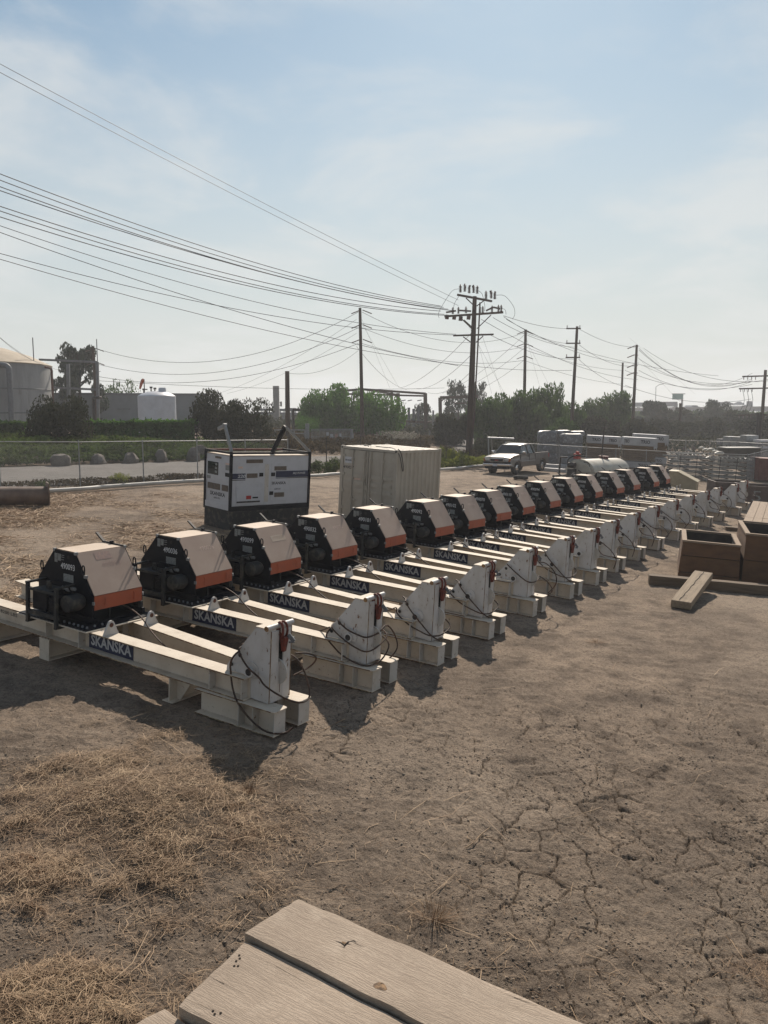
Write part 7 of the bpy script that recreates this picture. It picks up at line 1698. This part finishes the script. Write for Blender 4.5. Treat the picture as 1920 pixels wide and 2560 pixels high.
frames(1668, 1762, 1136, 56.5, 'left bundle of bluish galvanised frames stacked behind the wire fence', 'bluesteel', 3, 5)
frames(1766, 1862, 1144, 54.5, 'right bundle of pale galvanised frames stacked behind the wire fence', 'palesteel', 4, 6)
frames(1870, 1905, 1150, 57, 'small bundle of frames behind the fence corner', 'bluesteel', 5, 5)
# things farther back
for i, (px0, px1, yt, Y, d, mt, nm, lab, cat) in enumerate([(1822, 1842, 1091, 88, 1.5, 'steel', 'panel_stack', 'pale grey panel stack, left one behind the far wire fence', 'panel stack'), (1842, 1866, 1092, 86, 1.5, 'galv', 'panel_stack', 'pale grey panel stack, middle one behind the far wire fence', 'panel stack'), (1866, 1897, 1088, 84, 1.5, 'steel', 'panel_stack', 'pale grey panel stack with a dark gap, right one', 'panel stack'), (1800, 1825, 1097, 92, 1, 'pipegrey', 'panel_stack', 'low grey panel stack left of the pale ones', 'panel stack'), (1819, 1902, 1121, 70, 2, 'plyin', 'brown_container', 'long low brown bin behind the far wire fence', 'bin')]):
    A = at(px0, yt, Y); B = at(px1, yt, Y); z0 = T(A.x, Y); w = B.x-A.x; H = A.z-z0
    R = empty(nm, (A.x, Y, z0), lab, cat); n = max(2, int(H/.45))
    for q in range(n):
        k = MB(); k.box(.02*(q % 2), w-.02*(q % 2), 0, d, H*q/n+.01, H*(q+1)/n-.02); k.build('panel' if nm == 'panel_stack' else 'bin_wall', M[mt], R)
    if nm == 'brown_container': k = MB(); k.box(-.05, w+.05, -.05, d, H-.02, H+.06); k.build('bin_rim', M['palesteel'], R)
for i, (px, py, Y, s) in enumerate([(1766, 1122, 72, .22), (1778, 1122, 71, .26), (1788, 1127, 70, .22), (1798, 1130, 69, .26), (1753, 1118, 74, .2)]):
    a = at(px, py, Y); z0 = T(a.x, Y); R = empty('white_sack', (a.x, Y, a.z-s), ['leftmost but one of the white sacks on the scrap heap', 'middle white sack on the scrap heap', 'fourth white sack from the left on the scrap heap', 'rightmost white sack on the scrap heap', 'leftmost white sack on the scrap heap'][i], 'sack', 'white sacks behind the frame bundles')
    k = MB(); r = random.Random(i); n = 12
    for z, q in ((0, .7), (.25, 1), (.6, .95), (.9, .6), (1, .1)):
        for j in range(n): t = 2*pi*j/n; g = q*(.8+.35*r.random()); k.v.append((g*cos(t)*s*1.5, g*sin(t)*s, z*s*1.3))
    for q in range(4):
        for j in range(n): k.f.append((q*n+j, q*n+(j+1) % n, (q+1)*n+(j+1) % n, (q+1)*n+j)); k.mi.append(0)
    k.build('sack_body', M['trailerwhite'], R)
a = onground(1780, 1168); R = empty('rubble_heap', (a.x-2.5, a.y+7, T(a.x, a.y)), 'low heap of dark scrap and timber on which the white sacks lie', 'heap')
r = random.Random(9)
for i in range(34):
    k = MB(); x, y, z = r.random()*5.5, r.random()*2.5, r.random()*1.25; k.bar((x, y, z), (x+1.4*(r.random()-.3), y+.8*(r.random()-.5), max(.05, z+.4*(r.random()-.5))), .12+.1*r.random()); k.build('scrap_piece', M[r.choice(['timber', 'galv', 'rustbin', 'lumber'])], R)
for i, (px, py, Y, lab) in enumerate([(1915, 1098, 82, 'white panels stacked at the right edge below the utility pole')]):
    a = at(px, py, Y); z0 = T(a.x, Y); R = empty('panel_stack', (a.x-.3, Y, z0), lab, 'panel stack')
    for q in range(6): k = MB(); k.box(-.4+.1*(q % 2), 2.6, 0, 1.5, (a.z-z0)*q/6+.03, (a.z-z0)*(q+1)/6-.08); k.build('panel', M['genwhite' if q % 2 else 'pipegrey'], R)
a = onground(1915, 1215); R = empty('red_container', yard_matrix(a.x+.8, a.y+3, -.1), 'faded red steel box beyond the fence corner at the right edge', 'container')
k = MB(); k.box(0, 4, 0, 2, .1, 1.5); k.build('container_body', M['redbrown'], R); k = MB(); k.box(-.03, 4.03, -.03, 2.03, 1.5, 1.56); k.build('container_lid', M['redbrown'], R)

# ------------------------------------------------------------------ timber mats under the viewpoint
def mats():
    zt = 2.24
    A = onground(612, 2334, zt); A2 = onground(752, 2245, zt); E1 = onground(1008, 2560, zt)
    d = Vector((E1.x-A.x, E1.y-A.y, 0)); ang = atan2(d.y, d.x)
    R = empty('plank_stack', Matrix.Translation((A.x, A.y, T(A.x, A.y))) @ Matrix.Rotation(ang, 4, 'Z'), 'nearest stack of wide weathered planks cut by the bottom edge of the picture', 'plank stack')
    w = abs((A2-A).dot(Vector((-sin(ang), cos(ang), 0)))); L = 3.6; r = random.Random(2)
    skew = (A2-A).dot(Vector((cos(ang), sin(ang), 0)))
    w *= .95; rows = [(0, w, 0, skew, 0.0)]
    y = -.022; P2 = onground(616, 2352, zt-.02); P2b = onground(447, 2511, zt-.02)
    a2 = (P2-A).dot(Vector((cos(ang), sin(ang), 0))); a2b = (P2b-A).dot(Vector((cos(ang), sin(ang), 0))); y2b = (P2b-A).dot(Vector((-sin(ang), cos(ang), 0)))
    rows.append((y2b, -.009, a2b, a2, -.02))
    P3_ = onground(424, 2512, zt-.06); a3 = (P3_-A).dot(Vector((cos(ang), sin(ang), 0)))
    rows.append((y2b-.33, y2b-.012, a3-.05, a3, -.055)); rows.append((y2b-.68, y2b-.35, a3+.1, a3+.1, -.05))
    ymin = y2b-.68
    for ri, (y0, y1, x0, x1, dz) in enumerate(rows):
        # top board: a fine grid with worn, wavy edges
        nx, ny = 90, 10; th = .085; k = MB(); xs = x0 if True else 0
        for i in range(nx+1):
            for j in range(ny+1):
                g = j/ny; xa = x0+(x1-x0)*g; f = (i/nx)**1.15; x = xa+(L-xa)*f; yy = y0+(y1-y0)*g
                e = min(g, 1-g)*(y1-y0); wob = .006*(vnoise(np.array([x*9.0+ri*7]), np.array([g*2+ri]))[0]-.5)*2
                if j == 0: yy -= wob
                if j == ny: yy += wob
                if i == 0: x += .012*(vnoise(np.array([yy*30]), np.array([ri*3.0]))[0]-.5)
                z = zt+dz-.002*max(0, 1-e/.008)-.002*max(0, 1-i/1.0)
                z += .0012*(fbm(np.array([x*1.2+ri]), np.array([yy*26.0+3]), ri, 3)[0]-.5)
                k.v.append((x, yy, z))
        for i in range(nx):
            for j in range(ny): a_ = i*(ny+1)+j; k.f.append((a_, a_+ny+1, a_+ny+2, a_+1)); k.mi.append(0)
        top_n = len(k.v)
        rim = [i*(ny+1) for i in range(nx+1)]+[nx*(ny+1)+j for j in range(1, ny+1)]+[i*(ny+1)+ny for i in range(nx-1, -1, -1)]+[j for j in range(ny-1, 0, -1)]
        for v_ in rim: x, yy, z = k.v[v_]; k.v.append((x, yy, z-th))
        n = len(rim)
        for i in range(n): j = (i+1) % n; k.f.append((rim[i], top_n+i, top_n+j, rim[j])); k.mi.append(0)
        pl = k.build('plank', M['plankwood'], R)
        if ri < 3:
            rr = random.Random(ri)
            sp = {0: [(.62, .5)], 1: [(.12, .8), (.17, .77), (.16, .72), (.2, .66), (.25, .68), (.50, .12), (.62, .14), (.56, .10)], 2: []}[ri]
            for fx_, fy_ in sp:
                if ri == 1:
                    xx = x0+(x1-x0)*fy_+.25*fx_; yy = y0+(y1-y0)*fy_; k = MB(); k.lathe([(0, .0012), (.0045, .0012), (.0045, 0)], (xx, yy, zt+dz+.001), 7); k.build('nail_hole', M['crack'], pl)
    pls = [c for c in R.children if c.name.startswith('plank')] if False else None
    Ri = R.matrix_basis.inverted()
    def onp(px, py, dz=0.0):
        return Ri @ onground(px, py, zt+dz)
    for (px, py, a_, b_, dz) in ((951, 2489, .026, .017, .0), (860, 2371, .010, .006, .0)):
        q = onp(px, py, dz); k = MB(); n = 16; k.v.append((q.x, q.y, zt+dz+.0016))
        for i in range(n): t = 2*pi*i/n; rr_ = 1+.12*sin(3*t+px); k.v.append((q.x+a_*rr_*cos(t), q.y+b_*rr_*sin(t), zt+dz+.0006))
        for i in range(n): k.f.append((0, 1+i, 1+(i+1) % n)); k.mi.append(0)
        k.build('knot', M['knot'], R)
    def split_line(P, wd, dz=0.0):
        Q = [onp(x_, y_, dz) for x_, y_ in P]; k = MB(); r_ = random.Random(int(P[0][0]))
        for i in range(len(Q)-1):
            a, b = Q[i], Q[i+1]; d_ = (b-a); n_ = Vector((-d_.y, d_.x, 0)).normalized(); wa = wd*(.3+r_.random()) if 0 < i else .0002; wb = wd*(.3+r_.random()) if i < len(Q)-2 else .0002
            z_ = zt+dz+.0012; k.poly([(a.x-n_.x*wa, a.y-n_.y*wa, z_), (b.x-n_.x*wb, b.y-n_.y*wb, z_), (b.x+n_.x*wb, b.y+n_.y*wb, z_), (a.x+n_.x*wa, a.y+n_.y*wa, z_)])
        k.build('split', M['crack'], R)
    split_line([(838, 2366), (852, 2372), (862, 2380), (872, 2370), (884, 2368), (892, 2374)], .003)
    split_line([(846, 2378), (860, 2384), (866, 2376), (880, 2378)], .002)
    split_line([(878, 2370), (895, 2378), (912, 2387)], .001)
    split_line([(1250, 2520), (1285, 2537), (1320, 2552), (1345, 2562)], .0016)
    split_line([(944, 2494), (952, 2486), (957, 2482)], .0022)
    split_line([(1120, 2440), (1150, 2452), (1190, 2470)], .0008)
    for P_ in ([(448, 2512), (470, 2524), (500, 2540), (520, 2556)], [(470, 2500), (500, 2514), (540, 2536)], [(520, 2440), (560, 2462), (610, 2490)], [(640, 2395), (690, 2424), (760, 2466)]): split_line(P_, .0009, -.02)
    # lower layers, crossed bearers between
    z = zt-.055-.09
    lay = 0
    while z > .25:
        th = .085
        if lay % 3 == 2:
            for x in (.15, 1.3, 2.5, 3.3): k = MB(); k.box(x, x+.14, ymin, w-.02, z-.10, z-.004); k.build('bearer', M['timber'], R)
            z -= .105
        else:
            y = w-.01
            while y-.30 > ymin-.05:
                k = MB(); k.box(.05+.08*r.random(), L-.05*r.random(), y-.30, y-.012, z-th, z-.004); k.build('plank', M['lumber'], R); y -= .315
            z -= th+.004
        lay += 1
    for x in (.2, 1.7, 3.2): k = MB(); k.box(x, x+.3, ymin, w-.02, -.15, z-.002); k.build('bearer', M['timber'], R)
def plankmat():
    m = bpy.data.materials.new('foreground_plank_wood'); m.use_nodes = True; t = m.node_tree; n = t.nodes; l = t.links; b = n['Principled BSDF']
    b.inputs['Roughness'].default_value = .85; b.inputs['Specular IOR Level'].default_value = .25
    tc = n.new('ShaderNodeTexCoord')
    # knots bend the grain
    kn = n.new('ShaderNodeTexVoronoi'); kn.inputs['Scale'].default_value = 1.0; kn.inputs['Randomness'].default_value = .9
    mpk = n.new('ShaderNodeMapping'); mpk.inputs['Scale'].default_value = (1.6, 3.4, 0.0); mpk.inputs['Location'].default_value = (.35, .2, 0); l.new(tc.outputs['Object'], mpk.inputs['Vector']); l.new(mpk.outputs[0], kn.inputs['Vector'])
    kr = n.new('ShaderNodeMapRange'); l.new(kn.outputs['Distance'], kr.inputs['Value']); kr.inputs['From Min'].default_value = .0; kr.inputs['From Max'].default_value = .28; kr.inputs['To Min'].default_value = 1; kr.inputs['To Max'].default_value = 0; kr.interpolation_type = 'SMOOTHSTEP'
    wv = n.new('ShaderNodeTexWave'); wv.wave_type = 'BANDS'; wv.bands_direction = 'Y'; wv.inputs['Scale'].default_value = 26; wv.inputs['Distortion'].default_value = 26.0; wv.inputs['Detail'].default_value = 6; wv.inputs['Detail Scale'].default_value = .7; wv.inputs['Detail Roughness'].default_value = .7
    mp = n.new('ShaderNodeMapping'); mp.inputs['Scale'].default_value = (.22, 1, 1); l.new(tc.outputs['Object'], mp.inputs['Vector'])
    ad = n.new('ShaderNodeVectorMath'); ad.operation = 'ADD'; l.new(mp.outputs[0], ad.inputs[0]); cx = n.new('ShaderNodeCombineXYZ'); ml = n.new('ShaderNodeMath'); ml.operation = 'MULTIPLY'; ml.inputs[1].default_value = .10; l.new(kr.outputs[0], ml.inputs[0]); l.new(ml.outputs[0], cx.inputs[1]); l.new(cx.outputs[0], ad.inputs[1]); l.new(ad.outputs[0], wv.inputs['Vector'])
    def noise(sc, det, vec, ro=.6): z = n.new('ShaderNodeTexNoise'); z.inputs['Scale'].default_value = sc; z.inputs['Detail'].default_value = det; z.inputs['Roughness'].default_value = ro; l.new(vec, z.inputs['Vector']); return z.outputs['Fac']
    def rg(v, a, b_, c, d): r_ = n.new('ShaderNodeMapRange'); l.new(v, r_.inputs['Value']); r_.inputs['From Min'].default_value = a; r_.inputs['From Max'].default_value = b_; r_.inputs['To Min'].default_value = c; r_.inputs['To Max'].default_value = d; return r_.outputs[0]
    def mx(f, a, b_):
        k = n.new('ShaderNodeMix'); k.data_type = 'RGBA'; l.new(f, k.inputs['Factor'])
        for s_, v in (('A', a), ('B', b_)):
            if isinstance(v, tuple): k.inputs[s_].default_value = (*v, 1)
            else: l.new(v, k.inputs[s_])
        return k.outputs['Result']
    mg = n.new('ShaderNodeMapping'); mg.inputs['Scale'].default_value = (2.5, 70, 8); l.new(tc.outputs['Object'], mg.inputs['Vector'])
    fine = noise(1.0, 6, mg.outputs[0], .7)
    col = mx(rg(noise(1.6, 5, tc.outputs['Object']), .38, .66, 0, 1), (.37, .30, .235), (.275, .22, .17))
    col = mx(rg(wv.outputs['Fac'], .45, .98, 0, .38), col, (.215, .165, .125))
    col = mx(rg(fine, .5, .72, 0, .6), col, (.17, .13, .10))
    col = mx(rg(noise(7, 5, tc.outputs['Object']), .56, .75, 0, .5), col, (.42, .35, .28))
    col = mx(rg(kr.outputs[0], .72, .98, 0, .8), col, (.12, .07, .035))
    l.new(col, b.inputs['Base Color'])
    bp = n.new('ShaderNodeBump'); bp.inputs['Strength'].default_value = .5; bp.inputs['Distance'].default_value = .0025
    hh = n.new('ShaderNodeMath'); hh.operation = 'ADD'; l.new(wv.outputs['Fac'], hh.inputs[0]); l.new(fine, hh.inputs[1]); l.new(hh.outputs[0], bp.inputs['Height']); l.new(bp.outputs[0], b.inputs['Normal'])
    M['plankwood'] = m
plankmat()
mats()

# twigs on the soil near the first skid
for i, (px, py, L, lab) in enumerate([(780, 1830, .45, 'thin bare branched twig on the soil right of the first tower'), (1165, 2120, .3, 'small dead twig beside the soil cracks')]):
    a = onground(px, py); R = MB(); r = random.Random(i)
    P = [(0, 0, .01), (L*.3, L*.25, .03), (L*.55, L*.75, .02), (L*.9, L*1.1, .04)]
    R.tube(spline(P, 4), .006, 5); R.tube(spline([P[1], (L*.1, L*.6, .02), (L*.2, L*.8, .03)], 3), .004, 5); R.tube(spline([P[2], (L*.8, L*.6, .02), (L*.95, L*.55, .03)], 3), .004, 5)
    o = R.build('twig', M['straw'], None, True, Matrix.Translation((a.x, a.y, gz(a.x, a.y)))); tag(o, lab, 'twig')
# dead tufts
for i, (px, py, s, lab) in enumerate([(1085, 2290, .42, 'dead brown tuft growing in the soil right of the nearest planks'), (620, 1992, .28, 'dead brown tuft near the tip of the first tower shadow'), (1490, 1605, .40, 'flat dry grass patch on the open soil at the right')]):
    a = onground(px, py); r = np.random.default_rng(i); n = 260; t = r.random(n)*6.28; rad = s*r.random(n)**.7*.6
    base = np.stack([rad*np.cos(t)*.5, rad*np.sin(t)*.5, np.zeros(n)], -1); tip = base+np.stack([np.cos(t)*s*.5*r.random(n), np.sin(t)*s*.5*r.random(n), s*(.12 if i == 2 else .42)*r.random(n)], -1)
    sd_ = np.stack([-np.sin(t), np.cos(t), 0*t], -1)*.0022
    co = np.stack([base-sd_, base+sd_, tip+sd_*.3, tip-sd_*.3], 1).reshape(-1, 3); q = np.arange(n*4).reshape(-1, 4)
    me = np_mesh('dead_tuft', co, q, M['strawdark']); R = empty('dead_tuft', (a.x, a.y, gz(a.x, a.y)), lab, 'dry plant'); put('stems', me, R)

# ------------------------------------------------------------------ haze
k = MB(); k.box(-640, 640, -640, 640, -8, 24)
m = bpy.data.materials.new('haze_air'); m.use_nodes = True; t = m.node_tree; t.nodes.clear(); o_ = t.nodes.new('ShaderNodeOutputMaterial'); pv = t.nodes.new('ShaderNodeVolumePrincipled')
pv.inputs['Color'].default_value = (.93, .95, 1.0, 1); pv.inputs['Density'].default_value = HAZE; pv.inputs['Anisotropy'].default_value = .35
t.links.new(pv.outputs[0], o_.inputs['Volume'])
tag(k.build('haze', m), 'thin pale haze over the whole yard and plant', kind='stuff')
